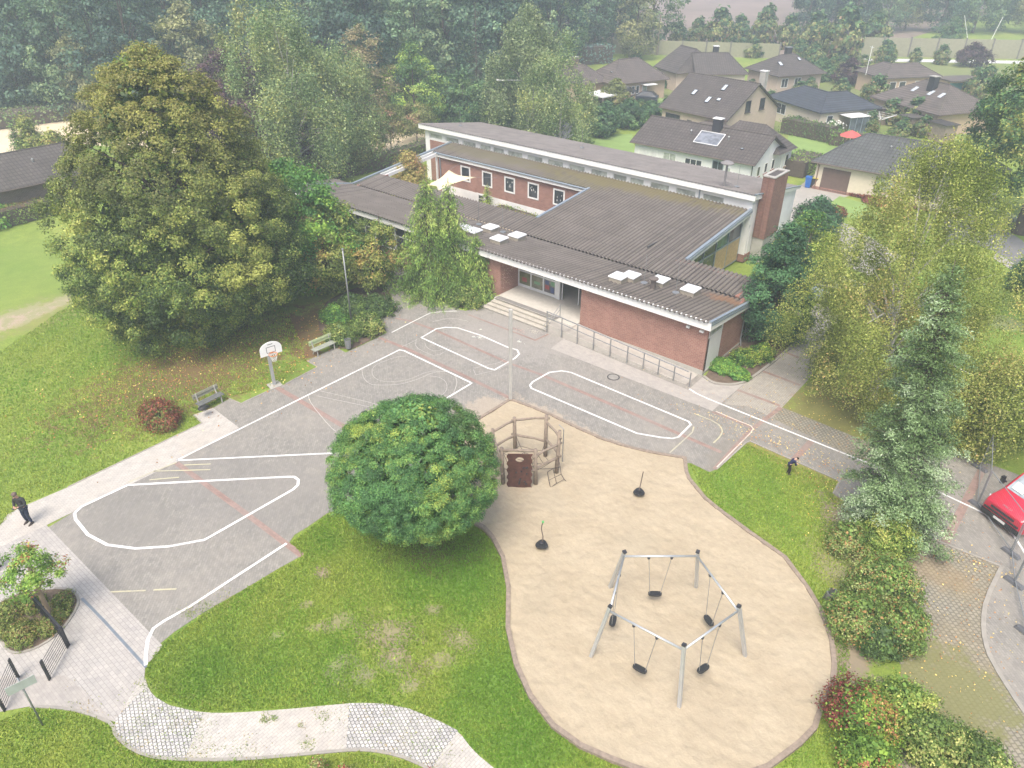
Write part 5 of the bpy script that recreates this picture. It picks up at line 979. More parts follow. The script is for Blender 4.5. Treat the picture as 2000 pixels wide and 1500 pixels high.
e, ro = house('steep_roof_house', (-58.6, 109.5), 60, 8.5, 6.2, 2.7, 5.6, PEACH, ROOFD, 'small house with steep dark roof half hidden behind the wide hip roof', 'B', .5, 0, .4); rwin(ro, 2.3, 1.5, 3.9, .7, .5, .8)
e, ro = house('left_edge_house', (-64.2, 92.4), 75, 4.5, 9.0, 2.7, 4.7, ORBR, ROOFP, 'orange walled house with small brick chimney partly behind the middle birch', 'B', .9, .9, .4); chim(ro, 2.2, 4.5, 4.2, 5.5, .8, .8, BRICKD, CONC)
# house at the far left
e, ro = house('brown_tiled_house', (-73.6, 9.5), 90, 17.5, 8.0, 2.6, 4.5, BRICKD, ROOFD, 'low brick house with brown speckled tile roof at the left edge behind the hedge', 'A', 0, 0, .5)
vent(ro, 11.3, 2.0, 3.6); vent(ro, 14.4, 2.2, 3.7)
# carports
def carport(px, lab, mroof, gable=False):
    p = [G(*q_, 2.2) for q_ in px]; cx = sum(a[0] for a in p)/4; cy = sum(a[1] for a in p)/4
    e = empty('carport', (cx, cy, 0), 0, lab, 'carport'); q = MB(); pts = [(a[0]-cx, a[1]-cy) for a in p]; q.prism(pts, 2.2, 2.38)
    if gable:
        n0 = pts; mid1 = ((n0[0][0]+n0[3][0])/2, (n0[0][1]+n0[3][1])/2, 3.0); mid2 = ((n0[1][0]+n0[2][0])/2, (n0[1][1]+n0[2][1])/2, 3.0)
        q.add([(*n0[0], 2.381), (*n0[1], 2.381), (*n0[2], 2.381), (*n0[3], 2.381), mid1, mid2], [(0, 1, 5, 4), (2, 3, 4, 5), (1, 2, 5), (3, 0, 4)])
    q.build('roof', mroof, e)
    for a in pts: q = MB(); q.beam((a[0]*.93, a[1]*.93, 0), (a[0]*.93, a[1]*.93, 2.2), .12); q.build('post', WOOD, e)
carport([(1146, 184), (1178, 192), (1206, 186), (1176, 177)], 'flat white roofed carport beside the street in the mist', WHITE)
carport([(1190, 176), (1215, 183), (1243, 179), (1216, 168)], 'grey gabled carport between the white carport and the wide hip roof', ROOFG, True)
# noise barrier and pole
BAR = plain('barrier_yellow', (.27, .26, .18), .8, var=.12)
def barrier(p0, p1, h, lab, n):
    e = empty('noise_barrier', (*p0, 0), math.atan2(p1[1]-p0[1], p1[0]-p0[0]), lab, 'barrier wall'); L = math.hypot(p1[0]-p0[0], p1[1]-p0[1])
    q = MB(); q.box(0, L, -.1, .1, 0, h); q.build('panel', BAR, e)
    for i in range(n+1): q = MB(); q.box(L*i/n-.12, L*i/n+.12, -.2, .2, 0, h+.2); q.build('post', plain('barrier_post', (.15, .14, .13), .8) if 'barrier_post' not in bpy.data.materials else bpy.data.materials['barrier_post'], e)
barrier((-50, 165), (-12, 190), 3.4, 'long pale noise barrier wall in the mist at the upper right', 9); barrier((-92, 134), (-60, 152), 2.6, 'pale barrier wall in the mist behind the hip roofed houses', 8)
x, y, _ = G(1283, 108); q = MB(); q.tube([(0, 0, 0), (0, 0, 7.2)], [.14, .09], 6); o = q.build('utility_pole', WOOD); o.location = (x, y, 0); tag(o, 'thin wooden utility pole in the mist at the edge of the ploughed field', 'pole')
# ------------------------------------------------------------ playground
def at(px, z=0): return Vector(G(*px, z))
GALV = plain('galvanised_tube', (.5, .52, .54), .4, .55, var=.06)
TOP = [(-9.4, 17.62), (-7.34, 19.35), (-5.09, 17.94), (-5.76, 15.35), (-8.42, 15.15)]; c0 = Vector((sum(p[0] for p in TOP)/5, sum(p[1] for p in TOP)/5, 0))
BOT = [(-10.12, 18.12), (-7.5, 20.26), (-4.64, 18.54), (-5.46, 15.17), (-8.87, 14.99)]; cb_ = Vector((sum(p[0] for p in BOT)/5, sum(p[1] for p in BOT)/5, 0))
a0 = math.atan2(TOP[0][1]-c0.y, TOP[0][0]-c0.x); RB = 2.88; RT = 2.27
e = empty('swing_set', (cb_.x, cb_.y, 0), 0, 'five sided galvanised swing frame standing in the sand', 'swing frame')
cc = Vector(((c0.x+cb_.x)/2, (c0.y+cb_.y)/2, 0)); tops = []
for i in range(5):
    a = a0-i*2*pi/5; d = Vector((cos(a), sin(a), 0)); t0 = d*RT+(c0-cb_)*.6; b0 = d*RB; tp = Vector((t0.x, t0.y, 2.62)); tops.append(tp)
    q = MB(); q.beam((b0.x, b0.y, 0), tp, .12, .12); q.build('post', GALV, e, bevel=.015)
    q = MB(); u = (tp-Vector((b0.x, b0.y, 0))).normalized(); q.beam(tp+u*.001, tp+u*.07, .13, .13); q.build('post_cap', DARK, e)
for i in range(5):
    a_, b_ = tops[i].copy(), tops[(i+1) % 5].copy(); a_.z = b_.z = 2.42; dd = (b_-a_).normalized(); q = MB(); q.tube([a_+dd*.02, b_-dd*.02], .04, 8); q.build('crossbar', GALV, e, True)
    mid = (a_+b_)/2; sp_ = .4; px_sw = [(1280, 1152), (1391, 1204), (1380, 1303), (1246, 1303), (1193, 1203)][i]
    # hanger and seat of each swing
    s_ = empty('swing', tuple(cb_+mid-Vector((0, 0, 2.42))), math.atan2(dd.y, dd.x), ['swing seat hanging from the far crossbar', 'swing seat hanging from the right rear crossbar', 'swing seat hanging from the right front crossbar', 'swing seat hanging from the left front crossbar', 'swing seat hanging beside the left rear post'][i], 'swing', 'swings on the five sided frame')
    sw = MB(); n = 14; pr = []
    for k_ in range(n): t_ = 2*pi*k_/n; pr.append((.26*abs(cos(t_))**.6*(1 if cos(t_) > 0 else -1), .12*abs(sin(t_))**.7*(1 if sin(t_) > 0 else -1)))
    sw.prism(pr, .43, .5); sw.build('seat', BLACK, s_, bevel=.012)
    for sx_ in (-1, 1):
        q = MB(); q.tube([(sx_*.42, 0, 2.38), (sx_*.2, .0, .5)], .012, 5); q.build('chain', METAL, s_); q = MB(); q.lathe([(.05, 2.3), (.06, 2.38), (.02, 2.4)], (sx_*.42, 0, 0), 8); q.build('bracket', DARK, s_)
# spinning plates
for px, lab, kn in (((1058, 1073), 'black spinning seat with curved pole and green knob on the sand', True), ((1247, 970), 'black spinning seat with straight pole farther back on the sand', False)):
    p = at(px); e = empty('spinner', tuple(p), 0, lab, 'spinner', 'spinning seats in the sand')
    q = MB(); q.tube([(0, 0, 0), (0, 0, .25)], .05, 8); q.build('foot', METAL, e); q = MB(); tri = [(.25*cos(a_), .25*sin(a_)) for a_ in [2.6+k_*2*pi/18 for k_ in range(18)]]; tri = [(x*(1+.12*cos(3*math.atan2(y, x))), y*(1+.12*cos(3*math.atan2(y, x)))) for x, y in tri]
    q.prism(tri, .25, .31); q.build('plate', BLACK, e, bevel=.01)
    q = MB(); q.lathe([(.1, .31), (.09, .4), (.05, .42)], n=10); q.build('hub', DARK, e)
    pts = [(0, 0, .4)]+[((.05*sin(k_*1.1) if kn else .015*k_), 0, .4+k_*.18) for k_ in range(1, 7)]; q = MB(); q.tube(pts, .022, 6); q.build('pole', plain('pole_brown', (.14, .11, .1), .6, .3) if 'pole_brown' not in bpy.data.materials else bpy.data.materials['pole_brown'], e)
    if kn: q = MB(); q.lathe([(.02, 0), (.05, .03), (.05, .09), (.02, .12)], (.05*sin(6.6), 0, 1.46), 10); q.build('knob', plain('green_plastic', (.1, .4, .12), .5), e)
# climbing frame
e = empty('climbing_frame', (-17.1, 21.8, 0), 0, 'weathered log climbing frame with rope net and brown climbing wall', 'climbing frame')
O = Vector((-17.1, 21.8, 0))
LP = [((-17.36, 20.23), 2.15), ((-16.19, 21.16), 2.1), ((-15.97, 22.43), 2.5), ((-17.15, 23.13), 2.45), ((-18.6, 22.61), 1.95), ((-18.92, 21.27), 1.85)]
rg = random.Random(4); lp = []
for (x, y), h in LP:
    b_ = Vector((x, y, 0))-O; t_ = b_*1.02+Vector((rg.uniform(-.05, .05), rg.uniform(-.05, .05), h)); lp.append((b_, t_)); q = MB(); q.tube([b_-Vector((0, 0, .05)), (b_+t_)/2+Vector((rg.uniform(-.03, .03), 0, 0)), t_], [.105, .09, .085], 9); q.build('log_post', WOOD, e, True)
def rail(a, za, b, zb, r=.06, sag=.06, over=.15):
    A__ = Vector((a.x, a.y, za)); B__ = Vector((b.x, b.y, zb)); d = (B__-A__).normalized(); q = MB(); q.tube([A__-d*over, A__.lerp(B__, .35)+Vector((0, 0, sag)), A__.lerp(B__, .7)+Vector((0, 0, sag*.3)), B__+d*over], [r, r*.9, r*1.05, r*.85], 8); q.build('log_rail', WOOD, e, True)
for i, j, zz in ((1, 2, (.95, 1.0)), (2, 3, (1.15, 1.05)), (3, 4, (.9, .95)), (4, 5, (.85, .8)), (5, 0, (.75, .75)), (1, 2, (1.7, 1.75)), (2, 3, (2.15, 2.05)), (3, 4, (2.25, 1.8)), (4, 5, (1.75, 1.7)), (5, 0, (1.5, 1.35))):
    rail(lp[i][1], zz[0], lp[j][1], zz[1])
rail(lp[0][1], 2.0, lp[1][1], 2.0, .07, .03, .1)
# climbing wall between the two front posts
A__, B__ = lp[0][0], lp[1][0]; d = (B__-A__); L = d.length; d = d.normalized(); nn = Vector((d.y, -d.x, 0)); q = MB(); out = []
for k_ in range(41): z = .04+k_/40*1.86; out.append((.2+.035*sin(z*17), z))
for k_ in range(41): z = 1.9-k_/40*1.86; out.append((L-.2+.035*sin(z*17+.6), z))
hole = [(L/2+.19*cos(k_*2*pi/20), 1.6+.13*sin(k_*2*pi/20)) for k_ in range(20)]
import bmesh
bm = bmesh.new(); lean = .16
def W3(u, z, off): return A__+d*u+nn*(off+.12*(1.9-z)/1.9)+Vector((0, 0, z))
vo = [bm.verts.new(W3(u, z, .12)) for u, z in out]; vi = [bm.verts.new(W3(u, z, .12)) for u, z in hole]
eg = [bm.edges.new((vo[i], vo[(i+1) % len(vo)])) for i in range(len(vo))]+[bm.edges.new((vi[i], vi[(i+1) % len(vi)])) for i in range(len(vi))]
bmesh.ops.triangle_fill(bm, use_beauty=True, use_dissolve=False, edges=eg)
me = bpy.data.meshes.new('climbing_wall'); bm.to_mesh(me); bm.free(); BRW = plain('brown_board', (.085, .035, .028), .55, var=.35, scale=5); me.materials.append(BRW)
o = bpy.data.objects.new('climbing_wall', me); COL.objects.link(o); o.parent = e; md = o.modifiers.new('s', 'SOLIDIFY'); md.thickness = .04
for k_ in range(11):
    u, z = rg.uniform(.35, L-.35), rg.uniform(.2, 1.35); p = W3(u, z, .15); q = MB(); q.lathe([(.05, -.03), (.045, .03), (.01, .045)], tuple(p), 7); q.build('hold', DARK, e)
ROPE = plain('dark_rope', (.07, .055, .05), .9)
ctr = Vector((.15, .05, .5)); q = MB(); rings = []
for rr_, zc in ((.35, .5), (.7, .52), (1.05, .62)):
    ring = []
    for i in range(6):
        t_ = lp[i][0]; p = ctr.lerp(Vector((t_.x, t_.y, .85)), rr_/1.45); p.z = zc; ring.append(p)
    rings.append(ring)
    for i in range(6): q.tube([ring[i], (ring[i]+ring[(i+1) % 6])/2-Vector((0, 0, .04)), ring[(i+1) % 6]], .014, 4)
for i in range(6): q.tube([ctr, rings[0][i], rings[1][i], rings[2][i], Vector((lp[i][0].x, lp[i][0].y, .95))], .014, 4)
q.build('rope_net', ROPE, e)
q = MB(); P_ = [[at((1069, 922), .3), at((1080, 915), .75), at((1094, 912), .75)], [at((1072, 938), .25), at((1084, 932), .4), at((1096, 926), .45)], [at((1075, 952), .1), at((1087, 944), .15), at((1102, 936), .2)]]
P_ = [[p-O for p in r_] for r_ in P_]
for r_ in P_: q.tube(r_, .016, 4)
for c_ in range(3): q.tube([P_[i][c_] for i in range(3)], .016, 4)
q.tube([P_[2][0], at((1074, 968))-O], .016, 4); q.tube([P_[2][2], at((1110, 944))-O], .016, 4); q.tube([lp[1][0]+Vector((0, 0, .95)), P_[0][1]], .016, 4); q.tube([lp[2][0]+Vector((0, 0, 1.3)), P_[0][2]], .016, 4); q.build('climbing_net', ROPE, e)
b_ = at((1098, 905))-O; q = MB(); q.tube([b_, b_+Vector((0, 0, 2.0)), b_+Vector((-.35, .1, 2.05))], .022, 6); q.build('climbing_pole', METAL, e)
# tall square post at the apex, flagpole
p = at((997, 783)); q = MB(); q.beam((0, 0, -.05), (0, 0, 5.5), .17, .17, up=(1, 1, 0)); o = q.build('tall_post', plain('grey_post', (.42, .41, .39), .8, var=.1), bevel=.02); o.location = p; o.rotation_euler = (0, 0, R(10)); tag(o, 'tall square grey post at the tip of the sand pit', 'post')
p = at((688, 641)); e = empty('flagpole', tuple(p), 0, 'slim white flagpole standing in the shrubs', 'flagpole'); q = MB(); q.tube([(0, 0, 0), (0, 0, 5.3)], [.06, .045], 8); q.build('pole', METAL, e, True); q = MB(); q.lathe([(.07, 5.3), (.07, 5.36), (.02, 5.4)], n=8); q.build('cap', METAL, e)
# basketball hoop
p = at((536, 752)); fx = Vector((cos(R(-12)), sin(R(-12)), 0)); e = empty('basketball_hoop', tuple(p), R(-12), 'basketball hoop with white backboard on a galvanised pole at the edge of the court', 'basketball hoop')
q = MB(); q.beam((0, 0, 0), (0, 0, 2.1), .16, .16); q.beam((0, 0, 2.05), (.35, 0, 2.5), .15, .15); q.beam((.33, 0, 2.45), (.5, 0, 2.55), .12, .12); q.build('pole', GALV, e, bevel=.01)
q = MB(); pr = [(-.6, 0), (.6, 0), (.6, .35)]+[(.6*cos(a_), .35+.42*sin(a_)) for a_ in [pi*k_/14 for k_ in range(1, 14)]]+[(-.6, .35)]; nn_ = len(pr)
q.add([(.5, y, 2.2+z) for y, z in pr]+[(.55, y, 2.2+z) for y, z in pr], [tuple(range(nn_)), tuple(range(2*nn_-1, nn_-1, -1))]+[(i, (i+1) % nn_, nn_+(i+1) % nn_, nn_+i) for i in range(nn_)]); bdo = q.build('backboard', WHITE, e)
q = MB()
for y0_, y1_, z0_, z1_ in ((-.25, .25, 2.34, 2.365), (-.25, .25, 2.675, 2.7), (-.25, -.225, 2.365, 2.675), (.225, .25, 2.365, 2.675), (-.14, .14, 2.82, 2.85)): q.box(.551, .555, y0_, y1_, z0_, z1_)
q.build('board_marking', DARK, bdo)
RIM = plain('orange_rim', (.6, .2, .06), .5); q = MB(); q.tube([(.8+.23*cos(a_), .23*sin(a_), 2.33) for a_ in [2*pi*k_/16 for k_ in range(17)]], .02, 6, False); q.beam((.55, 0, 2.33), (.6, 0, 2.33), .12, .05); q.build('rim', RIM, e)
q = MB()
for k_ in range(10):
    a_ = 2*pi*k_/10; a2 = a_+2*pi/10
    q.tube([(.8+.22*cos(a_), .22*sin(a_), 2.31), (.8+.15*cos(a2), .15*sin(a2), 2.1), (.8+.11*cos(a_), .11*sin(a_), 1.93)], .009, 4); q.tube([(.8+.22*cos(a2), .22*sin(a2), 2.31), (.8+.15*cos(a_), .15*sin(a_), 2.1), (.8+.11*cos(a2), .11*sin(a2), 1.93)], .009, 4)
q.build('net', WHITE, e); q = MB(); q.box(-.3, .35, -.35, .35, 0, .04); q.build('base', CONC, e)
# benches
def bench(pa, pb, lab, c1, c2):
    a, b_ = at(pa), at(pb); d = b_-a; L = d.length; e = empty('park_bench', tuple((a+b_)/2), math.atan2(d.y, d.x), lab, 'bench')
    m1 = plain('bench_slat', c1, .8, var=.15, scale=8); m2 = plain('bench_back', c2, .8, var=.15, scale=8); h = L/2
    q = MB()
    for y in (-.2, -.05, .1): q.box(-h, h, y-.065, y+.065, .42, .46)
    q.build('seat', m1, e); q = MB()
    for z in (.62, .78): q.add([(-h, .24, z), (h, .24, z), (h, .28, z), (-h, .28, z), (-h, .28, z+.12), (h, .28, z+.12), (h, .32, z+.12), (-h, .32, z+.12)], [(0, 3, 2, 1), (4, 5, 6, 7), (0, 1, 5, 4), (1, 2, 6, 5), (2, 3, 7, 6), (3, 0, 4, 7)])
    q.build('backrest', m2, e)
    for x in (-h+.2, h-.2): q = MB(); q.tube([(x, -.22, 0), (x, -.2, .38), (x, .14, .4), (x, .3, .9)], .04, 6); q.tube([(x, .28, 0), (x, .12, .4)], .04, 6); q.build('leg', CONC, e)
    return e, L
bench((612, 697), (655, 678), 'green slatted bench beside the shrubs and flagpole', (.3, .32, .27), (.32, .38, .2))
e, L = bench((388, 804), (436, 780), 'old dark bench with a bag on it next to the reddish bush', (.13, .135, .13), (.22, .22, .16))
p = at((397, 797), .46); q = MB(); q.lathe([(.1, 0), (.19, .06), (.2, .13), (.12, .2), (.03, .22)], n=10); o = q.build('bag', BLACK, None, True); o.location = p+Vector((.12, -.05, 0)); o.scale = (1, 1.5, 1); tag(o, 'black bag lying on the old dark bench', 'bag')
# litter bins
def bin_(px, lab, tilt=0, h=.6, r=.2):
    p = at(px); e = empty('litter_bin', tuple(p), 0, lab, 'litter bin'); e.rotation_euler = (tilt, tilt*.6, 0)
    q = MB(); q.lathe([(r*.8, .12), (r, .12+h), (r*.92, .12+h), (r*.72, .17)], n=14); q.build('bin', METAL, e); q = MB(); q.tube([(-r, 0, 0), (-r, 0, .6)], .03, 5); q.build('post', METAL, e)
bin_((681, 683), 'small grey litter bin in front of the shrubs by the bench'); bin_((1617, 1175), 'grey litter bin leaning against the bushes right of the sand pit', R(14), .62, .2)
# barrier railings at lower left
P4 = [Vector((-23.36, 3.35, 0)), Vector((-22.46, 2.37, 0)), Vector((-23.34, 1.71, 0)), Vector((-22.37, .92, 0))]
def railsec(a, b, lab, n=8, h=1.0, name='barrier_railing'):
    e = empty(name, tuple(a), 0, lab, 'railing'); v_ = b-a; d = v_.normalized(); nn = Vector((-d.y, d.x, 0))
    for p in (Vector((0, 0, 0)), v_): q = MB(); q.beam(p, p+Vector((0, 0, h)), .12, .04, up=nn); q.build('post', DARK, e)
    q = MB()
    for k_ in range(n): z = .12+k_*(h-.2)/(n-1); q.tube([Vector((0, 0, z)), v_+Vector((0, 0, z))], .011, 4)
    q.build('rails', DARK, e); return e
railsec(P4[0], P4[1], 'dark railing section standing right below the planter'); railsec(P4[2], P4[3], 'dark railing section at the left edge behind the sign post')
a = P4[0]+Vector((-.05, .05, 0)); bq = Vector((-26.3, 3.36, 0)); e = empty('bar_fence', tuple(a), 0, 'dark vertical bar fence running through the planter', 'fence'); v_ = bq-a
q = MB(); q.beam(Vector((0, 0, .98)), v_+Vector((0, 0, .98)), .07, .03); q.beam(Vector((0, 0, .12)), v_+Vector((0, 0, .12)), .05, .03); q.build('rails', DARK, e); q = MB()
for k_ in range(26): p = v_*(k_/25); q.beam(p+Vector((0, 0, .0)), p+Vector((0, 0, 1.0)), .016)
q.build('bars', DARK, e)
for k_ in (0, .5, 1): q = MB(); q.beam(v_*k_, v_*k_+Vector((0, 0, 1.0)), .1, .04); q.build('post', DARK, e)
# sign seen from behind
p = at((84, 1417)); e = empty('sign_post', tuple(p), R(0), 'grey sign plate seen from behind on a thin leaning pole in the lower left lawn', 'sign')
q = MB(); q.tube([(0, 0, 0), (0, 0, 2.38)], .03, 8); q.build('pole', METAL, e, True); q = MB()
q.box(.035, .05, -.4, .4, 1.9, 2.25); sg = q.build('sign_plate', plain('sign_back', (.4, .43, .42), .5, 0), e); sg.rotation_euler = (0, 0, R(-10)); q = MB(); q.box(-.035, .034, -.06, .06, 2.05, 2.09); q.build('clamp', METAL, e)
# construction fence
MESH = plain('fence_wire', (.32, .34, .36), .5, .5, var=.05)
FP = [at((1912, 915)), at((1907, 988)), at((1973, 1082)), at((1979, 1140)), at((2002, 1238)), at((2030, 1330))]
fl_ = ['mesh fence panel farthest from the camera beside the red van', 'mesh fence panel in front of the red van', 'short mesh fence panel below the red van', 'mesh fence panel at the right edge above the herringbone paving', 'nearest mesh fence panel at the right edge']
for i in range(5):
    a, b_ = FP[i], FP[i+1]; v_ = b_-a; d = v_.normalized(); e = empty('mesh_fence', tuple(a), 0, fl_[i], 'fence panel', 'temporary site fence'); h = 2.0
    q = MB(); q.tube([d*.06+Vector((0, 0, .1)), d*.06+Vector((0, 0, h))], .024, 6); q.tube([v_-d*.06+Vector((0, 0, .1)), v_-d*.06+Vector((0, 0, h))], .024, 6); q.tube([d*.06+Vector((0, 0, h)), v_-d*.06+Vector((0, 0, h))], .02, 6); q.tube([d*.06+Vector((0, 0, .2)), v_-d*.06+Vector((0, 0, .2))], .02, 6); q.build('frame', MESH, e)
    q = MB(); n = int(v_.length/.1)
    for k_ in range(1, n): p = v_*(k_/n); q.beam(p+Vector((0, 0, .2)), p+Vector((0, 0, h)), .0022)
    for z in (.5, .8, 1.1, 1.4, 1.7): q.beam(d*.06+Vector((0, 0, z)), v_-d*.06+Vector((0, 0, z)), .0022)
    q.build('wire_mesh', MESH, e)
for i, p in enumerate(FP[:5]):
    q = MB(); q.add([(-.4, -.12, 0), (.4, -.12, 0), (.4, .12, 0), (-.4, .12, 0), (-.32, -.09, .13), (.32, -.09, .13), (.32, .09, .13), (-.32, .09, .13)], [(0, 3, 2, 1), (4, 5, 6, 7), (0, 1, 5, 4), (1, 2, 6, 5), (2, 3, 7, 6), (3, 0, 4, 7)]); o = q.build('concrete_block', plain('foot_grey', (.12, .125, .14), .9) if i == 0 else bpy.data.materials['foot_grey'], bevel=.015)
    o.location = (p.x, p.y, .02); o.rotation_euler = (0, 0, R(-25)); tag(o, ['heavy block foot farthest back near the grass corner', 'heavy block foot on the red strip by the white line', 'heavy block foot in front of the red van', 'heavy block foot under the short fence panel', 'heavy block foot at the right edge, nearest'][i], 'concrete block', 'feet of the site fence')
# ------------------------------------------------------------ vehicles
def paint(name, c): m, t, b = newmat(name); b.inputs['Base Color'].default_value = (*c, 1); b.inputs['Roughness'].default_value = .28; b.inputs['Coat Weight'].default_value = .5; return m
def loft(m, secs):
    """secs: list of (x, [(y,z)...]) closed rings"""
    n = len(secs[0][1]); vs = [(x, y, z) for x, r_ in secs for y, z in r_]
    fs = [(i*n+k_, i*n+(k_+1) % n, (i+1)*n+(k_+1) % n, (i+1)*n+k_) for i in range(len(secs)-1) for k_ in range(n)]+[tuple(range(n-1, -1, -1)), tuple((len(secs)-1)*n+k_ for k_ in range(n))]
    m.add(vs, fs)
def body_ring(w, zb, zs, zt, wt):
    return [(-w*.94, zb), (-w, zb+.12), (-w, zs-.1), (-w*.98, zs), (-wt, zt-.04), (-wt*.9, zt), (wt*.9, zt), (wt, zt-.04), (w*.98, zs), (w, zs-.1), (w, zb+.12), (w*.94, zb)]
def vehicle(name, loc, rz, lab, col_, prof, W=.9, wheels=((.85, .32), (3.5, .32)), van=False, cat='car'):
    e = empty(name, loc, rz, lab, cat); m = MB(); P_ = paint(name+'_paint', col_)
    loft(m, [(-x, body_ring(W*k_, zb, zs, zt, W*kt)) for x, k_, zb, zs, zt, kt in prof]); bo = m.build('body', P_, e, True, bevel=.02)
    for x, r_ in wheels:
        for s in (-1, 1):
            q = MB(); q.tube([(-x, s*(W-.16), r_), (-x, s*(W+.012), r_)], r_, 18); wo = q.build('wheel', BLACK, e); q = MB(); q.tube([(-x, s*(W+.013), r_), (-x, s*(W+.02), r_)], r_*.6, 14); q.build('rim', METAL, wo)
    return e, P_
# red van: x = 0 at the nose, body runs to -x
VP = [(0, .86, .35, .75, .95, .8), (.08, .93, .28, .8, 1.0, .86), (.3, .98, .25, .9, 1.1, .9), (.75, 1.0, .25, 1.0, 1.26, .86), (.85, 1.0, .25, 1.05, 1.3, .85), (1.5, 1.0, .25, 1.1, 1.98, .78), (2.0, 1.0, .25, 1.1, 2.15, .76), (2.6, 1.0, .25, 1.1, 2.3, .8), (5.4, 1.0, .25, 1.1, 2.3, .8), (5.5, .98, .3, 1.1, 2.2, .78)]
fd = Vector((-.5, -.866, 0)); nose = Vector(G(1968, 1040))+Vector((-.45, .05, 0)); 
e, PR = vehicle('red_van', tuple(nose), math.atan2(fd.y, fd.x), 'red van with dark bumper parked behind the mesh fence at the right edge', (.5, .02, .05), VP, 1.0, ((.95, .35), (4.6, .35)), cat='van')
q = MB(); q.add([(-.88, -.76, 1.35), (-.88, .76, 1.35), (-1.56, .68, 2.05), (-1.56, -.68, 2.05)], [(0, 1, 2, 3)]); o = q.build('windscreen', glassmat('pale_screen', (.2, .23, .25), .05), e)
q = MB(); q.add([(-.95, -.6, 1.43), (-.95, -.1, 1.43), (-1.2, -.1, 1.69), (-1.2, -.6, 1.69)], [(0, 1, 2, 3)]); q.v = [(x+.03, y, z+.03) for x, y, z in q.v]; q.build('paper_sheet', WHITE, o)
q = MB(); q.box(-.1, .03, -.9, .9, .25, .5); q.beam((.0, -.82, .62), (.0, .82, .62), .1, .08); q.build('bumper', BLACK, e, bevel=.02)
q = MB(); q.beam((-.02, -.55, .8), (-.02, .55, .8), .1, .1); q.beam((-.05, -.6, .9), (-.05, .6, .9), .08, .03); q.build('grille', DARK, e)
for s in (-1, 1):
    q = MB(); q.beam((-.1, s*.7, .86), (-.35, s*.9, .98), .18, .12); q.build('headlight', glassmat('lamp_glass', (.4, .42, .44), .1), e); q = MB(); q.beam((-1.15, s*1.0, 1.4), (-1.1, s*1.14, 1.42), .06); q.beam((-1.1, s*1.16, 1.25), (-1.1, s*1.18, 1.6), .14, .16); q.build('mirror', BLACK, e)
    q = MB(); q.add([(-1.45, s*.985, 1.25), (-2.3, s*.985, 1.25), (-2.25, s*.86, 1.85), (-1.8, s*.88, 1.85)], [(0, 1, 2, 3)]); q.build('side_window', GLASS, e)
q = MB(); q.box(.031, .045, -.27, .27, .36, .47); q.build('number_plate', WHITE, e)
cu = bpy.data.curves.new('t', 'FONT'); cu.body = 'IVECO'; cu.size = .15; cu.extrude = .006; cu.align_x = 'CENTER'; to = bpy.data.objects.new('t', cu); COL.objects.link(to); dg = bpy.context.evaluated_depsgraph_get(); me = bpy.data.meshes.new_from_object(to.evaluated_get(dg)); bpy.data.objects.remove(to)
o = bpy.data.objects.new('front_lettering', me); COL.objects.link(o); me.materials.clear(); me.materials.append(METAL); o.parent = e; o.location = (-.13, 0, 1.035); o.rotation_euler = (R(14), 0, R(90))
CPF = [(0, .85, .3, .55, .65, .7), (.1, .93, .22, .6, .72, .8), (.9, 1.0, .2, .8, .95, .86), (1.25, 1.0, .2, .85, 1.0, .84), (1.9, 1.0, .2, .88, 1.4, .68), (2.4, 1.0, .2, .9, 1.46, .66), (3.3, 1.0, .2, .9, 1.42, .66), (4.0, .98, .22, .88, 1.0, .8), (4.25, .92, .3, .8, .92, .8)]
def car(loc, rz, lab, c, nm='parked_car'):
    e, _ = vehicle(nm, loc, rz, lab, c, CPF, .88)
    q = MB(); q.add([(-1.28, -.62, 1.03), (-1.28, .62, 1.03), (-1.88, .54, 1.41), (-1.88, -.54, 1.41)], [(0, 1, 2, 3)]); q.add([(-3.95, -.62, 1.03), (-3.95, .62, 1.03), (-3.38, .54, 1.42), (-3.38, -.54, 1.42)], [(3, 2, 1, 0)])
    for s in (-1, 1): q.add([(-1.45, s*.845, .95), (-3.75, s*.845, .95), (-3.3, s*.645, 1.36), (-2.0, s*.645, 1.38)], [(0, 1, 2, 3)])
    q.v = [(x, y*1.01, z+.02) for x, y, z in q.v]; q.build('windows', GLASS, e); return e
car(tuple(at((1612, 575))+Vector((1.0, 2.2, 0))), R(78), 'silver blue car half hidden under the right hand birch', (.3, .36, .42)); car(tuple(at((1968, 432))), R(60), 'grey car parked beside the road behind the big right hand tree', (.25, .26, .28))
car(tuple(at((1165, 205))), R(200), 'dark car standing under the white carport', (.03, .04, .06)); car(tuple(at((1228, 196))), R(200), 'black car standing under the grey gabled carport', (.02, .025, .04))
# wheelie bins, dryer, parasol, lamp
def wheelie(px, lab, c, lidc):
    p = at(px); e = empty('wheelie_bin', tuple(p), R(10), lab, 'wheelie bin', None); q = MB(); q.add([(-.22, -.25, .05), (.22, -.25, .05), (.22, .25, .05), (-.22, .25, .05), (-.3, -.34, 1.0), (.3, -.34, 1.0), (.3, .34, 1.0), (-.3, .34, 1.0)], [(0, 3, 2, 1), (4, 5, 6, 7), (0, 1, 5, 4), (1, 2, 6, 5), (2, 3, 7, 6), (3, 0, 4, 7)]); q.build('bin', plain('bin_%s' % lidc[1], c, .5), e)
    q = MB(); q.box(-.32, .32, -.37, .36, 1.0, 1.07); q.beam((-.25, .4, 1.02), (.25, .4, 1.02), .04); q.build('lid', plain('lid_%s' % lidc[1], lidc[0], .5), e)
    for x in (-.24, .24): q = MB(); q.tube([(x-.03, .3, .1), (x+.03, .3, .1)], .1, 10); q.build('wheel', BLACK, e)
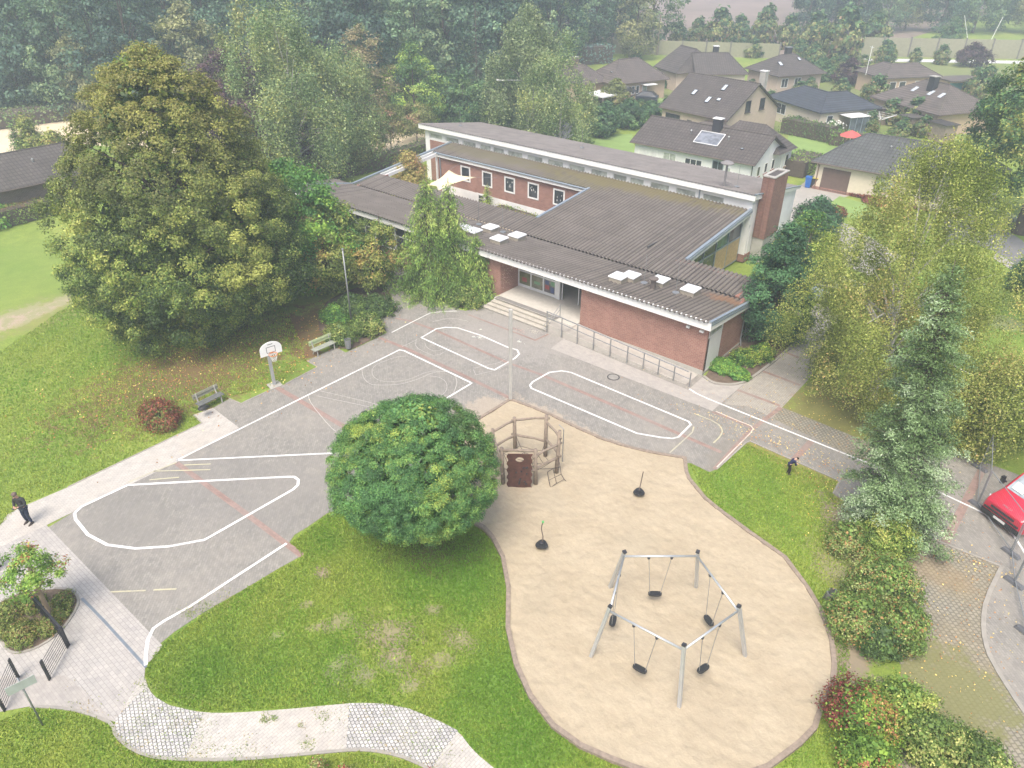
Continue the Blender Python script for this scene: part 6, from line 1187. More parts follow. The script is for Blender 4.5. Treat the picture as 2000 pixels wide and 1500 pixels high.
wheelie((1577, 366), 'blue wheelie bin beside the brown garage door', (.02, .12, .42), ((.02, .12, .42), 'blue')); wheelie((1589, 367), 'black wheelie bin with yellow lid beside the brown garage door', (.03, .03, .035), ((.6, .5, .05), 'yellow'))
q = MB(); p = at((1602, 402)); q.box(-.35, .35, -.25, .25, 0, .9); q.box(-.4, .4, -.3, .3, .9, .98); o = q.build('bin_box', CONC); o.location = p; tag(o, 'concrete bin box on the drive in front of the cream bungalow', 'bin box')
p = at((1714, 259)); e = empty('rotary_dryer', tuple(p), .5, 'white rotary clothes dryer in the garden behind the grey roofed bungalow', 'clothes dryer'); q = MB(); q.tube([(0, 0, 0), (0, 0, 1.9)], .05, 6)
q.build('pole', METAL, e); q = MB()
for k_ in range(4): a_ = pi/2*k_; q.tube([(0, 0, 1.5), (1.7*cos(a_), 1.7*sin(a_), 2.2)], .04, 4)
for r_ in (.7, 1.2, 1.65):
    for k_ in range(4): a_ = pi/2*k_; z = 1.5+.41*r_; q.tube([(r_*cos(a_), r_*sin(a_), z), (r_*cos(a_+pi/2), r_*sin(a_+pi/2), z)], .014, 4)
q.build('arms', WHITE, e)
p = at((1655, 296)); e = empty('parasol', tuple(p), 0, 'red parasol in the garden behind the cream bungalow', 'parasol'); q = MB(); q.tube([(0, 0, 0), (0, 0, 2.3)], .04, 6); q.build('pole', WHITE, e); q = MB(); q.lathe([(1.25, 1.75), (.65, 2.1), (.05, 2.35)], n=8); q.build('canopy', plain('red_fabric', (.55, .1, .09), .8), e)
p = at((1040, 268)); e = empty('street_lamp', tuple(p), 0, 'tall street lamp with a white head leaning out behind the hall roof', 'street lamp'); q = MB(); q.tube([(0, 0, 0), (0, 0, 6.0), (-.9, -.9, 6.5), (-2.6, -2.2, 6.5)], [.1, .07, .05, .04], 6); q.build('pole', METAL, e); q = MB(); q.beam((-2.6, -2.2, 6.5), (-3.3, -2.75, 6.52), .3, .14); q.build('lamp_head', WHITE, e)
q = MB(); p = at((610, 342)); q.box(-1.7, 1.7, -.08, .08, 0, 1.2); q.box(-1.8, 1.8, -.12, .12, 1.2, 1.3); o = q.build('orange_wall', plain('orange_boards', (.36, .13, .05), .8, var=.2, scale=3)); o.location = p; o.rotation_euler = (0, 0, R(62)); tag(o, 'short orange board fence behind the dark red beech', 'board fence')
q = MB(); p0 = at((1560, 335)); 
# utility pole and goal frames in the mist
for px, px2, lab in (((1368, 60), (1356, 52), ''),): pass
q = MB(); 
for a_, b_ in (((1875, 52, 6.5), (1892, 74, .5)), ((1940, 60, 6.5), (1932, 84, .5))):
    x0_, y0_, z0_ = G(a_[0], a_[1], a_[2]); x1_, y1_, z1__ = G(b_[0], b_[1], b_[2])
for px, lab in (((1890, 78), 'pale slanting mast in the mist behind the noise barrier'), ((1932, 86), 'pale thin mast in the mist near the right edge')):
    x, y, _ = G(*px); q = MB(); q.tube([(0, 0, 0), (0, 0, 5.5)], .07, 6); o = q.build('mast', WHITE); o.location = (x, y, 0); o.rotation_euler = (0, R(-25 if px[0] < 1900 else 12), R(40)); tag(o, lab, 'mast')
# ------------------------------------------------------------ people
def skin(name, verts, edges, rad, m, parent, sub=1):
    me = bpy.data.meshes.new(name); me.from_pydata([tuple(v) for v in verts], edges, []); o = bpy.data.objects.new(name, me); COL.objects.link(o)
    md = o.modifiers.new('skin', 'SKIN'); md.use_smooth_shade = True
    for i, r_ in enumerate(rad): me.skin_vertices[0].data[i].radius = (r_ if hasattr(r_, '__len__') else (r_, r_))
    me.skin_vertices[0].data[0].use_root = True
    sb = o.modifiers.new('sub', 'SUBSURF'); sb.levels = sub; sb.render_levels = sub
    dg = bpy.context.evaluated_depsgraph_get(); nm = bpy.data.meshes.new_from_object(o.evaluated_get(dg)); bpy.data.objects.remove(o)
    nm.materials.clear(); nm.materials.append(m); nm.polygons.foreach_set('use_smooth', [True]*len(nm.polygons))
    o = bpy.data.objects.new(name, nm); COL.objects.link(o); o.parent = parent; return o
SKIN = plain('skin', (.55, .32, .23), .6, var=.05); JK = plain('black_jacket', (.022, .023, .026), .7, var=.2); JEANS = plain('navy_jeans', (.018, .028, .06), .8, var=.2)
SHOE = plain('brown_shoes', (.05, .035, .03), .6); NAVY = plain('navy_blue_top', (.012, .016, .06), .8); HAIRM = plain('grey_brown_hair', (.14, .1, .085), .9); HAIRD = plain('dark_hair', (.015, .012, .012), .6); TROUS = plain('dark_trousers', (.025, .017, .016), .85)
def person(loc, rz, lab, H, joints, mats):
    """joints in metres for a 1.78 m figure facing +x"""
    k = H/1.78; e = empty('person', loc, rz, lab, 'person'); J = {n: Vector(v)*k for n, v in joints.items()}
    def R_(*r): return [x*k if not hasattr(x, '__len__') else (x[0]*k, x[1]*k) for x in r]
    jk, tr, sh, hr_ = mats
    # body: head, neck, torso, limbs as one surface
    names = ['pelvis', 'belly', 'chest', 'neck', 'head', 'crown', 'shl', 'ell', 'wrl', 'shr', 'elr', 'wrr', 'hil', 'knl', 'anl', 'hir', 'knr', 'anr']
    ed = [('pelvis', 'belly'), ('belly', 'chest'), ('chest', 'neck'), ('neck', 'head'), ('head', 'crown'), ('chest', 'shl'), ('shl', 'ell'), ('ell', 'wrl'), ('chest', 'shr'), ('shr', 'elr'), ('elr', 'wrr'), ('pelvis', 'hil'), ('hil', 'knl'), ('knl', 'anl'), ('pelvis', 'hir'), ('hir', 'knr'), ('knr', 'anr')]
    rad = dict(pelvis=(.11, .14), belly=(.1, .13), chest=(.11, .15), neck=.055, head=(.085, .09), crown=(.07, .075), shl=.06, ell=.045, wrl=.03, shr=.06, elr=.045, wrr=.03, hil=.085, knl=.055, anl=.04, hir=.085, knr=.055, anr=.04)
    V = [J[n] for n in names]; E_ = [(names.index(a), names.index(b)) for a, b in ed]
    fv = list(V); fe = list(E_); fr_ = [rad[n] for n in names]
    bd = skin('body', fv, fe, R_(*fr_), SKIN, e)
    # nose, ears
    hd = J['head']; f = Vector(joints.get('face', (1, 0, -.3))).normalized(); s = Vector((0, 1, 0)); q = MB(); c_ = (J['head']+J['crown'])/2
    q.beam(c_+f*.085*k, c_+f*.115*k-Vector((0, 0, .02*k)), .028*k, .035*k)
    for i in (-1, 1): q.beam(c_+s*i*.082*k, c_+s*i*.1*k, .05*k, .03*k)
    q.build('face_features', SKIN, bd); q = MB()
    for i in (-1, 1): q.beam(c_+f*.088*k+s*i*.033*k+Vector((0, 0, .02*k)), c_+f*.094*k+s*i*.033*k+Vector((0, 0, .02*k)), .02*k, .012*k)
    q.beam(c_+f*.09*k-Vector((0, 0, .045*k)), c_+f*.096*k-Vector((0, 0, .045*k)), .045*k, .01*k); q.build('eyes_and_mouth', HAIRD, bd)
    # clothes
    jn = ['belly', 'chest', 'pelvis', 'neckb', 'shl', 'ell', 'cul', 'shr', 'elr', 'cur']; J['neckb'] = J['chest'].lerp(J['neck'], .75); J['cul'] = J['ell'].lerp(J['wrl'], .86); J['cur'] = J['elr'].lerp(J['wrr'], .86); J['hem'] = J['pelvis']-Vector((0, 0, .07*k))
    jn.append('hem'); je = [(0, 1), (0, 2), (1, 3), (1, 4), (4, 5), (5, 6), (1, 7), (7, 8), (8, 9), (2, 10)]
    skin('jacket', [J[n] for n in jn], je, R_((.135, .165), (.14, .185), (.14, .17), .085, .085, .07, .055, .085, .07, .055, (.14, .17)), jk, e)
    tn = ['pelvis', 'hil', 'knl', 'anl', 'hir', 'knr', 'anr']; skin('trousers', [J[n] for n in tn], [(0, 1), (1, 2), (2, 3), (0, 4), (4, 5), (5, 6)], R_((.12, .15), .1, .075, .06, .1, .075, .06), tr, e)
    for a in ('anl', 'anr'):
        p = J[a]; q = MB(); q.tube([Vector((p.x-.07*k, p.y, .05*k)), Vector((p.x+.03*k, p.y, .055*k)), Vector((p.x+.15*k, p.y, .035*k)), Vector((p.x+.2*k, p.y, .03*k))], [.045*k, .055*k, .045*k, .025*k], 8); q.build('shoe', sh, e, True)
    # hair / cap
    up = (J['crown']-J['head']).normalized(); q = MB(); cc_ = J['crown']-f*.012*k
    prof = [(.1, -.05), (.105, .0), (.09, .045), (.055, .075), (.01, .085)]; q.lathe([(r_*k, z*k) for r_, z in prof], (0, 0, 0), 12); qt = Vector((0, 0, 1)).rotation_difference(up); q.v = [tuple(qt @ Vector(p)+cc_-f*.01*k) for p in q.v]; q.build('hair', hr_, e, True)
    # hands: palm, four fingers, thumb
    for sd in ('l', 'r'):
        w_, d = J['wr'+sd], (J['wr'+sd]-J['el'+sd]).normalized(); sgn = 1 if sd == 'l' else -1; side = Vector((0, 0, 1)).cross(d).normalized(); dn = d.cross(side).normalized()
        hv = [w_, w_+d*.05*k, w_+d*.085*k]; he_ = [(0, 1), (1, 2)]; hr2 = [.024, .03, .03]
        q = MB(); q.beam(w_, w_+d*.085*k, .075*k, .028*k)
        for i in range(4):
            o_ = side*(i-1.5)*.02*k; L_ = (.06, .07, .066, .052)[i]*k; a = w_+d*.08*k+o_; b_ = a+d*L_*.55-Vector((0, 0, .012*k)); c2 = b_+d*L_*.3-Vector((0, 0, .03*k)); q.tube([a, b_, c2], [.0095*k, .009*k, .007*k], 6)
        a = w_+d*.03*k-side*sgn*.036*k; q.tube([a, a+d*.03*k-side*sgn*.022*k, a+d*.06*k-side*sgn*.018*k], [.012*k, .011*k, .008*k], 6); q.build('hand', SKIN, bd, True)
    return e, J
JM = dict(pelvis=(0, 0, .93), belly=(0, 0, 1.08), chest=(.0, 0, 1.3), neck=(.04, 0, 1.5), head=(.09, 0, 1.6), crown=(.13, 0, 1.7), face=(.8, 0, -.6), shl=(.0, .2, 1.42), ell=(.05, .29, 1.14), wrl=(.3, .08, 1.15), shr=(.0, -.2, 1.42), elr=(.05, -.29, 1.14), wrr=(.3, -.06, 1.13),
    hil=(0, .1, .86), knl=(.04, .12, .48), anl=(.0, .14, .09), hir=(0, -.1, .86), knr=(.02, -.12, .48), anr=(-.04, -.13, .09))
p = at((58, 1022)); e, J = person(tuple(p), R(-62), 'man in a black jacket and dark jeans looking at the phone in his hands', 1.78, JM, (JK, JEANS, SHOE, HAIRM))
q = MB(); q.box(.37, .45, -.045, .055, 1.145, 1.155); o = q.build('phone', GLASS); o.location = p; o.rotation_euler = (0, 0, R(-62)); tag(o, 'phone held by the man in the black jacket', 'phone')
JC = dict(pelvis=(-.1, 0, .95), belly=(.0, 0, 1.1), chest=(.13, 0, 1.27), neck=(.23, 0, 1.4), head=(.32, 0, 1.43), crown=(.4, 0, 1.48), face=(.5, 0, -.9), shl=(.2, .18, 1.3), ell=(.26, .24, 1.02), wrl=(.45, .08, .98), shr=(.2, -.18, 1.3), elr=(.26, -.24, 1.02), wrr=(.45, -.07, .97),
    hil=(-.08, .09, .88), knl=(.0, .1, .48), anl=(-.08, .1, .09), hir=(-.08, -.09, .88), knr=(.02, -.1, .48), anr=(-.04, -.1, .09))
p = at((1540, 926)); e, J = person(tuple(p), R(38), 'child in a blue top and dark trousers bending forward on the grass beside the path', 1.12, JC, (NAVY, TROUS, SHOE, HAIRD))
p = at((-3, 1112)); e, J = person(tuple(p), R(-120), 'person in navy blue clothes cut off by the left edge', 1.6, JM, (NAVY, JEANS, SHOE, HAIRD))
# ------------------------------------------------------------ trees and shrubs
def g_(px): p = G(*px); return (p[0], p[1], 0)
def scol(*cs): return [((r_, g, b_), w_) for r_, g, b_, w_ in cs]
LIME = scol((.035, .06, .018, 3), (.06, .095, .022, 3), (.12, .15, .035, 3), (.18, .19, .05, 2))
def lime_extra(P, C, rs):
    k = np.clip((P[:, 2]-6.5)/8, 0, 1)[:, None]*rs.uniform(.3, 1, (len(P), 1)); return C*(1-k)+np.array([.25, .22, .07])*rs.uniform(.7, 1.25, (len(P), 1))*k
tree('lime_tree', g_((402, 640)), [(.5, 3.2), (1.6, 5.2), (3.2, 6.4), (5.5, 6.8), (8, 6.5), (10.5, 5.6), (12.8, 4.4), (14.6, 3.0), (15.7, 1.5), (16.2, .4)], 1150, .6, 230, .13, LIME,
     'huge dense lime tree with olive yellow top, left of the basketball hoop', seed=3, trunk=.55, h0=2.2, squash=.8, depth=.32, lump=.13, core=.22, extra=lime_extra, pscale=2.4, nl=20)
ROUND = scol((.045, .1, .04, 2), (.06, .135, .045, 3), (.085, .155, .045, 2.5), (.12, .175, .045, 1.2), (.17, .2, .045, .5))
def round_extra(P, C, rs):
    d = np.linalg.norm(P-np.array([.6, 1.2, 4.6]), axis=1); k = (np.clip(1.9-d, 0, 1)*.6)[:, None]*rs.uniform(.2, 1, (len(P), 1)); return C*(1-k)+np.array([.19, .2, .04])*k
tree('ball_tree', g_((822, 1052)), [(1.7, 1.5), (2.1, 2.55), (2.9, 3.2), (3.7, 3.35), (4.6, 3.15), (5.4, 2.55), (6.1, 1.6), (6.5, .5)], 950, .3, 250, .075, ROUND, 'dense round green tree standing on the lawn between the court and the sand pit', seed=5, trunk=.2, h0=1.6, depth=.2, lump=.07, core=.3, pscale=1.2, asp=.36, squash=.7, extra=round_extra)
NSP = scol((.055, .1, .024, 2), (.085, .145, .032, 3), (.125, .185, .04, 3), (.17, .21, .055, 1.2))
conifer('spruce', g_((843, 572)), 8.4, 3.5, 27, 10, NSP, 'taller drooping yellow green spruce in front of the school, left one of the pair', 3, .5, .16, 75, .5, .5, powr=.8, tuft=.2, asp=.3, group=None)
conifer('spruce', g_((884, 568)), 8.0, 3.2, 25, 9, NSP, 'right hand spruce of the pair in front of the school, top slightly lower', 4, .5, .16, 75, .5, .5, powr=.85, tuft=.2, asp=.3, offs=[(0, 0, 8.0), (1.9, .5, 4.7)])
conifer('spruce', g_((752, 560)), 5.4, .9, 16, 7, NSP, 'small thin spruce tip rising from the trees by the classroom windows', 6, .4, .18, 34, .4, .8, powr=.8, tuft=.15, asp=.3)
BRG = scol((.05, .12, .03, 2), (.08, .165, .035, 3), (.13, .2, .035, 2)); YLG = scol((.08, .11, .025, 2), (.125, .15, .035, 3), (.18, .18, .05, 2), (.2, .14, .05, .5))
tree('maple_tree', g_((590, 560)), [(.6, 2.6), (2, 4.0), (4, 4.4), (6, 3.7), (7.6, 2.4), (8.6, .8)], 190, .85, 160, .19, BRG, 'fresh green broadleaf tree between the lime tree and the classroom wing', seed=7, trunk=.25, depth=.4, lump=.25)
tree('maple_tree', g_((640, 562)), [(.4, 2.2), (1.6, 3.1), (3, 3.4), (4.4, 2.9), (5.6, 1.7), (6.2, .5)], 170, .8, 150, .17, YLG, 'olive yellow broadleaf tree behind the flagpole', seed=8, trunk=.2, depth=.4, lump=.25)
tree('maple_tree', g_((732, 560)), [(.8, 1.6), (1.8, 2.3), (3.0, 2.4), (4.0, 1.6), (4.7, .5)], 100, .6, 150, .15, YLG+[((.2, .15, .05), .5)], 'orange tinged small tree between the flagpole and the spruces', seed=9, trunk=.15, depth=.4, lump=.25)
tree('maple_tree', g_((520, 500)), [(.6, 1.8), (2, 3.0), (4, 3.3), (6.2, 2.6), (7.6, .7)], 110, .8, 140, .19, BRG, 'bright green tree top right behind the lime tree', seed=10, trunk=.2, depth=.4, lump=.25)
SHR = scol((.045, .075, .02, 2), (.08, .12, .03, 3), (.13, .16, .045, 2), (.2, .2, .07, 1)); SHD = scol((.03, .055, .02, 2), (.05, .085, .025, 3), (.08, .12, .03, 1))
for px, rx, ry, h, lab, pal in [((663, 668), 1.2, .9, 1.1, 'yellow green shrub between the bench and the flagpole', SHR), ((718, 650), 1.3, 1.0, 1.2, 'rounded yellow green shrub right of the flagpole', SHR), ((690, 615), 1.8, 1.3, 1.2, 'dark green shrub behind the flagpole', SHD), ((655, 628), 1.2, 1.0, 1.0, 'light green shrub at the edge of the lawn behind the bench', BRG),
        ((735, 612), 1.6, 1.6, 1.1, 'dark clipped shrub beside the path leading behind the spruces', SHD), ((812, 566), 1.1, 1.0, .9, 'low dark shrub at the left corner of the spruce bed', SHD), ((860, 580), 1.1, .8, .8, 'low shrub right under the spruces', SHD), ((905, 592), 1.5, 1.0, 1.0, 'low leafy shrub between the spruces and the entrance steps', SHR), ((938, 578), 1.1, .8, .8, 'low shrub touching the brick wall beside the entrance steps', SHD)]:
    bush('shrub', g_(px), rx, ry, h, lab, pal, seed=int(px[0]), leaf=.1)
RED = scol((.11, .035, .025, 3), (.17, .06, .03, 2), (.09, .07, .025, 2), (.08, .12, .025, 2))
bush('reddish_bush', g_((315, 826)), 1.35, .95, 1.15, 'reddish brown and green bush beside the old dark bench', RED, 12, .08)
# courtyard
bush('court_tree', (-50.6, 46.0, 0), 2.0, 1.8, 4.3, 'yellow leaved small tree growing out of the courtyard', scol((.17, .14, .045, 2), (.23, .19, .07, 3), (.12, .12, .03, 2), (.2, .11, .06, 1)), 21, .14, cat='tree', rc=.6)
conifer('thuja', (-43.2, 48.3, 0), 2.6, .75, 18, 9, scol((.12, .18, .03, 2), (.18, .22, .05, 2)), 'small yellow green cone shaped conifer by the courtyard wall', 22, .1, .12, 30, .05, .2, cat='shrub')
hedge('courtyard_plants', [(-42, 48.5), (-38, 48.3), (-34.3, 47.8)], .8, .9, 'low yellowish plants along the courtyard wall', scol((.08, .13, .03, 2), (.16, .17, .04, 2), (.2, .15, .05, 1)), 23, .14, 60, cat='plants')
# right of the building
YEW = scol((.022, .055, .026, 3), (.032, .075, .034, 3), (.045, .1, .042, 2))
tree('yew_tree', g_((1500, 668)), [(.5, 1.3), (1.5, 1.9), (3, 2.1), (4.8, 1.85), (6.0, 1.3), (7.0, .7), (7.7, .15)], 170, .6, 210, .12, YEW, 'dense dark blue green conical conifer at the right corner of the school', seed=13, trunk=.15, depth=.3, lump=.2, core=.3)
CHB = scol((.035, .085, .02, 2), (.06, .12, .025, 2), (.15, .2, .035, 2), (.22, .24, .05, .8))
tree('laurel_tree', g_((1560, 560)), [(.3, 1.7), (1.5, 2.3), (3, 2.4), (4.2, 1.6), (5.0, .5)], 110, .6, 160, .15, CHB, 'bright yellow green topped shrub tree behind the dark cone conifer', seed=14, trunk=.12, depth=.35, lump=.2)
bush('laurel_bush', g_((1588, 462)), 2.2, 2.0, 3.0, 'dark green round bush behind the chimney end of the hall', YEW, 15, .16, rc=.6); bush('laurel_bush', g_((1600, 540)), 1.4, 1.6, 2.6, 'green bush beside the path near the silver blue car', CHB, 16, .14)
for px, rx, ry, h, lab, pal in [((1413, 722), 1.2, .8, .55, 'low bright green shrub at the brick corner by the white side door', BRG), ((1455, 705), 1.1, 1.0, .6, 'low green ground shrub in the middle of the corner bed', CHB), ((1440, 735), .9, .5, .5, 'low green shrub on the kerb of the corner bed', BRG), ((1487, 698), .9, .8, .8, 'small round green shrub under the dark cone conifer', CHB), ((1535, 658), 1.2, 1.1, 1.1, 'dark shrub at the path edge right of the dark cone conifer', SHD)]:
    bush('shrub', g_(px), rx, ry, h, lab, pal, seed=int(px[0])+2, leaf=.09)
BIR = scol((.085, .11, .025, 2), (.125, .15, .035, 3), (.165, .18, .05, 3), (.21, .2, .07, 1.2), (.26, .17, .08, .12))
birch('birch_tree', g_((1700, 778)), [(1.4, 2.6), (3, 4.7), (5.5, 5.5), (8, 5.2), (10.2, 4.0), (12.2, 2.6), (13.6, 1.2), (14.4, .3)], 3300, 60, .09, BIR, 'large yellow green birch with drooping branches filling the right of the picture', 31, trunk=.3, slen=(.7, 2.2), nl=36, spread=.15, asp=.6)
birch('birch_tree', g_((1935, 880)), [(.8, 1.6), (1.8, 2.5), (3, 2.4), (4.2, 1.5), (5, .4)], 900, 36, .11, BIR, 'smaller birch at the right edge below the large birch', 32, trunk=.18, slen=(.6, 1.8), nl=16, spread=.2, asp=.6)
birch('birch_tree', g_((2080, 640)), [(3.2, 2.2), (4, 3.4), (5.5, 3.6), (7.2, 2.4), (8.6, .4)], 1000, 36, .125, BIR, 'birch branches reaching in from the right edge above the street', 33, trunk=.2, slen=(.6, 1.8), nl=16, spread=.22, asp=.6)
BSP = scol((.055, .09, .032, 3), (.08, .125, .05, 3), (.12, .17, .085, 3), (.18, .22, .145, 1.2))
conifer('blue_spruce', g_((1738, 1035)), 12.3, 2.4, 34, 12, BSP, 'tall silvery blue spruce standing beside the right hand path', 34, .2, .11, 15, .04, .7, powr=.62, tuft=.16, asp=.32, tpow=.6, clus=13, cj=.12, lean=(-.85, -.7), trunk=.2, gap=.3)
DGR = scol((.03, .065, .03, 3), (.05, .095, .035, 3), (.1, .13, .035, 1.5), (.19, .18, .05, .8))
tree('beech_tree', g_((1992, 455)), [(4.0, 3.0), (5.2, 5.4), (7.5, 6.2), (10, 5.8), (12.5, 4.6), (14.6, 2.7), (16, .5)], 380, 1.0, 150, .24, DGR, 'large dark green tree with thick trunk at the right edge', seed=35, trunk=.6, h0=4, depth=.4, lump=.2, pscale=2.5)
bush('shrub', g_((1998, 565)), 1.3, 1.6, 2.3, 'dark green shrub at the right edge beside the street', YEW, 36, .13)
# bushes right of the sand pit
BA = scol((.07, .12, .024, 2), (.12, .17, .035, 3), (.18, .21, .05, 2), (.22, .22, .065, 1)); BM = scol((.06, .1, .024, 2), (.1, .15, .035, 3), (.18, .11, .045, 1.1), (.16, .18, .07, 2)); BR2 = scol((.06, .11, .02, 3), (.12, .18, .03, 3), (.16, .06, .035, .6), (.19, .12, .04, .5))
for px, rx, ry, h, lab, pal, s in [((1655, 1075), 1.1, 1.0, 1.2, 'reddish green bush beside the worn earth above the big hedge', BM, 41), ((1720, 1075), 1.1, 1.3, 2.0, 'yellow green bush touching the foot of the blue spruce', BA, 42), ((1712, 1180), 1.5, 1.6, 2.0, 'grey green and rust coloured bush in the middle, right of the sand pit', BM, 43), ((1668, 1230), 1.2, 1.2, 1.5, 'green bush by the leaning litter bin', BM, 44), ((1755, 1250), .95, 1.1, 1.5, 'rust brown bush beside the turf pavers', BM, 45),
        ((1712, 1268), .9, .7, 1.0, 'dark green bush at the lower end of the mass right of the sand pit', SHD, 46)]:
    bush('bush', g_(px), rx, ry, h, lab, pal, s, .08)
def redtip(P, C, rs):
    k = ((P[:, 0]+rs.normal(size=len(P))*.3 < -.35) & (P[:, 2] > .5)).astype(float)[:, None]*(rs.rand(len(P), 1) < .75); return C*(1-k)+np.array([.22, .05, .045])*rs.uniform(.5, 1.3, (len(P), 1))*k
bush('bush', g_((1672, 1420)), 1.25, 1.2, 1.7, 'bush with crimson red leaves on the side facing the sand pit', BR2, 47, .085, extra=redtip); bush('bush', g_((1752, 1415)), 1.2, 1.0, 1.7, 'bright green bush in the lower right corner group', BA, 48, .085); bush('bush', g_((1810, 1470)), 1.3, 1.0, 1.5, 'darker green bush near the bottom edge beside the turf pavers', SHR, 49, .08)
bush('bush', g_((1900, 1510)), 1.2, .9, 1.2, 'olive green bush cut by the bottom edge at the far right', SHR, 50, .08); bush('bush', g_((1690, 1510)), 1.0, .8, 1.4, 'orange and green bush at the bottom edge by the sand pit', BR2, 51, .08)
# planter
tree('maple_sapling', g_((100, 1205)), [(1.55, .5), (1.9, 1.05), (2.4, 1.15), (2.9, .8), (3.3, .3)], 46, .34, 130, .085, scol((.08, .15, .025, 3), (.12, .19, .035, 3), (.16, .2, .05, 1.5), (.2, .06, .04, .5)), 'small green maple with a few red leaves in the round planter', seed=61, trunk=.1, h0=1.4, depth=.6, lump=.3, nl=12, bark=plain('sapling_bark', (.3, .22, .15), .9, var=.15))
PLS = scol((.06, .09, .02, 2), (.1, .13, .03, 3), (.15, .15, .05, 2), (.13, .08, .04, .7))
for px, rx, ry, h, lab, s in [((25, 1200), .75, .55, .5, 'low yellow green shrub at the upper left of the planter', 62), ((70, 1185), .6, .5, .45, 'low shrub behind the stem of the small maple', 63), ((125, 1178), .5, .45, .4, 'low shrub at the right end of the planter', 64), ((45, 1245), .8, .6, .5, 'low shrub at the lower front of the planter', 65), ((95, 1230), .55, .45, .45, 'low shrub below the stem of the small maple', 66), ((10, 1235), .5, .5, .4, 'low shrub at the left rim of the planter', 67), ((120, 1205), .4, .35, .35, 'small shrub at the right rim of the planter', 68)]:
    bush('planter_shrub', g_(px), rx, ry, h, lab, PLS, s, .055, rc=.16)
# bottom edge twigs
TW = scol((.2, .05, .04, 1.3), (.3, .12, .1, .7), (.11, .14, .04, 3), (.2, .19, .09, 1))
for px, h, lab, s in [((625, 1520), .8, 'reddish leafy twig plant at the bottom edge, left one', 71), ((680, 1535), .9, 'reddish leafy twig plant at the bottom edge, middle one', 72), ((755, 1535), .6, 'short reddish leafy plant at the bottom edge', 73), ((845, 1540), .8, 'reddish leafy twig plant at the bottom edge beside the cobbles', 74)]:
    bush('rose_shrub', g_(px), .32, .3, h, lab, TW, s, .06, dens=.28, rc=.2)
# left side: hedge, garden, birches
HG = scol((.06, .11, .025, 2), (.1, .155, .035, 3), (.14, .18, .045, 1))
def hedgetop(P, C, rs):
    k = (P[:, 2] > 1.42).astype(float)[:, None]*(rs.rand(len(P), 1) < .75); return C*(1-k)+np.array([.2, .13, .05])*rs.uniform(.7, 1.3, (len(P), 1))*k
hedge('garden_hedge', [(-71.3, 4), (-71.6, 14), (-72.3, 27)], 1.3, 1.5, 'long clipped hedge with brownish top in front of the low brick house', HG, 81, .13, 60, extra=hedgetop)
bush('garden_shrub', (-73.0, 18, 0), .5, 3.5, 1.6, 'loose green shrubs between the clipped hedge and the low brick house', BRG, 82, .16)
conifer('thuja', g_((45, 315)), 4.6, 1.3, 18, 9, scol((.05, .1, .03, 2), (.08, .14, .045, 2)), 'small pointed green conifer in front of the stubble field', 83, .1, .2, 14, .05, .3); bush('small_tree', g_((72, 312)), 1.6, 1.6, 4.2, 'small olive tree beside the pointed conifer at the stubble field', YLG, 84, .18, cat='tree', rc=.7)
bush('small_tree', g_((118, 322)), 1.7, 1.7, 3.2, 'small brownish green tree partly behind the lime tree', YLG, 85, .2, cat='tree', rc=.7)
WB = scol((.08, .12, .055, 2), (.12, .16, .07, 3), (.165, .19, .09, 2), (.22, .22, .08, .6))
birch('weeping_birch', g_((592, 352)), [(1.5, 4.2), (4, 6.2), (8, 6.2), (12, 4.6), (15, 2.6), (17, .6)], 1500, 34, .22, WB, 'tall weeping birch left of the school with long hanging branches', 91, trunk=.3, slen=(1.5, 4.2), nl=24, spread=.28)
birch('weeping_birch', g_((672, 325)), [(1.2, 2.4), (4, 3.6), (8, 3.8), (11, 2.4), (13, .5)], 800, 32, .22, WB, 'slimmer weeping birch growing right beside the tall one', 92, trunk=.25, slen=(1.5, 3.6), nl=16, spread=.28)
birch('weeping_birch', g_((520, 300)), [(2, 4), (5, 5.5), (9, 5.5), (13, 3.8), (15.5, .6)], 900, 30, .26, scol((.1, .12, .045, 2), (.14, .155, .06, 3), (.2, .19, .08, 1)), 'olive weeping birch behind the dark red beech', 93, trunk=.25, slen=(1.5, 3.6), nl=16, spread=.3)
PUR = scol((.03, .018, .026, 3), (.048, .028, .036, 3), (.075, .045, .05, 1), (.06, .075, .03, .4))
tree('copper_beech', g_((475, 352)), [(1, 4.5), (3.5, 6.4), (6, 6.2), (8.5, 4.8), (10.4, 2.6), (11.4, .6)], 200, 1.2, 120, .28, PUR, 'dark purple leaved beech behind the lime tree', seed=94, trunk=.35, depth=.4, lump=.22, pscale=3)
tree('copper_beech', g_((570, 335)), [(.6, 2.6), (2, 3.6), (3.8, 3.2), (5.2, 1.2)], 80, 1.0, 110, .24, PUR, 'smaller purple leaved tree beside the orange board fence', seed=95, trunk=.2, depth=.4, lump=.2)
OL = scol((.07, .085, .03, 2), (.11, .125, .045, 3), (.15, .14, .06, 2), (.16, .1, .07, .7))
for px, h, r_, lab, s in [((722, 318), 5.4, 2.7, 'olive small tree with many thin stems left of the hall', 101), ((765, 300), 5.0, 2.6, 'yellowish small tree with thin stems beside the hall corner', 102), ((815, 278), 4.4, 2.6, 'brownish small tree touching the left end of the hall', 103), ((700, 335), 2.8, 1.6, 'low reddish tree at the end of the dark hedge', 104)]:
    tree('small_tree', g_(px), [(h*.3, r_*.7), (h*.5, r_), (h*.75, r_*.8), (h, r_*.2)], 60, .8, 90, .2, OL, lab, seed=s, trunk=.08, h0=.5, nl=22, depth=.5, lump=.25)
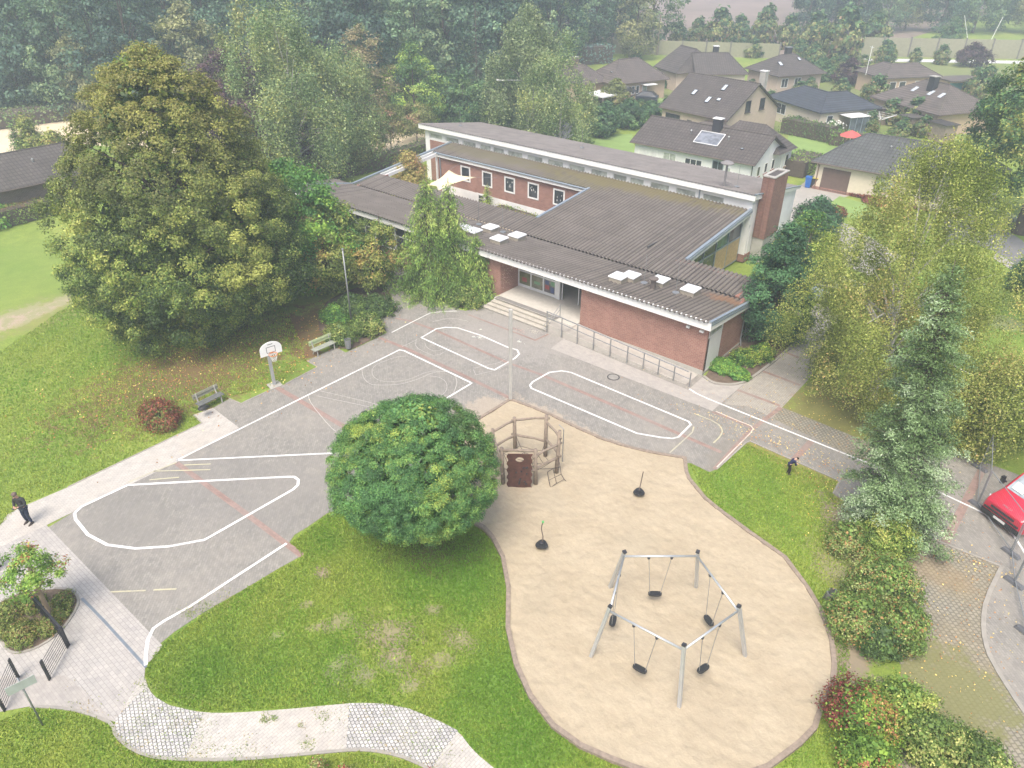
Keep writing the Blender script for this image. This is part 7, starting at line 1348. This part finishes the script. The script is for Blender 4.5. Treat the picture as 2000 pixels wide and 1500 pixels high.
hedge('dark_hedge', [G(560, 372)[:2], G(650, 350)[:2], G(760, 325)[:2], G(835, 300)[:2]], 1.6, 1.5, 'dark informal hedge between the classroom wing and the field', SHD, 105, .18, 34)
tree('oak_tree', g_((812, 252)), [(1.2, 3.0), (3, 4.1), (5, 3.9), (7, 2.8), (8.6, 1.4), (9.6, .3)], 130, .95, 110, .25, scol((.05, .1, .035, 2), (.09, .15, .04, 2), (.18, .23, .05, 2)), 'fresh green cone shaped broadleaf tree behind the left end of the hall', seed=106, trunk=.25, depth=.4)
tree('ash_tree', g_((722, 262)), [(2, 2.6), (5, 4.0), (8, 3.8), (10.5, 2.2), (12, .4)], 120, 1.0, 80, .24, scol((.13, .11, .06, 2), (.17, .14, .085, 2), (.09, .1, .04, 2)), 'brownish thin leaved tree right of the weeping birches', seed=107, trunk=.2, depth=.6, nl=26)
birch('birch_tree', g_((1092, 300)), [(1, 3.2), (3, 4.2), (6, 3.9), (9, 2.5), (11.5, 1.1), (12.6, .2)], 900, 32, .2, WB, 'pale birch with white stem standing behind the hall roof', 108, trunk=.16, slen=(1.2, 3.2), nl=16, spread=.25)
birch('birch_tree', g_((1030, 262)), [(1.5, 3.5), (5, 4.9), (9, 4.6), (12, 3.0), (14.5, .6)], 900, 30, .26, scol((.08, .11, .055, 2), (.11, .14, .07, 3), (.15, .17, .09, 1)), 'big hazy birch left of the white stemmed one behind the hall', 109, trunk=.2, slen=(1.5, 3.6), nl=14, spread=.3)
conifer('fir_tree', g_((932, 205)), 13.5, 2.8, 22, 8, scol((.03, .055, .035, 2), (.045, .075, .045, 2)), 'pointed dark fir rising above the wood behind the hall', 110, .25, .3, 9, .1, 1.0)
MG = scol((.03, .065, .03, 3), (.05, .095, .04, 3), (.08, .125, .045, 1))
for px, h, r_, lab, s, pal in [((905, 250), 6.5, 3.9, 'dark round tree directly behind the hall left of the street lamp', 111, MG), ((970, 240), 7.2, 4.2, 'dark broad tree behind the hall beside the street lamp', 112, MG), ((870, 240), 5.6, 3.2, 'dark low tree behind the hall next to the fresh green cone shaped tree', 113, MG), ((1175, 265), 3.4, 2.4, 'dark bush at the far garden lawn behind the hall', 114, MG), ((1225, 248), 3.0, 2.6, 'wide dark bush on the far side of the garden lawn', 115, MG), ((1200, 215), 3.8, 2.8, 'grey green bush between the carports and the garden', 116, OL), ((1270, 232), 2.0, 1.8, 'small bush beside the garden lawn left of the white house', 117, MG),
        ((1450, 238), 2.2, 2.2, 'feathery bush behind the white house by the peach gable', 118, BRG), ((1620, 262), 1.4, 1.4, 'white flowering bush in the garden behind the grey roofed bungalow', 119, MG), ((1655, 165), 3.6, 2.6, 'dark red leaved tree between the blue roof and the orange house', 120, PUR), ((1600, 158), 3.2, 2.6, 'dark round bush in front of the pale misty house', 121, MG), ((1710, 172), 3.0, 2.4, 'light green bush right of the dark red leaved tree', 122, BRG), ((1895, 130), 3.8, 3.2, 'dark red tree in the mist beside the teal garage doors', 123, PUR),
        ((1525, 172), 2.6, 2.2, 'dark bush beside the pale misty house', 124, MG), ((1850, 98), 5.5, 3.2, 'dark tree in the mist in front of the noise barrier', 125, MG), ((1310, 150), 2.2, 1.6, 'bush in front of the yellow gabled house', 126, MG), ((1285, 170), 1.6, 1.5, 'green shrub beside the front door of the wide hip roof house', 127, MG), ((1570, 250), 1.5, 1.4, 'dark round shrub at the glass veranda of the blue roofed bungalow', 128, MG)]:
    tree('garden_tree' if h > 3.3 else 'garden_bush', g_(px), [(h*.08, r_*.75), (h*.35, r_), (h*.65, r_*.8), (h, r_*.15)], 70, max(.5, r_*.24), 80, .24, pal, lab, 'tree' if h > 3.3 else 'bush', None, s, trunk=.12, h0=.6, nl=8, core=.3)
x, y, _ = G(1620, 262); rs = np.random.RandomState(9); P = np.stack([x+rs.normal(size=160)*.7, y-.5+rs.normal(size=160)*.6, rs.uniform(.5, 1.7, 160)], 1); npmesh('white_flowers', leafquads(rs, P, np.tile([0, -.5, 1.], (160, 1)), .24, .8, .5), np.tile([.8, .8, .78], (160, 1)), LEAF, label='cluster of white blossoms on the garden bush', cat='blossoms', kind='stuff')
hedge('clipped_hedge', [G(1530, 258)[:2], G(1625, 278)[:2]], 2.0, 1.9, 'dark clipped hedge in front of the blue roofed bungalow', SHD, 131, .2, 26); hedge('clipped_hedge', [G(1618, 282)[:2], G(1740, 292)[:2]], 1.3, 1.6, 'bright green clipped hedge behind the grey roofed bungalow', HG, 132, .2, 26)
hedge('clipped_hedge', [G(1545, 345)[:2], G(1578, 325)[:2]], 3.0, 1.7, 'green clipped hedge between the white house and the cream bungalow', HG, 133, .2, 26); hedge('blue_hedge', [G(1110, 128)[:2], G(1190, 122)[:2]], 3.0, 3.2, 'blue grey hedge behind the wide hip roof in the mist', scol((.06, .11, .11, 2), (.09, .14, .13, 2)), 134, .4, 6)
bush('rose_bush', g_((1674, 375)), .6, .6, 1.5, 'small rose bush at the cream bungalow wall', scol((.05, .09, .03, 3), (.3, .1, .1, .3)), 135, .12); bush('flower_bed', g_((1720, 392)), 3.0, .7, .5, 'low reddish planting in front of the cream bungalow', RED, 136, .14, cat='plants'); bush('flower_bed', g_((1630, 418)), 1.2, .7, .7, 'small reddish green shrub at the corner of the front lawn', RED, 137, .12, cat='plants')
gb = tree('garden_bush', (0, 0, 0), [(.15, .9), (.7, 1.2), (1.5, .95), (2.2, .3)], 40, .5, 60, .22, MG+OL, 'small green bush in the misty gardens between the far houses', 'bush', 'small bushes of the far gardens', 170, trunk=.06, h0=.4, nl=6, core=.3)
rs = random.Random(3)
for i, px in enumerate([(1150, 238), (1185, 243), (1250, 217), (1300, 228), (1500, 218), (1590, 246), (1640, 252), (1690, 247), (1738, 243), (1780, 252), (1760, 266), (1800, 268), (1722, 222), (1705, 205), (1900, 195), (1920, 182), (1500, 160), (1470, 172), (1640, 192), (1622, 150), (1262, 152), (1470, 112), (1645, 132), (1685, 128), (1725, 124), (1785, 122), (1835, 126), (1560, 190), (1580, 182), (1530, 205), (1880, 240), (1860, 225), (1590, 125), (1560, 118), (1350, 104), (1240, 118), (1905, 150), (1930, 160), (1750, 276), (1695, 262), (1460, 215), (1440, 225)]):
    s = rs.uniform(.7, 1.5); l_ = (*g_(px)[:2], 0)
    if i == 0: gb.location = l_
    else: copy_tree(gb, l_, rs.uniform(0, 6), (s, s*rs.uniform(.8, 1.3), s*rs.uniform(.7, 1.2)))
# ---- the wood in the mist: a few kinds of tree, each copied
WD = [scol((.036, .07, .045, 3), (.052, .095, .06, 3), (.075, .12, .065, 1)), scol((.05, .09, .055, 2), (.075, .12, .065, 3), (.11, .145, .07, 1)), scol((.11, .12, .06, 2), (.15, .15, .07, 2)), scol((.03, .06, .045, 3), (.045, .08, .055, 2))]  # greens lightened so part of the haze sits in the leaf colour
protos = []
for i in range(5):
    h = [16, 17, 14, 18, 15][i]; r_ = [4.6, 5.2, 4.2, 4.4, 4.8][i]
    protos.append(tree('woodland_tree', (0, 0, 0), [(1, r_*.6), (h*.25, r_*.92), (h*.5, r_), (h*.75, r_*.88), (h*.92, r_*.55), (h, .8)], 120, 1.35, 62, .42, WD[[0, 1, 2, 3, 0][i]], 'tall dark green tree of the misty wood', 'tree', 'trees of the misty wood', 200+i, trunk=.3, h0=3, depth=.45, lump=.25, nl=14, pscale=4))
rs = random.Random(12); spots = []
for y_, x0_, x1_, st in [(222, -260, 330, 62), (196, -300, 480, 66), (205, 560, 900, 58), (180, 640, 1010, 60), (165, -280, 620, 70), (150, 700, 1080, 62), (135, -300, 760, 72), (128, 840, 1080, 58), (112, -300, 1240, 64), (97, 500, 1260, 58), (90, -300, 560, 80), (70, -200, 1240, 66), (45, -100, 1250, 80)]:
    x = x0_
    while x < x1_: spots.append((x+rs.uniform(-18, 18), y_+rs.uniform(-6, 6), 0)); x += st
for y_, x0_, x1_, st in [(62, 1560, 2120, 55), (40, 1580, 2150, 60), (18, 1600, 2200, 70)]:
    x = x0_
    while x < x1_: spots.append((x+rs.uniform(-14, 14), y_+rs.uniform(-5, 5), 1)); x += st
used = set()
for x, y_, gk in spots:
    if abs(x-812) < 45 and y_ > 190: continue
    p = G(x, y_); i = rs.choice([0, 1, 3, 4, 0, 3, 2] if y_ < 150 else [0, 1, 3, 4]); s = rs.uniform(.85, 1.2)*(1.0 if gk == 0 else 1.05)
    if i not in used: used.add(i); o = protos[i]; o.location = (p[0], p[1], 0); o.rotation_euler = (0, 0, rs.uniform(0, 6.28)); o.scale = (s, s, s)
    else: o = copy_tree(protos[i], (p[0], p[1], 0), rs.uniform(0, 6.28), (s, s, s*rs.uniform(.9, 1.12)))
    if gk: o['label'] = 'tall hazy tree behind the noise barrier at the upper right'; o['group'] = 'hazy trees behind the noise barrier'
    elif i == 2: o['label'] = 'tall olive yellow tree of the misty wood'; o['group'] = 'olive trees of the misty wood'
for px, s, lab in [((185, 232), .72, 'olive brown tree in front of the wood at the far left, above the lime tree'), ((262, 225), .66, 'smaller olive tree beside the lime tree top'), ((395, 235), .95, 'olive tree between the lime tree top and the weeping birches')]:
    o = copy_tree(protos[2], g_(px), rs.uniform(0, 6), s); o['label'] = lab; del o['group']
for px, s, lab, i in [((1322, 98), .28, 'low hazy bush at the edge of the ploughed field', 1), ((1400, 98), .42, 'hazy tree behind the yellow gabled house', 1), ((1440, 96), .34, 'small hazy tree right of the one behind the yellow gabled house', 2), ((1490, 92), .42, 'hazy pale green tree behind the pale misty house', 2), ((1535, 96), .34, 'small hazy tree right behind the pale misty roof', 1), ((1585, 108), .42, 'hazy dark tree left of the noise barrier', 0), ((1640, 118), .5, 'hazy dark tree in front of the left end of the noise barrier', 3), ((1700, 104), .4, 'small dark tree in front of the noise barrier', 0), ((1360, 92), .3, 'low hazy tree in the middle of the field edge', 0)]:
    o = copy_tree(gb, (*g_(px)[:2], 0), rs.uniform(0, 6), (s*6.2, s*6.2, s*7.5)); o['label'] = lab; o['category'] = 'tree'; o.name = 'hazy_tree'; del o['group']
for i in range(5):
    if i not in used:
        for ch in list(protos[i].children): bpy.data.objects.remove(ch)
        bpy.data.objects.remove(protos[i])
hedge('field_scrub', [G(-120, 262)[:2], G(60, 238)[:2], G(240, 215)[:2]], 6, 1.6, 'pale green scrub strip between the stubble field and the wood', scol((.08, .12, .05, 2), (.13, .16, .07, 2)), 140, .35, 7, cat='scrub')
# ------------------------------------------------------------ haze
hz = MB(); hz.box(-705, 385, -95, 805, -1.0, 28); m, t, b = newmat('haze'); t.nodes.remove(b); vol = N(t, 'VolumePrincipled'); vol.inputs['Color'].default_value = (.76, .84, .95, 1); vol.inputs['Density'].default_value = .0019; vol.inputs['Anisotropy'].default_value = .2
out = [n for n in t.nodes if n.type == 'OUTPUT_MATERIAL'][0]; t.links.new(vol.outputs[0], out.inputs['Volume']); hz.build('haze', m, kind='stuff')
bpy.context.view_layer.update()
